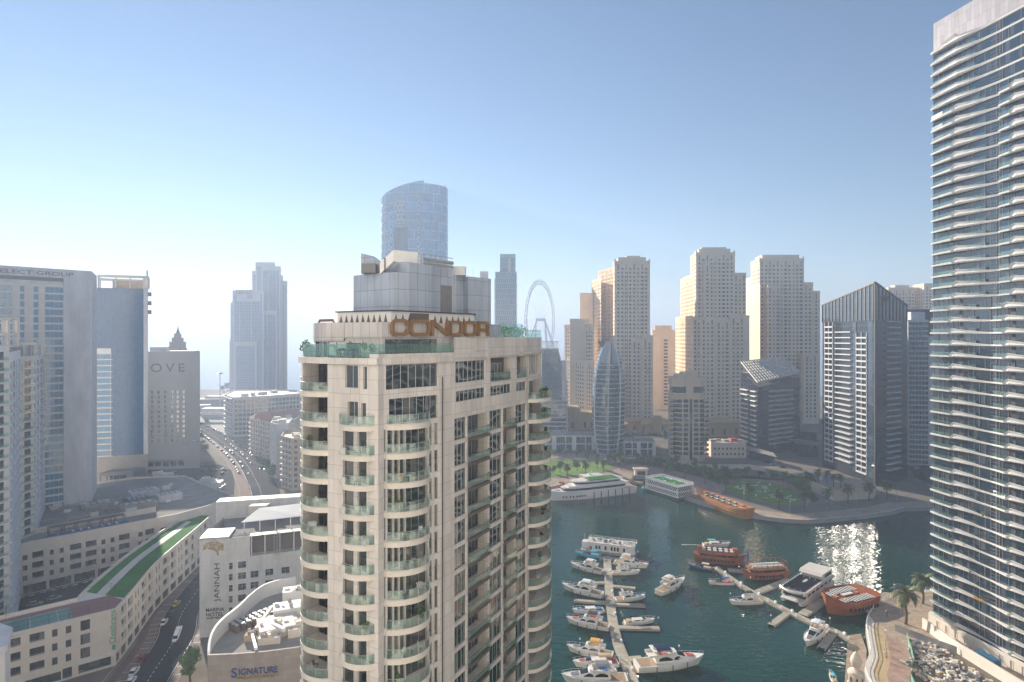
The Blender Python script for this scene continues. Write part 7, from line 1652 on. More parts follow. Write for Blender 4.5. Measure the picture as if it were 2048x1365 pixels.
def yacht(label, stern, bow, B=None, style='fly', bimini=None, accent=None, hull='gel', H=None, cush='tan', group='yachts moored at the docks', name='motor_yacht'):
 s, b = W0(*stern), W0(*bow); d = b - s; L = d.length; B = B or L * .27; H = H or L * .105; c = (s + b) / 2
 T = thing(name, label, 'yacht', (c.x, c.y, 0), rz=math.atan2(d.y, d.x), group=group); sh = .5
 R = hull_rings(L, B, H, sheer=sh); mb = MB(); mb.loft(R); mb.build('hull', M_[hull], T)
 zd = lambda x: H * (1 - sh * .25 + sh * (x / L + .5) ** 2)
 mb = MB(); st = []
 for x in np.linspace(-.47 * L, -.22 * L, 5): st.append([(x, B * .40, zd(x) + .03), (x, -B * .40, zd(x) + .03)])
 mb.loft(st, 0, False, False); mb.build('cockpit_deck', M_['wood'], T)
 mb = MB(); mb.prism([(-.555 * L, -B * .36), (-.49 * L, -B * .40), (-.49 * L, B * .40), (-.555 * L, B * .36)], .18, .32); mb.build('swim_platform', M_['wood'], T)
 # toe rail and fenders
 for sd in (1, -1):
  mb = MB(); pts = [(x, sd * abs(y), z) for x, y, z in [r[0] for r in R]]; mb.tube(pts, .05, 4); mb.build('toe_rail', M_['whitemetal'], T)
 if style in ('fly', 'express'):
  hc = L * (.095 if style == 'fly' else .06)
  st = [(-.24 * L, B * .37, B * .33, zd(0), zd(0) + hc), (-.05 * L, B * .38, B * .33, zd(0), zd(0) + hc), (.08 * L, B * .37, B * .30, zd(.08 * L), zd(0) + hc), (.22 * L, B * .30, B * .2, zd(.2 * L), zd(.2 * L) + hc * .35), (.34 * L, B * .17, B * .10, zd(.3 * L), zd(.3 * L) + .08)]
  mb = MB(); cab(mb, st); mb.build('cabin', M_[hull if hull != 'navyhull' else 'gel'], T)
  for sd in (1, -1):
   strip_on(st, -.2 * L, .0 * L, .35, .9, sd).build('side_window', M_['boatglass'], T); strip_on(st, .02 * L, .17 * L, .35, .85, sd).build('side_window', M_['boatglass'], T)
  a, c_ = st[2], st[3]; mb = MB(); x0, x1 = a[0] + .01 * L, c_[0] - .01 * L; f = lambda x: (x - a[0]) / (c_[0] - a[0])
  q = [(x, sd * (a[2] + (c_[2] - a[2]) * f(x)) * .93, a[4] + (c_[4] - a[4]) * f(x) + .03) for x, sd in ((x0, -1), (x1, -1), (x1, 1), (x0, 1))]; mb.face(q); mb.build('windscreen', M_['boatglass'], T)
  # foredeck sunpad and hatch
  mb = MB(); x0 = .25 * L; zz = zd(.3 * L) + hc * .2
  mb.loft([[(x, w_, z0), (x, -w_, z0), (x, -w_, z0 + .14), (x, w_, z0 + .14)] for x, w_, z0 in ((.23 * L, B * .17, zd(.23 * L) + hc * .33), (.35 * L, B * .11, zd(.35 * L) + .1))]); mb.build('sun_pad', M_[accent or cush], T)
  zf = zd(0) + hc
  if style == 'fly':
   fl = [(-.34 * L, B * .33, B * .36, zf, zf + .45), (-.1 * L, B * .35, B * .37, zf, zf + .55), (.02 * L, B * .33, B * .33, zf, zf + .7), (.075 * L, B * .24, B * .2, zf, zf + .35)]
   # flybridge tub: outer shell with a sunk floor
   mb = MB(); n_ = len(fl)
   for sd in (1, -1): mb.loft([[(x, sd * wl, zl - .08), (x, sd * wh, zh), (x, sd * (wh - .14), zh), (x, sd * (wl - .12), zl + .02)] for x, wl, wh, zl, zh in fl])
   mb.loft([[(x, wl, zl - .1), (x, -wl, zl - .1), (x, -wl, zl + .04), (x, wl, zl + .04)] for x, wl, wh, zl, zh in fl]); mb.prism([(.02 * L, -B * .3), (.075 * L, -B * .2), (.075 * L, B * .2), (.02 * L, B * .3)], zf, zf + .62); mb.build('flybridge', M_['gel'], T)
   mb = MB(); mb.prism([(-.2 * L, -B * .3), (-.06 * L, -B * .3), (-.06 * L, -B * .1), (-.2 * L, -B * .1)], zf + .05, zf + .42); mb.prism([(-.2 * L, B * .08), (-.13 * L, B * .08), (-.13 * L, B * .3), (-.2 * L, B * .3)], zf + .05, zf + .42); mb.build('seat_cushion', M_[cush], T)
   mb = MB(); mb.prism([(-.01 * L, B * .02), (.02 * L, B * .02), (.02 * L, B * .24), (-.01 * L, B * .24)], zf + .05, zf + .85); mb.build('helm_console', M_['grey'], T)
   mb = MB()
   for sd in (1, -1): mb.loft([[(x, sd * B * .36, z), (x + .04 * L, sd * B * .36, z), (x + .04 * L, sd * B * .31, z), (x, sd * B * .31, z)] for x, z in ((-.22 * L, zf + .3), (-.27 * L, zf + 1.5))])
   mb.box(-.28 * L, -B * .36, zf + 1.42, -.225 * L, B * .36, zf + 1.56); mb.lathe((-.25 * L, 0), [(.05, zf + 1.56), (.28, zf + 1.6), (.28, zf + 1.8), (.1, zf + 1.92)], 10); mb.build('radar_arch', M_['gel'], T)
   # posts under the overhang
   for sd in (1, -1): mb = MB(); mb.bar((-.32 * L, sd * B * .3, zd(-.3 * L)), (-.32 * L, sd * B * .3, zf), .1); mb.build('stanchion', M_['whitemetal'], T)
   ztop = zf + 1.9
  else:
   ztop = zd(0) + hc + 1.1
   mb = MB(); mb.prism([(-.42 * L, -B * .3), (-.3 * L, -B * .3), (-.3 * L, B * .3), (-.42 * L, B * .3)], zd(-.3 * L) + .05, zd(-.3 * L) + .5); mb.build('seat_cushion', M_[accent or cush], T)
 else:                                                    # open speedboat
  mb = MB(); st = [(-.1 * L, B * .36, B * .34, zd(0), zd(0) + .1), (.05 * L, B * .34, B * .3, zd(0), zd(0) + .55), (.22 * L, B * .24, B * .12, zd(.2 * L), zd(.2 * L) + .2)]; cab(mb, st); mb.build('windscreen', M_['boatglass'], T)
  mb = MB(); mb.prism([(-.4 * L, -B * .32), (-.12 * L, -B * .34), (-.12 * L, B * .34), (-.4 * L, B * .32)], zd(-.2 * L) + .03, zd(-.2 * L) + .4); mb.build('seat_cushion', M_[accent or cush], T)
  mb = MB(); mb.loft([[(x, w_, z), (x, -w_, z), (x, -w_, z + .1), (x, w_, z + .1)] for x, w_, z in ((.18 * L, B * .2, zd(.2 * L) + .1), (.36 * L, B * .09, zd(.36 * L) + .03))]); mb.build('sun_pad', M_[accent or 'tan'], T)
  mb = MB(); mb.box(-.53 * L, -.25, .2, -.48 * L, .25, zd(-.4 * L) + .5); mb.build('outboard_motor', M_['dark'], T); ztop = zd(0) + 1.7
 if bimini:
  x0, x1 = (-.22 * L, -.02 * L) if style == 'fly' else (-.34 * L, -.06 * L); mb = MB(); hw = B * .34
  mb.loft([[(x, hw, ztop - .12), (x, hw * .5, ztop + .05), (x, -hw * .5, ztop + .05), (x, -hw, ztop - .12), (x, -hw, ztop - .18), (x, 0, ztop), (x, hw, ztop - .18)] for x in (x0, (x0 + x1) / 2, x1)]); bm = mb.build('bimini_top', M_[bimini], T)
  mb = MB()
  for x in (x0 + .1, x1 - .1):
   for sd in (1, -1): mb.bar((x, sd * hw * .95, ztop - .15), ((x0 + x1) / 2, sd * hw, ztop - 1.5), .05)
  mb.build('bimini_frame', M_['whitemetal'], bm)
 rl = rail_tube(L, B, H, sh, .1, 2.4)
 for sd in (1, -1):
  mb = MB(); mb.tube([(x, sd * y, z) for x, y, z in rl], .035, 4)
  for x, y, z in rl[::2]: mb.bar((x, sd * y, z), (x, sd * y, z - .7), .04)
  mb.build('bow_rail', M_['whitemetal'], T)
 if L > 13:
  for k, sx in enumerate((-.25, -.02, .2)):
   for sd in (1, -1): mb = MB(); y = sd * (B / 2 * (1 - max(0, (sx) / .5) ** 2.4) + .06); mb.tube([(sx * L, y, zd(sx * L) - .2), (sx * L, y, .35)], .13, 6); mb.build('fender', M_['dark'], T)
 return T
yacht('white flybridge yacht moored at the upper end of the straight dock, bow out', (1206, 1148), (1141, 1134), bimini='whitemetal')
yacht('white flybridge yacht with orange seats, behind a smaller yacht by the houseboat', (1229, 1128), (1298, 1138), bimini='warmwhite', cush='orange')
yacht('small white flybridge yacht berthed below the orange seated yacht', (1224, 1149), (1281, 1148))
yacht('long white yacht with a white hardtop alongside the dock finger, bow pointing out', (1205, 1195), (1124, 1178), bimini='whitemetal', cush='grey')
yacht('small white fishing yacht with a blue stern beside the middle dock finger', (1230, 1203), (1291, 1198), cush='blue', hull='gel')
yacht('white open yacht with a blue sun pad, squeezed behind a larger yacht', (1207, 1224), (1144, 1227), style='express', accent='blue')
yacht('white flybridge yacht with a black canopy and red fenders', (1219, 1260), (1132, 1245), bimini='dark', cush='red')
yacht('low white cruiser with a navy canopy beside the lower dock finger', (1249, 1249), (1310, 1246), style='express', bimini='navy')
yacht('white flybridge yacht shaded by a bright orange canopy', (1226, 1317), (1133, 1302), bimini='orange', accent='grey')
yacht('white cruiser with orange red sun pads and a tan canopy', (1236, 1331), (1145, 1334), style='express', bimini='tan', accent='red')
yacht('large white yacht with a grey canopy cut by the bottom of the frame', (1254, 1366), (1122, 1366), bimini='grey', accent='grey', cush='blue')
yacht('big white flybridge yacht with a navy canopy, its bow to open water', (1272, 1340), (1408, 1328), bimini='navy', cush='red')
yacht('white flybridge yacht with a cream canopy drifting free of the docks', (1318, 1190), (1369, 1166), bimini='warmwhite', group='boats under way')
yacht('white flybridge yacht with a black roof, moored halfway along the slanting dock', (1522, 1206), (1458, 1210), bimini='dark', accent='grey')
yacht('white yacht berthed bow toward the lower water, beside the platform walkway', (1648, 1262), (1610, 1297), style='fly', accent='grey', bimini='whitemetal')
yacht('white speedboat with a blue canopy and red cushions', (1466, 1169), (1416, 1169), style='open', bimini='blue', accent='red', name='speedboat')
M_['navyhull'] = plain('navy_hull', (.03, .06, .14), .3, .1)
yacht('open tour boat with a navy hull and cream roof next to the wooden dining boat', (1427, 1143), (1376, 1134), style='open', bimini='warmwhite', hull='navyhull', name='tour_boat')
yacht('small white boat with a teal canopy leaving a short wake', (1406, 1093), (1461, 1093), style='express', bimini='teal', group='boats under way', name='motorboat')
yacht('small teal hulled boat tucked beside the lattice sided floating restaurant', (1301, 974), (1284, 984), style='open', hull='cyan', accent='grey', name='motorboat')
yacht('bright blue covered boat moored against the houseboat', (1203, 1117), (1150, 1111), style='open', hull='cyan', accent='cyan', bimini='cyan', name='motorboat')
yacht('white boat with a cyan canopy cut by the frame near the minaret', (1672, 1372), (1660, 1350), style='open', bimini='cyan', name='motorboat')
q = W0(1385, 1090); mb = MB(); mb.face([(q.x - 5, q.y - .5, .02), (q.x + 4, q.y - .25, .02), (q.x + 4, q.y + .25, .02), (q.x - 5, q.y + .6, .02)]); o = mb.build('foam', plain('wake_foam', (.45, .5, .48), .8, .5, 1.5)); o['kind'] = 'stuff'
# --- wooden dining boats
def dhow(label, stern, bow, mat='hullwood', B=None, H=None, tables='white', style=0):
 s, b = W0(*stern), W0(*bow); d = b - s; L = d.length; B = B or L * .3; H = H or L * .12; c = (s + b) / 2
 T = thing('wooden_dhow', label, 'dhow', (c.x, c.y, 0), rz=math.atan2(d.y, d.x), group='wooden dining dhows')
 R = []
 for i in range(17):
  t = i / 16; k = max(0, (t - .55) / .45); a = max(0, (.25 - t) / .25); w_ = B / 2 * (1 - k ** 2.2) * (1 - .35 * a * a) + .03; zs = H * (1 + .75 * k ** 2 + .35 * a); x = (t - .5) * L; xw = x * (.88 if x > 0 else .94)
  R.append([(x, w_, zs), (x * .5 + xw * .5, w_ * .97, zs * .5), (xw, w_ * .75, 0), (xw, w_ * .4, -.6), (xw, -w_ * .4, -.6), (xw, -w_ * .75, 0), (x * .5 + xw * .5, -w_ * .97, zs * .5), (x, -w_, zs)])
 mb = MB(); mb.loft(R, 0); mb.build('hull', M_[mat], T)
 for sd in (1, -1):
  mb = MB(); mb.tube([(r[0][0], sd * (abs(r[0][1]) + .04), r[0][2] * .86) for r in R], .14, 4); mb.build('rubbing_strake', M_['brown'], T)
  if style != 3:
   for t in np.linspace(-.3, .25, 9): k = max(0, (t - .05) / .45); y = B / 2 * (1 - k ** 2.2); mb = MB(); mb.box(t * L - .45, min(sd * (y - .1), sd * (y + .03)), H * .5, t * L + .45, max(sd * (y - .1), sd * (y + .03)), H * .78); mb.build('cabin_window', M_['boatglass'], T)
 # upper deck on posts
 zd = H + (.05 if style in (2, 3) else 2.0); pts = [(-.42, .40), (-.1, .49), (.15, .48), (.3, .38), (.38, .26)]; poly = [(x * L, -w_ * B) for x, w_ in pts] + [(x * L, w_ * B) for x, w_ in pts[::-1]]
 mb = MB(); mb.prism(poly, zd, zd + .15); mb.build('upper_deck', M_['wood'] if style != 2 else M_['hullwood'], T)
 if zd > H + 1:
  mb = MB(); ip = [(x * .96, y * .95) for x, y in poly]
  for p in ip: mb.bar((p[0], p[1], H * .8), (p[0], p[1], zd), .2)
  mb.build('deck_post', M_[mat], T); mb = MB(); mb.prism([(x * .9, y * .88) for x, y in poly], H * .6, zd - .02); mb.build('lower_saloon', M_['boatglass'], T)
  mb = MB()
  mb.prism([(x * .95, y * .93) for x, y in poly], zd - .6, zd - .01); mb.prism([(x * .95, y * .93) for x, y in poly], H * .6, H + .55); mb.build('saloon_wall', M_[mat], T)
 mb = MB(); lp = poly + [poly[0]]
 for i in range(len(lp) - 1):
  a, b_ = Vector(lp[i]), Vector(lp[i + 1]); mb.bar((a.x, a.y, zd + .5), (b_.x, b_.y, zd + .5), .09, .9 if style != 1 else .12)
  k = max(1, int((b_ - a).length / 2))
  for j in range(k): q = a.lerp(b_, j / k); mb.bar((q.x, q.y, zd), (q.x, q.y, zd + (1.0 if style != 1 else 2.3)), .1)
  if style == 1: mb.bar((a.x, a.y, zd + 2.3), (b_.x, b_.y, zd + 2.3), .1)
 mb.build('railing', M_[mat], T)
 rng = random.Random(int(L * 7)); wtab = M_[tables]
 if style == 2:
  for sd in (1, -1):
   for t in np.linspace(-.33, .27, 11):
    w_ = B * (.42 if t < .15 else .34); mb = MB(); mb.prism([(v.x, v.y) for v in rect(t * L, sd * w_ * .62, .55, w_ * .62, 0)], zd + .7, zd + .78); mb.bar((t * L, sd * w_ * .62, zd + .15), (t * L, sd * w_ * .62, zd + .7), .12); mb.build('table', wtab, T)
    mb = MB(); mb.prism([(v.x, v.y) for v in rect(t * L + .8, sd * w_ * .62, .45, w_ * .62, 0)], zd + .15, zd + .6); mb.build('bench', M_['dark'], T)
  mb = MB(); mb.box(-.12 * L, -.75, zd + .15, .12 * L, .75, zd + 1.0); mb.build('buffet', M_['hullwood'], T); mb = MB(); mb.box(-.115 * L, -.7, zd + 1.0, .115 * L, .7, zd + 1.12); mb.build('buffet_top', M_['white'], T)
  for x in (-.2, .26): mb = MB(); mb.box(x * L - .9, -.9, zd + .15, x * L + .9, .9, zd + 1.1); mb.build('bar_counter', M_[mat], T)
 else:
  for sd in (1, -1):
   for t in np.linspace(-.3, .24, 9 if style == 1 else 6):
    y = sd * B * .2; mb = MB(); mb.cyl((t * L, y), .8 if style != 1 else .75, zd + .7, zd + .95, 8); mb.bar((t * L, y, zd + .15), (t * L, y, zd + .7), .15); mb.build('table', wtab, T)
    for dx in (-1.0, 1.0): mb = MB(); mb.box(t * L + dx - .22, y - .55, zd + .15, t * L + dx + .22, y + .55, zd + .85); mb.build('bench', M_[rng.choice(['white', 'warmwhite', 'tan']) if style == 1 else 'dark'], T)
 if style in (0, 3):
  for x in (-.38, .3): mb = MB(); mb.box(x * L - 1.0, -1.2, zd + .1, x * L + 1.0, 1.2, zd + 1.9); mb.build('deck_house', M_[mat], T)
 mb = MB(); r = R[-1][0]; mb.tube([(r[0] - .3, 0, r[2] - .4), (r[0] + .7, 0, r[2] + .5), (r[0] + 1.2, 0, r[2] + .9)], [.3, .22, .12], 6); mb.build('stem_post', M_[mat], T)
 return T
dhow('varnished dining dhow with white draped tables, moored past the end of the slanting dock', (1387, 1120), (1491, 1130))
dhow('varnished dining dhow with pale chairs and a framed awning rail', (1575, 1153), (1484, 1158), style=1)
dhow('broad red brown dhow with rows of white topped tables, beside the white ferry', (1736, 1206), (1650, 1228), style=2, B=13.5, H=4.0)
dhow('long orange hulled dhow moored along the far promenade', (1500, 1040), (1392, 998), mat='hullorange', style=3, H=4.5, B=10, tables='white')
dhow('small dark red dhow half hidden by the beige tower, behind the white superyacht', (1086, 992), (1132, 982), style=0)
# --- white party ferry
def ferry():
 a, b, r = W0(1556, 1200), W0(1606, 1222), W0(1668, 1176); d = (r - b); L = d.length; wv = (a - b); B = wv.length * .9; c = (a + b) / 2 + d / 2; T = thing('ferry', 'wide white double deck ferry with a cream roof and rows of dark seats', 'ferry', (c.x, c.y, 0), rz=math.atan2(d.y, d.x))
 mb = MB()
 for sd in (1, -1): mb.loft([[(x, sd * B / 2, 1.6), (x, sd * (B / 2 - .1), -.3), (x, sd * B * .28, -.3), (x, sd * B * .22, 1.6)] if x > -L * .49 else [(x + .8, sd * B * .42, 1.6), (x + 1, sd * B * .40, .2), (x + 1, sd * B * .3, .2), (x + .8, sd * B * .26, 1.6)] for x in np.linspace(-L / 2, L / 2, 6)])
 mb.build('hull', M_['gel'], T)
 mb = MB(); mb.prism([(-L * .5, -B * .4), (L * .5, -B * .5), (L * .5, B * .5), (-L * .5, B * .4)], 1.6, 1.85); mb.build('lower_deck', M_['gel'], T)
 mb = MB(); mb.prism([(-L * .36, -B * .46), (L * .44, -B * .46), (L * .44, B * .46), (-L * .36, B * .46)], 1.85, 4.3); mb.build('saloon', M_['boatglass'], T)
 mb = MB()
 for sd in (1, -1):
  mb.box(-L * .4, min(sd * B * .46, sd * B * .5), 1.9, L * .48, max(sd * B * .46, sd * B * .5), 2.7); mb.box(-L * .46, min(sd * B * .44, sd * B * .5), 3.9, L * .48, max(sd * B * .44, sd * B * .5), 4.9)
  for x in np.linspace(-L * .38, L * .44, 7): mb.box(x - .15, min(sd * B * .47, sd * B * .495), 2.7, x + .15, max(sd * B * .47, sd * B * .495), 3.9)
 mb.build('side_wall', M_['gel'], T)
 n = 9; front = [(-L * (.42 + .08 * math.sin(math.pi * k / n)), -B * .5 + B * k / n) for k in range(n + 1)]
 mb = MB(); mb.prism([(L * .48, -B * .5), (L * .48, B * .5)] + front[::-1], 4.3, 4.5); mb.build('upper_deck', M_['grey'], T)
 mb = MB(); R = []
 for x, y in front: R.append([(x, y, 4.3), (x - .7, y, 5.0), (x - .4, y, 5.3), (x + .25, y, 5.2), (x + .3, y, 4.5)])
 mb.loft(R); mb.build('bow_fairing', M_['gel'], T)
 mb = MB(); mb.prism([(L * .16, -B * .47), (L * .47, -B * .47), (L * .47, B * .47), (L * .16, B * .47)], 6.9, 7.2)
 mb.loft([[(L * .1, -B * .45, 6.5), (L * .16, -B * .47, 6.9), (L * .16, -B * .47, 7.2)], [(L * .1, B * .45, 6.5), (L * .16, B * .47, 6.9), (L * .16, B * .47, 7.2)]]); mb.build('roof', M_['cream'], T)
 mb = MB(); mb.prism([(L * .2, -B * .45), (L * .46, -B * .45), (L * .46, B * .45), (L * .2, B * .45)], 4.5, 6.9); mb.build('upper_cabin', M_['gel'], T)
 for sd in (1, -1): mb = MB(); y = sd * B * .455; mb.box(L * .22, min(y, y - sd * .05), 5.2, L * .44, max(y, y - sd * .05), 6.4); mb.build('side_window', M_['boatglass'], T)
 for i, x in enumerate(np.linspace(-L * .37, L * .08, 10)):
  for y0, y1 in ((-.44, -.26), (-.2, -.03), (.03, .2), (.26, .44)): mb = MB(); mb.box(x, B * y0, 4.5, x + .45, B * y1, 4.95); mb.box(x + .36, B * y0, 4.95, x + .48, B * y1, 5.4); mb.build('seat', M_['dark'], T)
 mb = MB()
 for sd in (1, -1): mb.tube([(-L * .42, sd * B * .49, 5.6), (L * .16, sd * B * .49, 5.6)], .06, 4)
 mb.build('railing', M_['whitemetal'], T)
 mb = MB(); mb.box(-L * .1, -.5, 4.5, L * .02, .5, 5.2); mb.build('bar_counter', M_['white'], T)
ferry()
# --- long white superyacht on the far quay
def superyacht():
 s, b = W0(1264, 983), W0(1094, 1003); d = b - s; L = d.length; B = 11.5; H = 4.6; c = (s + b) / 2; T = thing('superyacht', 'very long white superyacht with green turf sun deck moored along the far promenade', 'superyacht', (c.x, c.y, 0), rz=math.atan2(d.y, d.x)); lz = lambda x: H * (.88 + .35 * (x / L + .5) ** 2)
 mb = MB(); mb.loft(hull_rings(L, B, H, 18, .05, .9, .45, .85, 2.6, -.6, .6)); mb.build('hull', M_['gel'], T)
 tiers = [([(-.36, .44), (-.2, .47), (.1, .46), (.24, .36), (.33, .18)], H * .95, H + 2.7), ([(-.4, .46), (-.2, .5), (.08, .48), (.22, .36), (.28, .2)], H + 2.7, H + 3.3), ([(-.3, .4), (0, .42), (.14, .32), (.2, .18)], H + 3.3, H + 5.4), ([(-.33, .44), (0, .46), (.16, .34), (.22, .18)], H + 5.4, H + 5.8)]
 for i, (pts, z0, z1) in enumerate(tiers):
  poly = [(x * L, -w_ * B) for x, w_ in pts] + [(x * L, w_ * B) for x, w_ in pts[::-1]]; mb = MB(); mb.prism(poly, z0, z1); mb.build('deck_house' if i % 2 == 0 else 'deck', M_['gel'], T)
  if i % 2 == 0:
   mb = MB(); q = [(x * 1.0, y * 1.012) for x, y in poly]; mb.prism(q, z0 + (z1 - z0) * .35, z0 + (z1 - z0) * .8, top=False, bottom=False); mb.build('window_band', M_['boatglass'], T)
 mb = MB(); poly = [(x * L, w_ * B) for x, w_ in ((-.3, -.38), (.05, -.38), (.05, .38), (-.3, .38))]; mb.prism(poly, H + 5.8, H + 5.86); mb.build('turf', M_['turf'], T)
 mb = MB(); poly = [(x * L, w_ * B) for x, w_ in ((-.12, -.3), (.1, -.34), (.1, .34), (-.12, .3))]; mb.prism(poly, H + 8.0, H + 8.2)
 for x, y in poly: mb.bar((x * .95, y * .9, H + 5.8), (x * .95, y * .9, H + 8.0), .25)
 mb.build('hardtop', M_['gel'], T)
 for k, x in enumerate((.12, .15, .18, .21, .25, .28, .32, .35)):
  for sd in (1, -1):
   mb = MB(); t = x + .5; kk = max(0, (t - .6) / .4); y = sd * (B / 2 * (1 - kk ** 2.6) * .93); mb.box(x * L - .4, min(y, y + sd * .25), H * .42, x * L + .4, max(y, y + sd * .25), H * .62); mb.build('porthole', M_['boatglass'], T)
 for x in np.linspace(-.4, .02, 6): mb = MB(); y = B * .5 + .1; mb.tube([(x * L, -y, H * .9), (x * L, -y, .5)], .3, 6); mb.tube([(x * L, y, H * .9), (x * L, y, .5)], .3, 6); mb.build('fender', M_['dark'], T)
 mb = MB(); mb.prism([(.36 * L, -B * .12), (.42 * L, -B * .06), (.42 * L, B * .06), (.36 * L, B * .12)], lz(.4 * L) - .1, lz(.4 * L) + .5); mb.build('foredeck_pad', M_['grey'], T)
 mb = MB(); mb.box(-.48 * L, -B * .4, H * .9, -.36 * L, B * .4, H * .95 + .1); mb.build('aft_deck', M_['wood'], T)
 mb = MB(); mb.bar((0, 0, H + 8.2), (-.6, 0, H + 11), .3); mb.lathe((.8, 0), [(.1, H + 8.2), (.7, H + 8.5), (.7, H + 9.2), (.2, H + 9.6)], 8); mb.build('radar_mast', M_['gel'], T)
superyacht()
# --- floating restaurant with lattice sides, houseboat
def lattice_barge():
 a, b, e = W0(1300, 984), W0(1364, 1004), W0(1392, 984); d = b - a; L = d.length; w_ = 13; c = (a + b) / 2 + (e - b).normalized() * w_ / 2; ang = math.atan2(d.y, d.x); T = thing('floating_restaurant', 'square floating restaurant with white lattice walls and a green turf roof', 'floating restaurant', (c.x, c.y, 0), rz=ang)
 mb = MB(); mb.prism([(v.x, v.y) for v in rect(0, 0, L, w_)], -.4, 1.6); mb.build('pontoon', M_['dark'], T); mb = MB(); mb.prism([(v.x, v.y) for v in rect(0, 0, L - 1.5, w_ - 1.5)], 1.6, 7.6); mb.build('saloon', M_['boatglass'], T)
 mb = MB(); mb.prism([(v.x, v.y) for v in rect(0, 0, L, w_)], 7.6, 8.0); mb.prism([(v.x, v.y) for v in rect(0, 0, L, w_)], 4.5, 4.8); mb.build('deck', M_['white'], T)
 mb = MB(); mb.prism([(v.x, v.y) for v in rect(0, 0, L - 3, w_ - 3)], 8.0, 8.08); mb.build('turf', M_['turf'], T)
 R_ = rect(0, 0, L + .2, w_ + .2)
 for i in range(4):
  p, q = R_[i], R_[(i + 1) % 4]; W = (q - p).length; mb = MB()
  for z0, z1 in ((1.7, 4.5), (4.8, 9.0)):
   n_ = int(W / 1.6)
   for k in range(n_):
    u, v = p.lerp(q, k / n_), p.lerp(q, (k + 1) / n_); zm = (z0 + z1) / 2
    for za, zb_ in ((z0, zm), (zm, z1)): mb.bar((u.x, u.y, za), (v.x, v.y, zb_), .22); mb.bar((u.x, u.y, zb_), (v.x, v.y, za), .22)
   mb.bar((p.x, p.y, z0), (q.x, q.y, z0), .35); mb.bar((p.x, p.y, z1), (q.x, q.y, z1), .35)
  mb.bar((p.x, p.y, 1.6), (p.x, p.y, 9), .4); mb.build('lattice_screen', M_['white'], T)
 rng = random.Random(4)
 for k in range(8): x, y = rng.uniform(-L * .4, L * .4), rng.uniform(-4, 4); mb = MB(); mb.box(x - .8, y - .4, 8.1, x + .8, y + .4, 8.6); mb.build('sofa', M_[rng.choice(['white', 'teal'])], T)
lattice_barge()
def houseboat():
 a, b = W0(1160, 1103), W0(1272, 1117); d = b - a; L = d.length; ang = math.atan2(d.y, d.x); n = Vector((-math.sin(ang), math.cos(ang))); w_ = 7.5; c = (a + b) / 2 + n * w_ / 2; T = thing('houseboat', 'long white flat roofed houseboat with dark windows at the head of the straight dock', 'houseboat', (c.x, c.y, 0), rz=ang)
 mb = MB(); mb.prism([(v.x, v.y) for v in rect(0, 0, L, w_)], -.3, .8); mb.build('pontoon', M_['concrete'], T)
 P = rect(L * .06, .3, L * .82, w_ - 1.4); mb = MB(); pn = []
 for i in range(4):
  p, q = P[i], P[(i + 1) % 4]; W = (q - p).length; ops = [(u, u + .9, 1.5, 3.2, .15) for u in np.arange(3, W - 3, 1.35) if int(u / 1.35) % 6 not in (0, 4)] if i == 0 else []; pn += facade(mb, p, q, .8, 4.2, ops)
 mb.cap([(q.x, q.y, 4.2) for q in P]); mb.build('wall', M_['white'], T)
 for p in pn: m_ = MB(); pane_mb(m_, p); m_.build('window', M_['boatglass'], T)
 mb = MB(); mb.prism([(v.x, v.y) for v in rect(L * .05, .1, L * .86, w_ - .4)], 4.2, 4.5); mb.build('roof', M_['cream'], T)
 mb = MB(); rp = rect(L * .05, .1, L * .85, w_ - .6); rp.append(rp[0])
 for i in range(4):
  p, q = rp[i], rp[i + 1]; mb.bar((p.x, p.y, 5.4), (q.x, q.y, 5.4), .08); mb.bar((p.x, p.y, 4.95), (q.x, q.y, 4.95), .05); k = int((q - p).length / 1.5)
  for j in range(k): v = p.lerp(q, j / k); mb.bar((v.x, v.y, 4.5), (v.x, v.y, 5.4), .06)
 mb.build('railing', M_['whitemetal'], T); rng = random.Random(8)
 for k in range(22): x, y = rng.uniform(-L * .33, L * .43), rng.uniform(-2.4, 2.6); mb = MB(); h = rng.uniform(.4, 1.0); s_ = rng.uniform(.3, .9); mb.box(x - s_, y - .4, 4.5, x + s_, y + .4, 4.5 + h * .6); mb.box(x - s_, y + .3, 4.5, x + s_, y + .42, 4.5 + h); mb.build('sofa', M_[rng.choice(['white', 'white', 'tan', 'grey', 'dark'])], T)
 for s in (-.42, -.1, .2, .46): mb = MB(); mb.bar((s * L, -w_ * .42, 4.5), (s * L, -w_ * .42, 8), .1); mb.build('light_pole', M_['whitemetal'], T)
 mb = MB(); mb.prism([(v.x, v.y) for v in rect(-L * .43, .5, 3, 3.5)], .8, 3.6); mb.build('stair_house', M_['white'], T); mb = MB(); mb.box(-L * .33, -w_ * .40, .8, -L * .29, -w_ * .38 + .5, 2.6); mb.build('red_board', M_['red'], T)
houseboat()
q = W0(1268, 968); yl = thing('work_barge', 'flat tan work boat wedged beside the superyacht stern', 'boat', (q.x, q.y, 0), rz=-.6); mb = MB(); mb.loft(hull_rings(13, 4.2, 1.5, 10)); mb.build('hull', M_['wood'], yl); mb = MB(); mb.box(-4, -1.2, 1.4, -1.5, 1.2, 2.6); mb.build('wheelhouse', M_['tan'], yl)
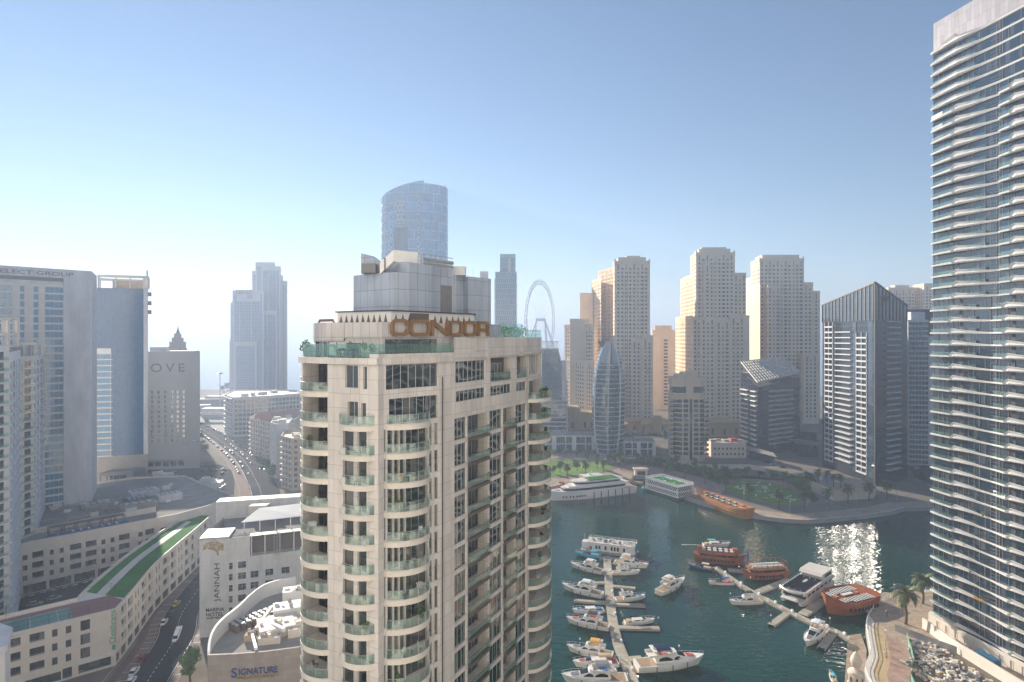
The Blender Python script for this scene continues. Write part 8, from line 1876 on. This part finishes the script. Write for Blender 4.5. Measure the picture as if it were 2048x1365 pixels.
# --- docks
DZ = .65
def dock(label, main, fingers, w_=3.0, piles=()):
 P = [W0(*p, z=DZ) for p in main]; T = thing('floating_dock', label, 'dock', (P[0].x, P[0].y, 0), world=True)
 def ribbon(line, wd, name, dz=0.0):
  mb = MB(); a, b = offset_line(line, -wd / 2), offset_line(line, wd / 2); L = 0
  for i in range(len(line) - 1):
   l = (line[i + 1] - line[i]).length; q = [a[i], b[i], b[i + 1], a[i + 1]]; uv = [(0, L), (wd, L), (wd, L + l), (0, L + l)]; L += l
   if (q[1] - q[0]).cross(q[2] - q[0]) < 0: q = q[::-1]; uv = uv[::-1]
   mb.face([(p.x, p.y, DZ + dz) for p in q], 0, uv)
   for u, v in ((a[i], a[i + 1]), (b[i], b[i + 1])): mb.bar((u.x, u.y, DZ * .5 + dz - .02), (v.x, v.y, DZ * .5 + dz - .02), .25, DZ * .9, 1)
  mb.build(name, [M_['dock'], M_['concrete']], T)
 ribbon(smooth_line(P, 3), w_, 'walkway')
 for f in fingers: ribbon([W0(*f[0], z=DZ), W0(*f[1], z=DZ)], f[2] if len(f) > 2 else 1.8, 'finger', .006)
 for p in piles: q = W0(*p); mb = MB(); mb.cyl((q.x, q.y), .22, -.5, 3.0, 10); mb.cyl((q.x, q.y), .25, 3.0, 3.15, 10, 1, .02) if False else mb.lathe((q.x, q.y), [(.25, 3.0), (.25, 3.2), (.02, 3.6)], 10, 1); mb.build('pile', [M_['dark'], M_['white']], T)
 L_ = smooth_line(P, 6); o = offset_line(L_, w_ / 2 - .35)
 for q in o[2::4]: mb = MB(); mb.box(q.x - .16, q.y - .16, DZ, q.x + .16, q.y + .16, DZ + 1.1); mb.build('power_pedestal', M_['white'], T)
 for q in offset_line(L_, -w_ / 2 + .45)[4::5]: mb = MB(); mb.box(q.x - .3, q.y - .5, DZ, q.x + .3, q.y + .5, DZ + .6); mb.build('locker', M_['whitemetal'], T)
dock('straight plank dock with side fingers, crowded with white yachts', [(1214, 1112), (1217, 1160), (1221, 1208), (1232, 1272), (1257, 1339), (1272, 1380), (1290, 1440)], [((1158, 1166), (1213, 1165)), ((1217, 1171), (1271, 1176)), ((1148, 1200), (1216, 1205)), ((1224, 1208), (1290, 1210)), ((1232, 1254), (1319, 1256), 2.2), ((1198, 1116), (1276, 1119), 2.4), ((1254, 1318), (1284, 1316), 2.6), ((1205, 1146), (1216, 1147))], 3.0, [(1150, 1203), (1289, 1212), (1317, 1255), (1276, 1119), (1160, 1299), (1405, 1091) if False else (1358, 1313)])
dock('slanting plank dock lined with dining boats, running down to the platform', [(1432, 1134), (1458, 1154), (1501, 1182), (1541, 1203), (1581, 1224), (1630, 1248), (1664, 1259), (1702, 1279)], [((1456, 1139), (1492, 1142), 2.2), ((1514, 1184), (1578, 1158), 2.6), ((1604, 1230), (1650, 1198), 3.2), ((1542, 1250), (1574, 1226), 2.2), ((1642, 1296), (1664, 1268), 2.2)], 2.6, [(1461, 1205), (1542, 1250), (1595, 1222), (1501, 1172), (1660, 1256)])
q = [W0(*p, z=1.2) for p in ((1696, 1271), (1722, 1268), (1733, 1300), (1733, 1380), (1688, 1380), (1692, 1330))]; T = thing('landing_platform', 'pale stone landing platform below the curved promenade, at the foot of the slanting dock', 'platform', (q[0].x, q[0].y, 0), world=True); mb = MB(); mb.prism([(v.x, v.y) for v in q], -.5, 1.2); mb.build('deck', M_['paversand'], T)
q = W0(1281, 956); T = thing('gate_kiosk', 'small square stone kiosk standing over the promenade inlet', 'kiosk', (q.x, q.y, GZ - .2)); mb = MB(); mb.box(-4.2, -2.6, -1.9, 4.2, 2.6, 4.2); mb.build('wall', M_['sand2'], T); mb = MB(); mb.box(-5, -3.4, 4.2, 5, 3.4, 4.9); mb.build('roof', M_['creamy'], T); mb = MB(); mb.box(-2.6, -2.63, .6, 2.6, -2.5, 3.2); mb.build('window', M_['boatglass'], T)
def flag(label, px, py, mat, h=7.0, zz=0.6):
 q = W0(px, py); T = thing('feather_flag', label, 'flag', (q.x, q.y, zz), group='blue feather flags'); mb = MB(); mb.cyl((0, 0), .06, 0, h, 6); mb.build('pole', M_['alu'], T); mb = MB(); n = 8
 mb.loft([[(.06, -.02, 1.4 + (h - 1.4) * k / n), (.06 + 1.0 * math.sin(math.pi * (.25 + .65 * k / n)), .12 * math.sin(k), 1.4 + (h - 1.4) * k / n), (.06, .02, 1.4 + (h - 1.4) * k / n)] for k in range(n + 1)]); mb.build('cloth', M_[mat], T)
flag('blue feather flag at the end of the slanting dock between two dining dhows', 1493, 1141, 'blue', 8); flag('blue feather flag on the corner of the houseboat', 1270, 1113, 'blue', 5)
# ================================================================== PLANTS, CARS, PEOPLE, STREET FURNITURE
def tree_proto(seed, kind='leaf', h=5.0, r=2.6, n=1000):
 rng = random.Random(seed); T = thing('tree', 'x', 'tree', (0, 0, -50)); mb = MB(); mb.tube([(0, 0, 0), (.1, .05, h * .3), (.05, .1, h * .55)], [.22, .16, .1], 7)
 for k in range(5): a = k * 1.26 + rng.random(); mb.tube([(.05, .08, h * .42), (math.cos(a) * r * .35, math.sin(a) * r * .35, h * .62), (math.cos(a) * r * .6, math.sin(a) * r * .6, h * .75)], [.1, .07, .03], 5)
 mb.build('trunk', M_['bark'], T); mb = MB()
 for k in range(11):
  a = rng.uniform(0, 6.28); rr = r * rng.uniform(.0, .68); c = (math.cos(a) * rr, math.sin(a) * rr, h * rng.uniform(.45, .95)); leafball(mb, c, r * rng.uniform(.3, .52), n // 11, .27, rng, .85)
 mb.build('crown', M_[kind], T); return T
protos = [tree_proto(s, k, h, r) for s, k, h, r in ((1, 'leaf', 5.0, 2.5), (2, 'leaf2', 4.4, 2.3), (3, 'leaf', 6.0, 2.8), (4, 'leaf2', 3.4, 2.2))]
used = set()
def place(pi, px, py, sc, label, group, z=GZ):
 q = G(px, py, z); p = protos[pi]; rz = random.uniform(0, 6.28)
 if pi not in used:
  used.add(pi); p.location = (q.x, q.y, z); p.scale = (sc * 1.3,) * 3; p.rotation_euler.z = rz; p['label'] = label; p['group'] = group
 else: dup(p, (q.x, q.y, z), rz, label, group, sc * 1.3)
for i, (px, py, s) in enumerate(((1107, 914, .9), (1131, 915, 1), (1153, 917, 1), (1174, 918, 1), (1194, 921, .9))): place(0 if i % 2 else 1, px, py, s, 'small round tree in the row along the edge of the long lawn', 'trees edging the long lawn')
for i, (px, py, s) in enumerate(((1106, 948, .8), (1120, 945, 1), (1154, 942, 1.1), (1194, 937, 1.0))): place(i % 2 * 2, px, py, s, 'round bushy tree standing on the long lawn behind the superyacht', 'trees on the long lawn')
for i, (px, py, s) in enumerate(((1219, 922, .9), (1230, 929, 1.3), (1238, 925, 1.1), (1260, 933, 1), (1276, 922, .9), (1300, 927, 1), (1314, 934, .9), (1321, 926, .9), (1340, 938, 1.1), (1358, 942, 1), (1352, 932, 1))): place(i % 4, px, py, s, 'leafy tree in the shrubbery below the white villa terraces', 'trees below the villas')
for i, (px, py, s) in enumerate(((1378, 948, .9), (1398, 951, 1.1), (1412, 957, 1), (1422, 953, 1), (1436, 962, 1), (1448, 954, 1.1), (1462, 958, 1), (1390, 940, 1), (1430, 945, .9), (1474, 952, .9), (1492, 953, 1), (1519, 955, 1), (1546, 960, 1.1), (1567, 968, 1), (1585, 968, 1), (1592, 977, 1.2), (1604, 985, 1.3), (1615, 990, 1.2), (1620, 979, 1.3), (1610, 975, 1.2), (1598, 966, 1.0))): place((i * 3 + i // 4) % 4, px, py, s, 'round leafy tree in the belt behind the oval lawn', 'trees behind the oval lawn')
for i in range(16):
 px = random.uniform(1330, 1490); py = 935 + (px - 1330) * .13 + random.uniform(-1, 10); place(3, px, py, random.uniform(.7, 1.1), 'low bushy shrub in the planted bed along the promenade', 'shrubs in the promenade beds')
for (px, py, s) in ((536, 948, 1.3), (545, 960, 1.2), (380, 1364, .9), (378, 1348, .9)): place(2, px, py, s, 'dark leafy tree beside the far street' if py < 1000 else 'clipped dark tree at the street corner by the round fronted building', 'street trees')
for (px, py) in ((452, 778), (462, 776), (455, 781), (470, 782), (446, 784), (576, 796), (415, 850), (404, 880), (412, 905), (520, 930), (556, 935)): place(0, px, py, 1.6 if py < 800 else 1.0, 'hazy tree far down near the highway and beach', 'far trees on the left')
for p in range(4):
 if p not in used: print('unused', p)
# --- date palms
def palm_proto(h=6.5, fr_=3.8, nf=44, seed=1):
 rng = random.Random(seed); T = thing('date_palm', 'x', 'palm', (0, 0, -60)); mb = MB(); P = [(0.1 * math.sin(k), .08 * math.cos(k), h * k / 8) for k in range(9)]; mb.tube(P, [.34, .28, .26, .25, .25, .25, .26, .3, .36], 8)
 for k in range(24): z = h * k / 24; mb.cyl((.1 * math.sin(z / h * 8), .08 * math.cos(z / h * 8)), .32, z, z + .12, 8, 0, .26)
 mb.build('trunk', M_['bark'], T); mb = MB()
 for k in range(nf):
  a = k * 2.399 + rng.uniform(-.2, .2); el = math.radians(rng.uniform(-28, 72)); L = fr_ * rng.uniform(.8, 1.1); pts = []; pos = Vector((0.1 * math.sin(8), .08 * math.cos(8), h)); e = el; d2 = Vector((math.cos(a), math.sin(a)))
  for j in range(9): pts.append(pos.copy()); pos = pos + Vector((d2.x * math.cos(e), d2.y * math.cos(e), math.sin(e))) * (L / 8); e -= .16 + .05 * j * .4
  mb.tube(pts, [.05, .045, .04, .035, .03, .025, .02, .015, .01], 3)
  sd = Vector((-d2.y, d2.x, 0))
  for j in range(1, 9):
   for f in (0, .33, .66):
    if j == 8 and f: continue
    q = pts[j] if f == 0 else pts[j].lerp(pts[min(8, j + 1)], f); tn = (pts[min(8, j + 1)] - pts[j - 1]).normalized(); l = L * .26 * math.sin(math.pi * min(.95, (j + f) / 9 + .12))
    for s_ in (1, -1): tip = q + sd * s_ * l * .8 + tn * l * .6 + Vector((0, 0, -.12 * l)); w_ = tn * .1; mb.face([q - w_, q + w_, tip])
 mb.build('crown', M_['palm'], T); return T
pp = palm_proto(); firstp = [True]
def palm(px, py, s, label, group, z=GZ):
 q = G(px, py, z)
 if firstp[0]: firstp[0] = False; pp.location = (q.x, q.y, z); pp.scale = (s * 1.2,) * 3; pp['label'] = label; pp['group'] = group
 else: dup(pp, (q.x, q.y, z), random.uniform(0, 6), label, group, s * 1.2)
palm(1812, 1249, 1.25, 'large date palm casting a long shadow on the plaza paving', 'date palms by the wavy tower'); palm(1846, 1208, 1.05, 'date palm right against the wavy tower wall, behind the larger palm', 'date palms by the wavy tower')
for px, py in ((1134, 956), (1171, 951), (1207, 946), (1243, 941), (1285, 937)): palm(px, py, .95, 'date palm on the promenade behind the superyacht and inlet', 'date palms behind the superyacht')
for px, py in ((1330, 945), (1370, 957), (1410, 969), (1452, 987)): palm(px, py, .95, 'date palm on the promenade between the inlet and the oval lawn', 'date palms before the oval lawn')
for px, py in ((1498, 1003), (1558, 1017), (1609, 1019), (1655, 1013)): palm(px, py, 1.0, 'date palm on the waterside edge of the oval lawn', 'date palms on the oval lawn edge')
for px, py in ((1696, 1007), (1738, 1003), (1774, 998)): palm(px, py, 1.05, 'date palm on the quay in front of the tall dark tower', 'date palms before the tall dark tower')
for px, py in ((1636, 965), (1654, 967), (1667, 975), (1681, 976)): palm(px, py, .8, 'young palm on the raised pool terrace', 'palms on the pool terrace', PZT)
for px, py in ((1268, 884), (1330, 880), (1190, 850), (1160, 858), (1150, 862)): palm(px, py, .9, 'palm on the road below the ochre podiums', 'palms by the ochre podiums')
# --- loungers on the oval lawn
mb = MB(); mb.box(-1, -.35, .25, .55, .35, .4); mb.loft([[(.55, -.35, .25), (.55, .35, .25), (.55, .35, .4), (.55, -.35, .4)], [(1.1, -.35, .6), (1.1, .35, .6), (1.1, .35, .75), (1.1, -.35, .75)]])
for x in (-.9, .9):
 for y in (-.3, .3): mb.box(x - .04, y - .04, 0, x + .04, y + .04, .26)
lm = mb.build('sun_lounger', M_['white'], data_only=True); rng = random.Random(2)
for k in range(34):
 for _ in range(30):
  px, py = rng.uniform(1470, 1590), rng.uniform(965, 1004)
  if py > 966 + max(0, (px - 1530)) * .5 and py < 986 + (px - 1470) * .2: break
 q = G2(px, py); o = bpy.data.objects.new('sun_lounger', lm); COL.objects.link(o); o.location = (q.x, q.y, PZ + .01); o.rotation_euler.z = rng.choice([.2, .3, 2.9, 1.2]); o.scale = (1.25,) * 3; tag(o, 'white sun lounger out on the oval lawn', 'sun lounger', 'sun loungers on the oval lawn')
# --- cars
carmats = {}
def car_proto(colname, col, L=4.5, van=False, taxi=False):
 mat = plain('car_paint_' + colname, col, .25, .03, .5); T = thing('parked_car', 'x', 'car', (0, 0, -70)); W_ = 1.82 if not van else 1.9; hb, hr = (.82, 1.45) if not van else (1.0, 1.95)
 k = L / 4.5; low = [(-.5, .62, .45), (-.47, .8, .62), (-.3, hb + .06, .88), (.12, hb, .9), (.32, hb - .06, .9), (.46, .66, .82), (.5, .52, .6)]
 mb = MB(); mb.loft([[(x * L, w_ * W_ / 2 / .9, .28), (x * L, w_ * W_ / 2 / .9 * 1.03, zt * .65), (x * L, w_ * W_ / 2 / .9 * .94, zt), (x * L, -w_ * W_ / 2 / .9 * .94, zt), (x * L, -w_ * W_ / 2 / .9 * 1.03, zt * .65), (x * L, -w_ * W_ / 2 / .9, .28)] for x, zt, w_ in low]); mb.build('body', mat, T)
 st = [(-.42, .84, .72), (-.3, hr - .08, .66), (-.05, hr, .68), (.08, hr - .05, .66), (.24, .86, .72)] if not van else [(-.48, 1.0, .8), (-.46, hr, .74), (.2, hr, .74), (.36, 1.0, .78)]
 mb = MB(); mb.loft([[(x * L, w_ * W_ / 2 / .9 + .06 * 0, hb - .02), (x * L, w_ * W_ / 2 / .9 * (.97), zt - .05), (x * L, -w_ * W_ / 2 / .9 * .97, zt - .05), (x * L, -w_ * W_ / 2 / .9, hb - .02)] for x, zt, w_ in st]); mb.build('window', M_['boatglass'], T)
 mb = MB(); mb.loft([[(x * L, w_ * W_ / 2 / .9 * .9, zt - .05), (x * L, w_ * W_ / 2 / .9 * .7, zt), (x * L, -w_ * W_ / 2 / .9 * .7, zt), (x * L, -w_ * W_ / 2 / .9 * .9, zt - .05)] for x, zt, w_ in st[1:-1]]); mb.build('roof', mat, T)
 for x in (-.31, .31):
  for s in (1, -1):
   mb = MB(); y = s * W_ * .44; mb.loft([[(x * L + .33 * math.cos(a), y + o, .33 + .33 * math.sin(a)) for a in np.linspace(0, 2 * math.pi, 12, endpoint=False)] for o in (-.1, .1)]); mb.build('wheel', M_['dark'], T)
 for s in (1, -1):
  mb = MB(); mb.box(.485 * L, s * .62 - .16, .5, .5 * L + .01, s * .62 + .16, .62); mb.build('headlight', M_['alu'], T); mb = MB(); mb.box(-.505 * L, s * .62 - .16, .58, -.49 * L, s * .62 + .16, .72); mb.build('tail_light', M_['red'], T)
 if taxi: mb = MB(); mb.box(-.1, -.3, hr, .1, .3, hr + .15); mb.build('roof_sign', M_['yellow'], T)
 return T
cars = {'white': car_proto('white', (.75, .75, .74)), 'dark': car_proto('dark', (.03, .03, .035)), 'silver': car_proto('silver', (.4, .41, .42)), 'red': car_proto('red', (.28, .03, .03)), 'yellow': car_proto('yellow', (.6, .42, .03)), 'cream': car_proto('taxi', (.62, .56, .42), taxi=True), 'limo': car_proto('limo', (.78, .78, .77), L=10.5), 'van': car_proto('van', (.7, .7, .69), L=5.2, van=True)}
usedc = set()
def car(kind, x, y, ang, label, group, z=PZ + .015):
 p = cars[kind]
 if kind not in usedc: usedc.add(kind); p.location = (x, y, z); p.rotation_euler.z = ang; p['label'] = label; p['group'] = group
 else: dup(p, (x, y, z), ang, label, group)
def lane(px, py, z=GZ):
 q = G(px, py, z); i = min(range(len(road_c) - 1), key=lambda k: (road_c[k] - q).length); d = (road_c[i + 1] - road_c[i]); return q, math.atan2(d.y, d.x)
for kind, px, py, fl, lab in (('limo', 354, 1271, 0, 'very long white stretch limousine driving up the street'), ('white', 328, 1247, 0, 'white car parked beside a dark one on the near street'), ('dark', 344, 1230, 0, 'black car parked behind the yellow one on the near street'), ('yellow', 353, 1210, 0, 'yellow and black car parked on the near street'), ('dark', 385, 1172, 0, 'dark car parked under the white hotel on the near street'), ('red', 284, 1319, 0, 'dark red car parked by the kerb on the near street'), ('white', 268, 1347, 0, 'white car parked just below the dark red one on the near street'), ('white', 262, 1366, 0, 'white car cut off by the bottom edge on the near street'), ('silver', 108, 1199, 0, 'pale car driving along the side street'), ('silver', 70, 1211, 0, 'grey car at the end of the side street behind the court')):
 q, a = lane(px, py)
 if px < 120: a = math.radians(40)
 car(kind, q.x, q.y, a, lab, 'cars on the near streets')
rng = random.Random(12); NM = {'white': 'white car', 'dark': 'dark car', 'silver': 'silver car', 'red': 'red car', 'cream': 'cream taxi', 'van': 'white van', 'yellow': 'yellow car'}
for i in range(33, len(road_c) - 3):
 p = road_c[i]; d = (road_c[i + 1] - p).normalized(); n = Vector((d.y, -d.x)); a = math.atan2(d.y, d.x)
 for off, pr, wh in ((-8.0, .85, 'parked on the near kerb of the far street'), (-3.4, .3, 'driving along the far street'), (3.0, .35, 'driving along the far street'), (8.6, .8, 'parked along the outer kerb of the far street')):
  for s in (0, .5):
   if rng.random() < pr * .8:
    q = p + n * off + (road_c[i + 1] - p) * (s + rng.uniform(0, .12)); k = rng.choice(['white', 'white', 'dark', 'silver', 'dark', 'cream', 'van', 'red', 'silver', 'white']); car(k, q.x, q.y, a + (math.pi if off > 0 else 0), NM[k] + ' ' + wh, 'cars on the far street')
for r in range(5):
 for c_ in range(9):
  if rng.random() < .5:
   x, y = -255 + c_ * 6.5 + r * 2, 362 + r * 13 + c_ * 1.2 - 2
   if -258 < x < -190: k = rng.choice(['white', 'dark', 'silver', 'silver', 'dark', 'van', 'red']); car(k, x, y, .3 + (1.57 if r % 2 else 0), NM[k] + ' in the shaded car park below the grey hotel', 'cars in the car park')
for k in range(22):
 px = rng.uniform(1262, 1336); q = G2(px, rng.uniform(864, 871)); kk = rng.choice(['white', 'white', 'white', 'silver', 'dark', 'van']); car(kk, q.x, q.y, rng.choice([0, 1.57, .1]), NM[kk] + ' parked below the ochre podiums', 'cars by the ochre podiums')
for px, py, kk in ((1832, 938, 'white'), (1846, 950, 'dark'), (1510, 905, 'silver'), (1545, 930, 'white'), (1565, 936, 'dark')): q = G2(px, py); car(kk, q.x, q.y, rng.uniform(0, 3), NM[kk] + ' on the service road between the glass towers', 'cars on the service road')
for k in range(18):
 i = rng.randrange(2, len(hw) - 2); p = hw[i]; d = (hw[i + 1] - p).normalized(); q = p + Vector((d.y, -d.x)) * rng.choice([-3, 3]) + d * rng.uniform(0, 12); kk = rng.choice(['white', 'dark', 'silver', 'van']); car(kk, q.x, q.y, math.atan2(d.y, d.x), NM[kk] + ' on the raised highway', 'cars on the raised highway', 9.41)
for kind in cars:
 if kind not in usedc: q = lane(520, 960)[0]; car(kind, q.x, q.y, 2, NM.get(kind, 'car') + ' on the far street', 'cars on the far street')
# --- people
def person(px, py, label, shirt, trousers, z=PZ + .02, rz=0.0, stride=.14):
 q = G(px, py, z); T = thing('person', label, 'person', (q.x, q.y, z), rz=rz, group='people on the promenades')
 V = [(0, 0, .95), (0, 0, 1.2), (0, 0, 1.42), (0, 0, 1.52), (0, .02, 1.66), (0, .01, 1.76), (.1, 0, .92), (.11, stride, .5), (.11, -.02 + stride, .08), (.11, .14 + stride, .04), (-.1, 0, .92), (-.11, -stride * .6, .5), (-.11, -stride * 1.6, .1), (-.11, .12 - stride * 1.6, .04), (.2, 0, 1.4), (.27, -.06, 1.13), (.26, .04, .88), (-.2, 0, 1.4), (-.27, .06, 1.13), (-.26, .16, .9)]
 E = [(0, 1), (1, 2), (2, 3), (3, 4), (4, 5), (0, 6), (6, 7), (7, 8), (8, 9), (0, 10), (10, 11), (11, 12), (12, 13), (2, 14), (14, 15), (15, 16), (2, 17), (17, 18), (18, 19)]
 Rr = [.15, .14, .16, .06, .1, .08, .1, .065, .045, .035, .1, .065, .045, .035, .07, .045, .035, .07, .045, .035]
 me = bpy.data.meshes.new('body'); me.from_pydata(V, E, [])
 m, t, b = newmat('clothing'); tc = N(t, 'ShaderNodeTexCoord'); sx = N(t, 'ShaderNodeSeparateXYZ'); t.links.new(tc.outputs['Object'], sx.inputs[0]); cr = N(t, 'ShaderNodeValToRGB'); cr.color_ramp.interpolation = 'CONSTANT'
 mr = N(t, 'ShaderNodeMapRange'); mr.inputs[2].default_value = 1.8; t.links.new(sx.outputs[2], mr.inputs[0]); t.links.new(mr.outputs[0], cr.inputs[0]); e = cr.color_ramp.elements; e[0].position = 0; e[0].color = c4((.04, .03, .03)); e[1].position = .05; e[1].color = c4(trousers)
 for pos, cc in ((.53, shirt), (.83, (.45, .28, .2)), (.955, (.03, .02, .015))): x = e.new(pos); x.color = c4(cc)
 t.links.new(cr.outputs[0], b.inputs['Base Color']); b.inputs['Roughness'].default_value = .8; me.materials.append(m); o = link('body', me, T); md = o.modifiers.new('skin', 'SKIN');
 for i, r in enumerate(Rr): me.skin_vertices[0].data[i].radius = (r, r)
 me.skin_vertices[0].data[0].use_root = True; o.modifiers.new('sub', 'SUBSURF').levels = 1
 mb = MB(); mb.lathe((0, -.01), [(.105, 1.68), (.115, 1.75), (.085, 1.83), (.02, 1.86)], 8); mb.build('hair', M_['dark'], T)
for px, py, lab, s_, t_, rz in ((1772, 1229, 'person in white walking on the curved promenade, farther of a pair', (.7, .7, .68), (.3, .3, .3), .4), (1774, 1233, 'person in black walking close behind another on the curved promenade', (.05, .05, .06), (.06, .06, .08), .5), (1769, 1312, 'person in white beside two orange figures on the curved promenade', (.7, .7, .7), (.5, .5, .52), 2), (1773, 1310, 'person in an orange shirt on the curved promenade, upper of two', (.7, .2, .05), (.1, .1, .12), 1), (1773, 1323, 'person in a red orange top on the curved promenade, lower of two', (.7, .1, .05), (.6, .6, .6), 2.5), (1771, 1292, 'person in pale clothes standing near the paving joint', (.6, .58, .55), (.4, .4, .42), 0), (1736, 1262, 'person in black at the promenade railing above the platform', (.04, .04, .05), (.05, .05, .07), 1), (1788, 1198, 'person in blue walking by the railing near the palms', (.2, .25, .4), (.1, .1, .15), 2), (1665, 1012, 'person sitting area walker on the sunny quay before the dark tower', (.6, .6, .6), (.1, .1, .1), 1), (1802, 1003, 'person in dark clothes near the tall lamp on the far quay', (.1, .1, .1), (.1, .1, .12), 2), (385, 1289, 'person in white crossing the pavement by the white hotel', (.6, .6, .6), (.1, .1, .14), 0), (1522, 1188, 'person in white on the slanting dock', (.7, .7, .7), (.1, .1, .2), 1)):
 person(px, py, lab.replace('sitting area walker', 'in grey strolling'), s_, t_, DZ + .01 if 'dock' in lab else PZ + .02, rz)
# --- railing of the curved promenade and lamps
line = [q for q in offset_line(nb, .35) if q.y < 224 and q.x < 200]
T = thing('promenade_railing', 'pale metal railing along the curved promenade edge', 'railing', (line[0].x, line[0].y, PZ), world=True); L_ = smooth_line(line, 3)
for h in (.45, .8, 1.15): mb = MB(); mb.tube([(q.x, q.y, PZ + h) for q in L_], .05, 4); mb.build('rail', M_['whitemetal'], T)
for q in L_[::2]: mb = MB(); mb.bar((q.x, q.y, PZ), (q.x, q.y, PZ + 1.2), .12); mb.build('post', M_['whitemetal'], T)
lt = thing('street_lamp', 'x', 'street lamp', (0, 0, -80)); mb = MB(); mb.cyl((0, 0), .09, 0, 5.2, 8, r2=.06); mb.build('post', M_['alu'], lt); mb = MB(); mb.lathe((0, 0), [(.06, 5.1), (.35, 5.3), (.35, 5.5), (.05, 5.6)], 10); mb.build('lamp_shade', M_['whitemetal'], lt); first = True
def lamp(px, py, label, group, s=1.0):
 global first
 q = G2(px, py)
 if first: first = False; lt.location = (q.x, q.y, PZ); lt['label'] = label; lt['group'] = group; lt.scale = (s,) * 3
 else: dup(lt, (q.x, q.y, PZ), 0, label, group, s)
for px, py in ((1713, 1020), (1793, 1006), (1654, 1027), (1580, 1028), (1488, 1010)): lamp(px, py, 'slim lamp post on the far quay before the dark towers', 'lamps on the far quay', 1.2)
for px, py in ((1772, 1297), (1789, 1200)): lamp(px, py, 'slim lamp post on the curved promenade near the minaret', 'lamps on the curved promenade')
for px, py in ((497, 975), (482, 950), (466, 925), (452, 900), (520, 965), (505, 935)): lamp(px, py, 'thin street lamp along the far street', 'lamps on the far street', 1.6)
# balcony and bin bits on the near street
for px, py, lab in ((425, 1290, 'dark litter bin by the pavement'),):
 q = G2(380, 1300); T = thing('litter_bin', 'dark litter bin on the pavement below the white hotel', 'bin', (q.x, q.y, PZ + .01)); mb = MB(); mb.cyl((0, 0), .5, 0, 1.2, 10); mb.build('body', M_['dark'], T); mb = MB(); mb.cyl((0, 0), .55, 1.2, 1.35, 10); mb.build('lid', M_['grey'], T)
# ================================================================== ADDED TOWERS BEHIND THE VIEWPOINT (unseen, bounce sunlight forward, mirrored in the windows ahead)
for lab, x0, x1, y0, zt in (('unseen white banded tower added behind the viewpoint for bounce light, mirrored in the windows ahead', -62, 58, -9, 205), ('second unseen white banded tower added behind for bounce light, mirrored in the windows ahead', 70, 150, -24, 190), ('third unseen white banded tower added behind for bounce light, mirrored in the windows ahead', -170, -70, -20, 195)):
 T = thing('apartment_tower', lab, 'apartment tower', ((x0 + x1) / 2, y0, GZ), world=True)
 mb = MB(); mb.prism([(x0, y0 - 22), (x1, y0 - 22), (x1, y0), (x0, y0)], GZ, zt); mb.build('wall', [M_['tallglass']], T)
 mb = MB()
 for z in np.arange(5, zt, 3.6): mb.prism([(x0, y0 + .02), (x1, y0 + .02), (x1, y0 + 1.2), (x0, y0 + 1.2)], z, z + 2.6)  # white bands kept tall to bounce more sunlight onto the facades ahead
 stuff(mb.build('balcony', [M_['wavywhite']], T))
# ================================================================== HAZE
mb = MB(); mb.box(-13500, -13500, -2.0, 13500, 13500, 318.0)
hz = bpy.data.materials.new('haze_air'); hz.use_nodes = True; t = hz.node_tree; t.nodes.clear()
out = N(t, 'ShaderNodeOutputMaterial'); pv = N(t, 'ShaderNodeVolumePrincipled')
pv.inputs['Color'].default_value = (0.46, 0.56, 0.73, 1); pv.inputs['Density'].default_value = HAZE_DENSITY; pv.inputs['Anisotropy'].default_value = 0.30
t.links.new(pv.outputs[0], out.inputs['Volume'])
stuff(mb.build('haze', hz))
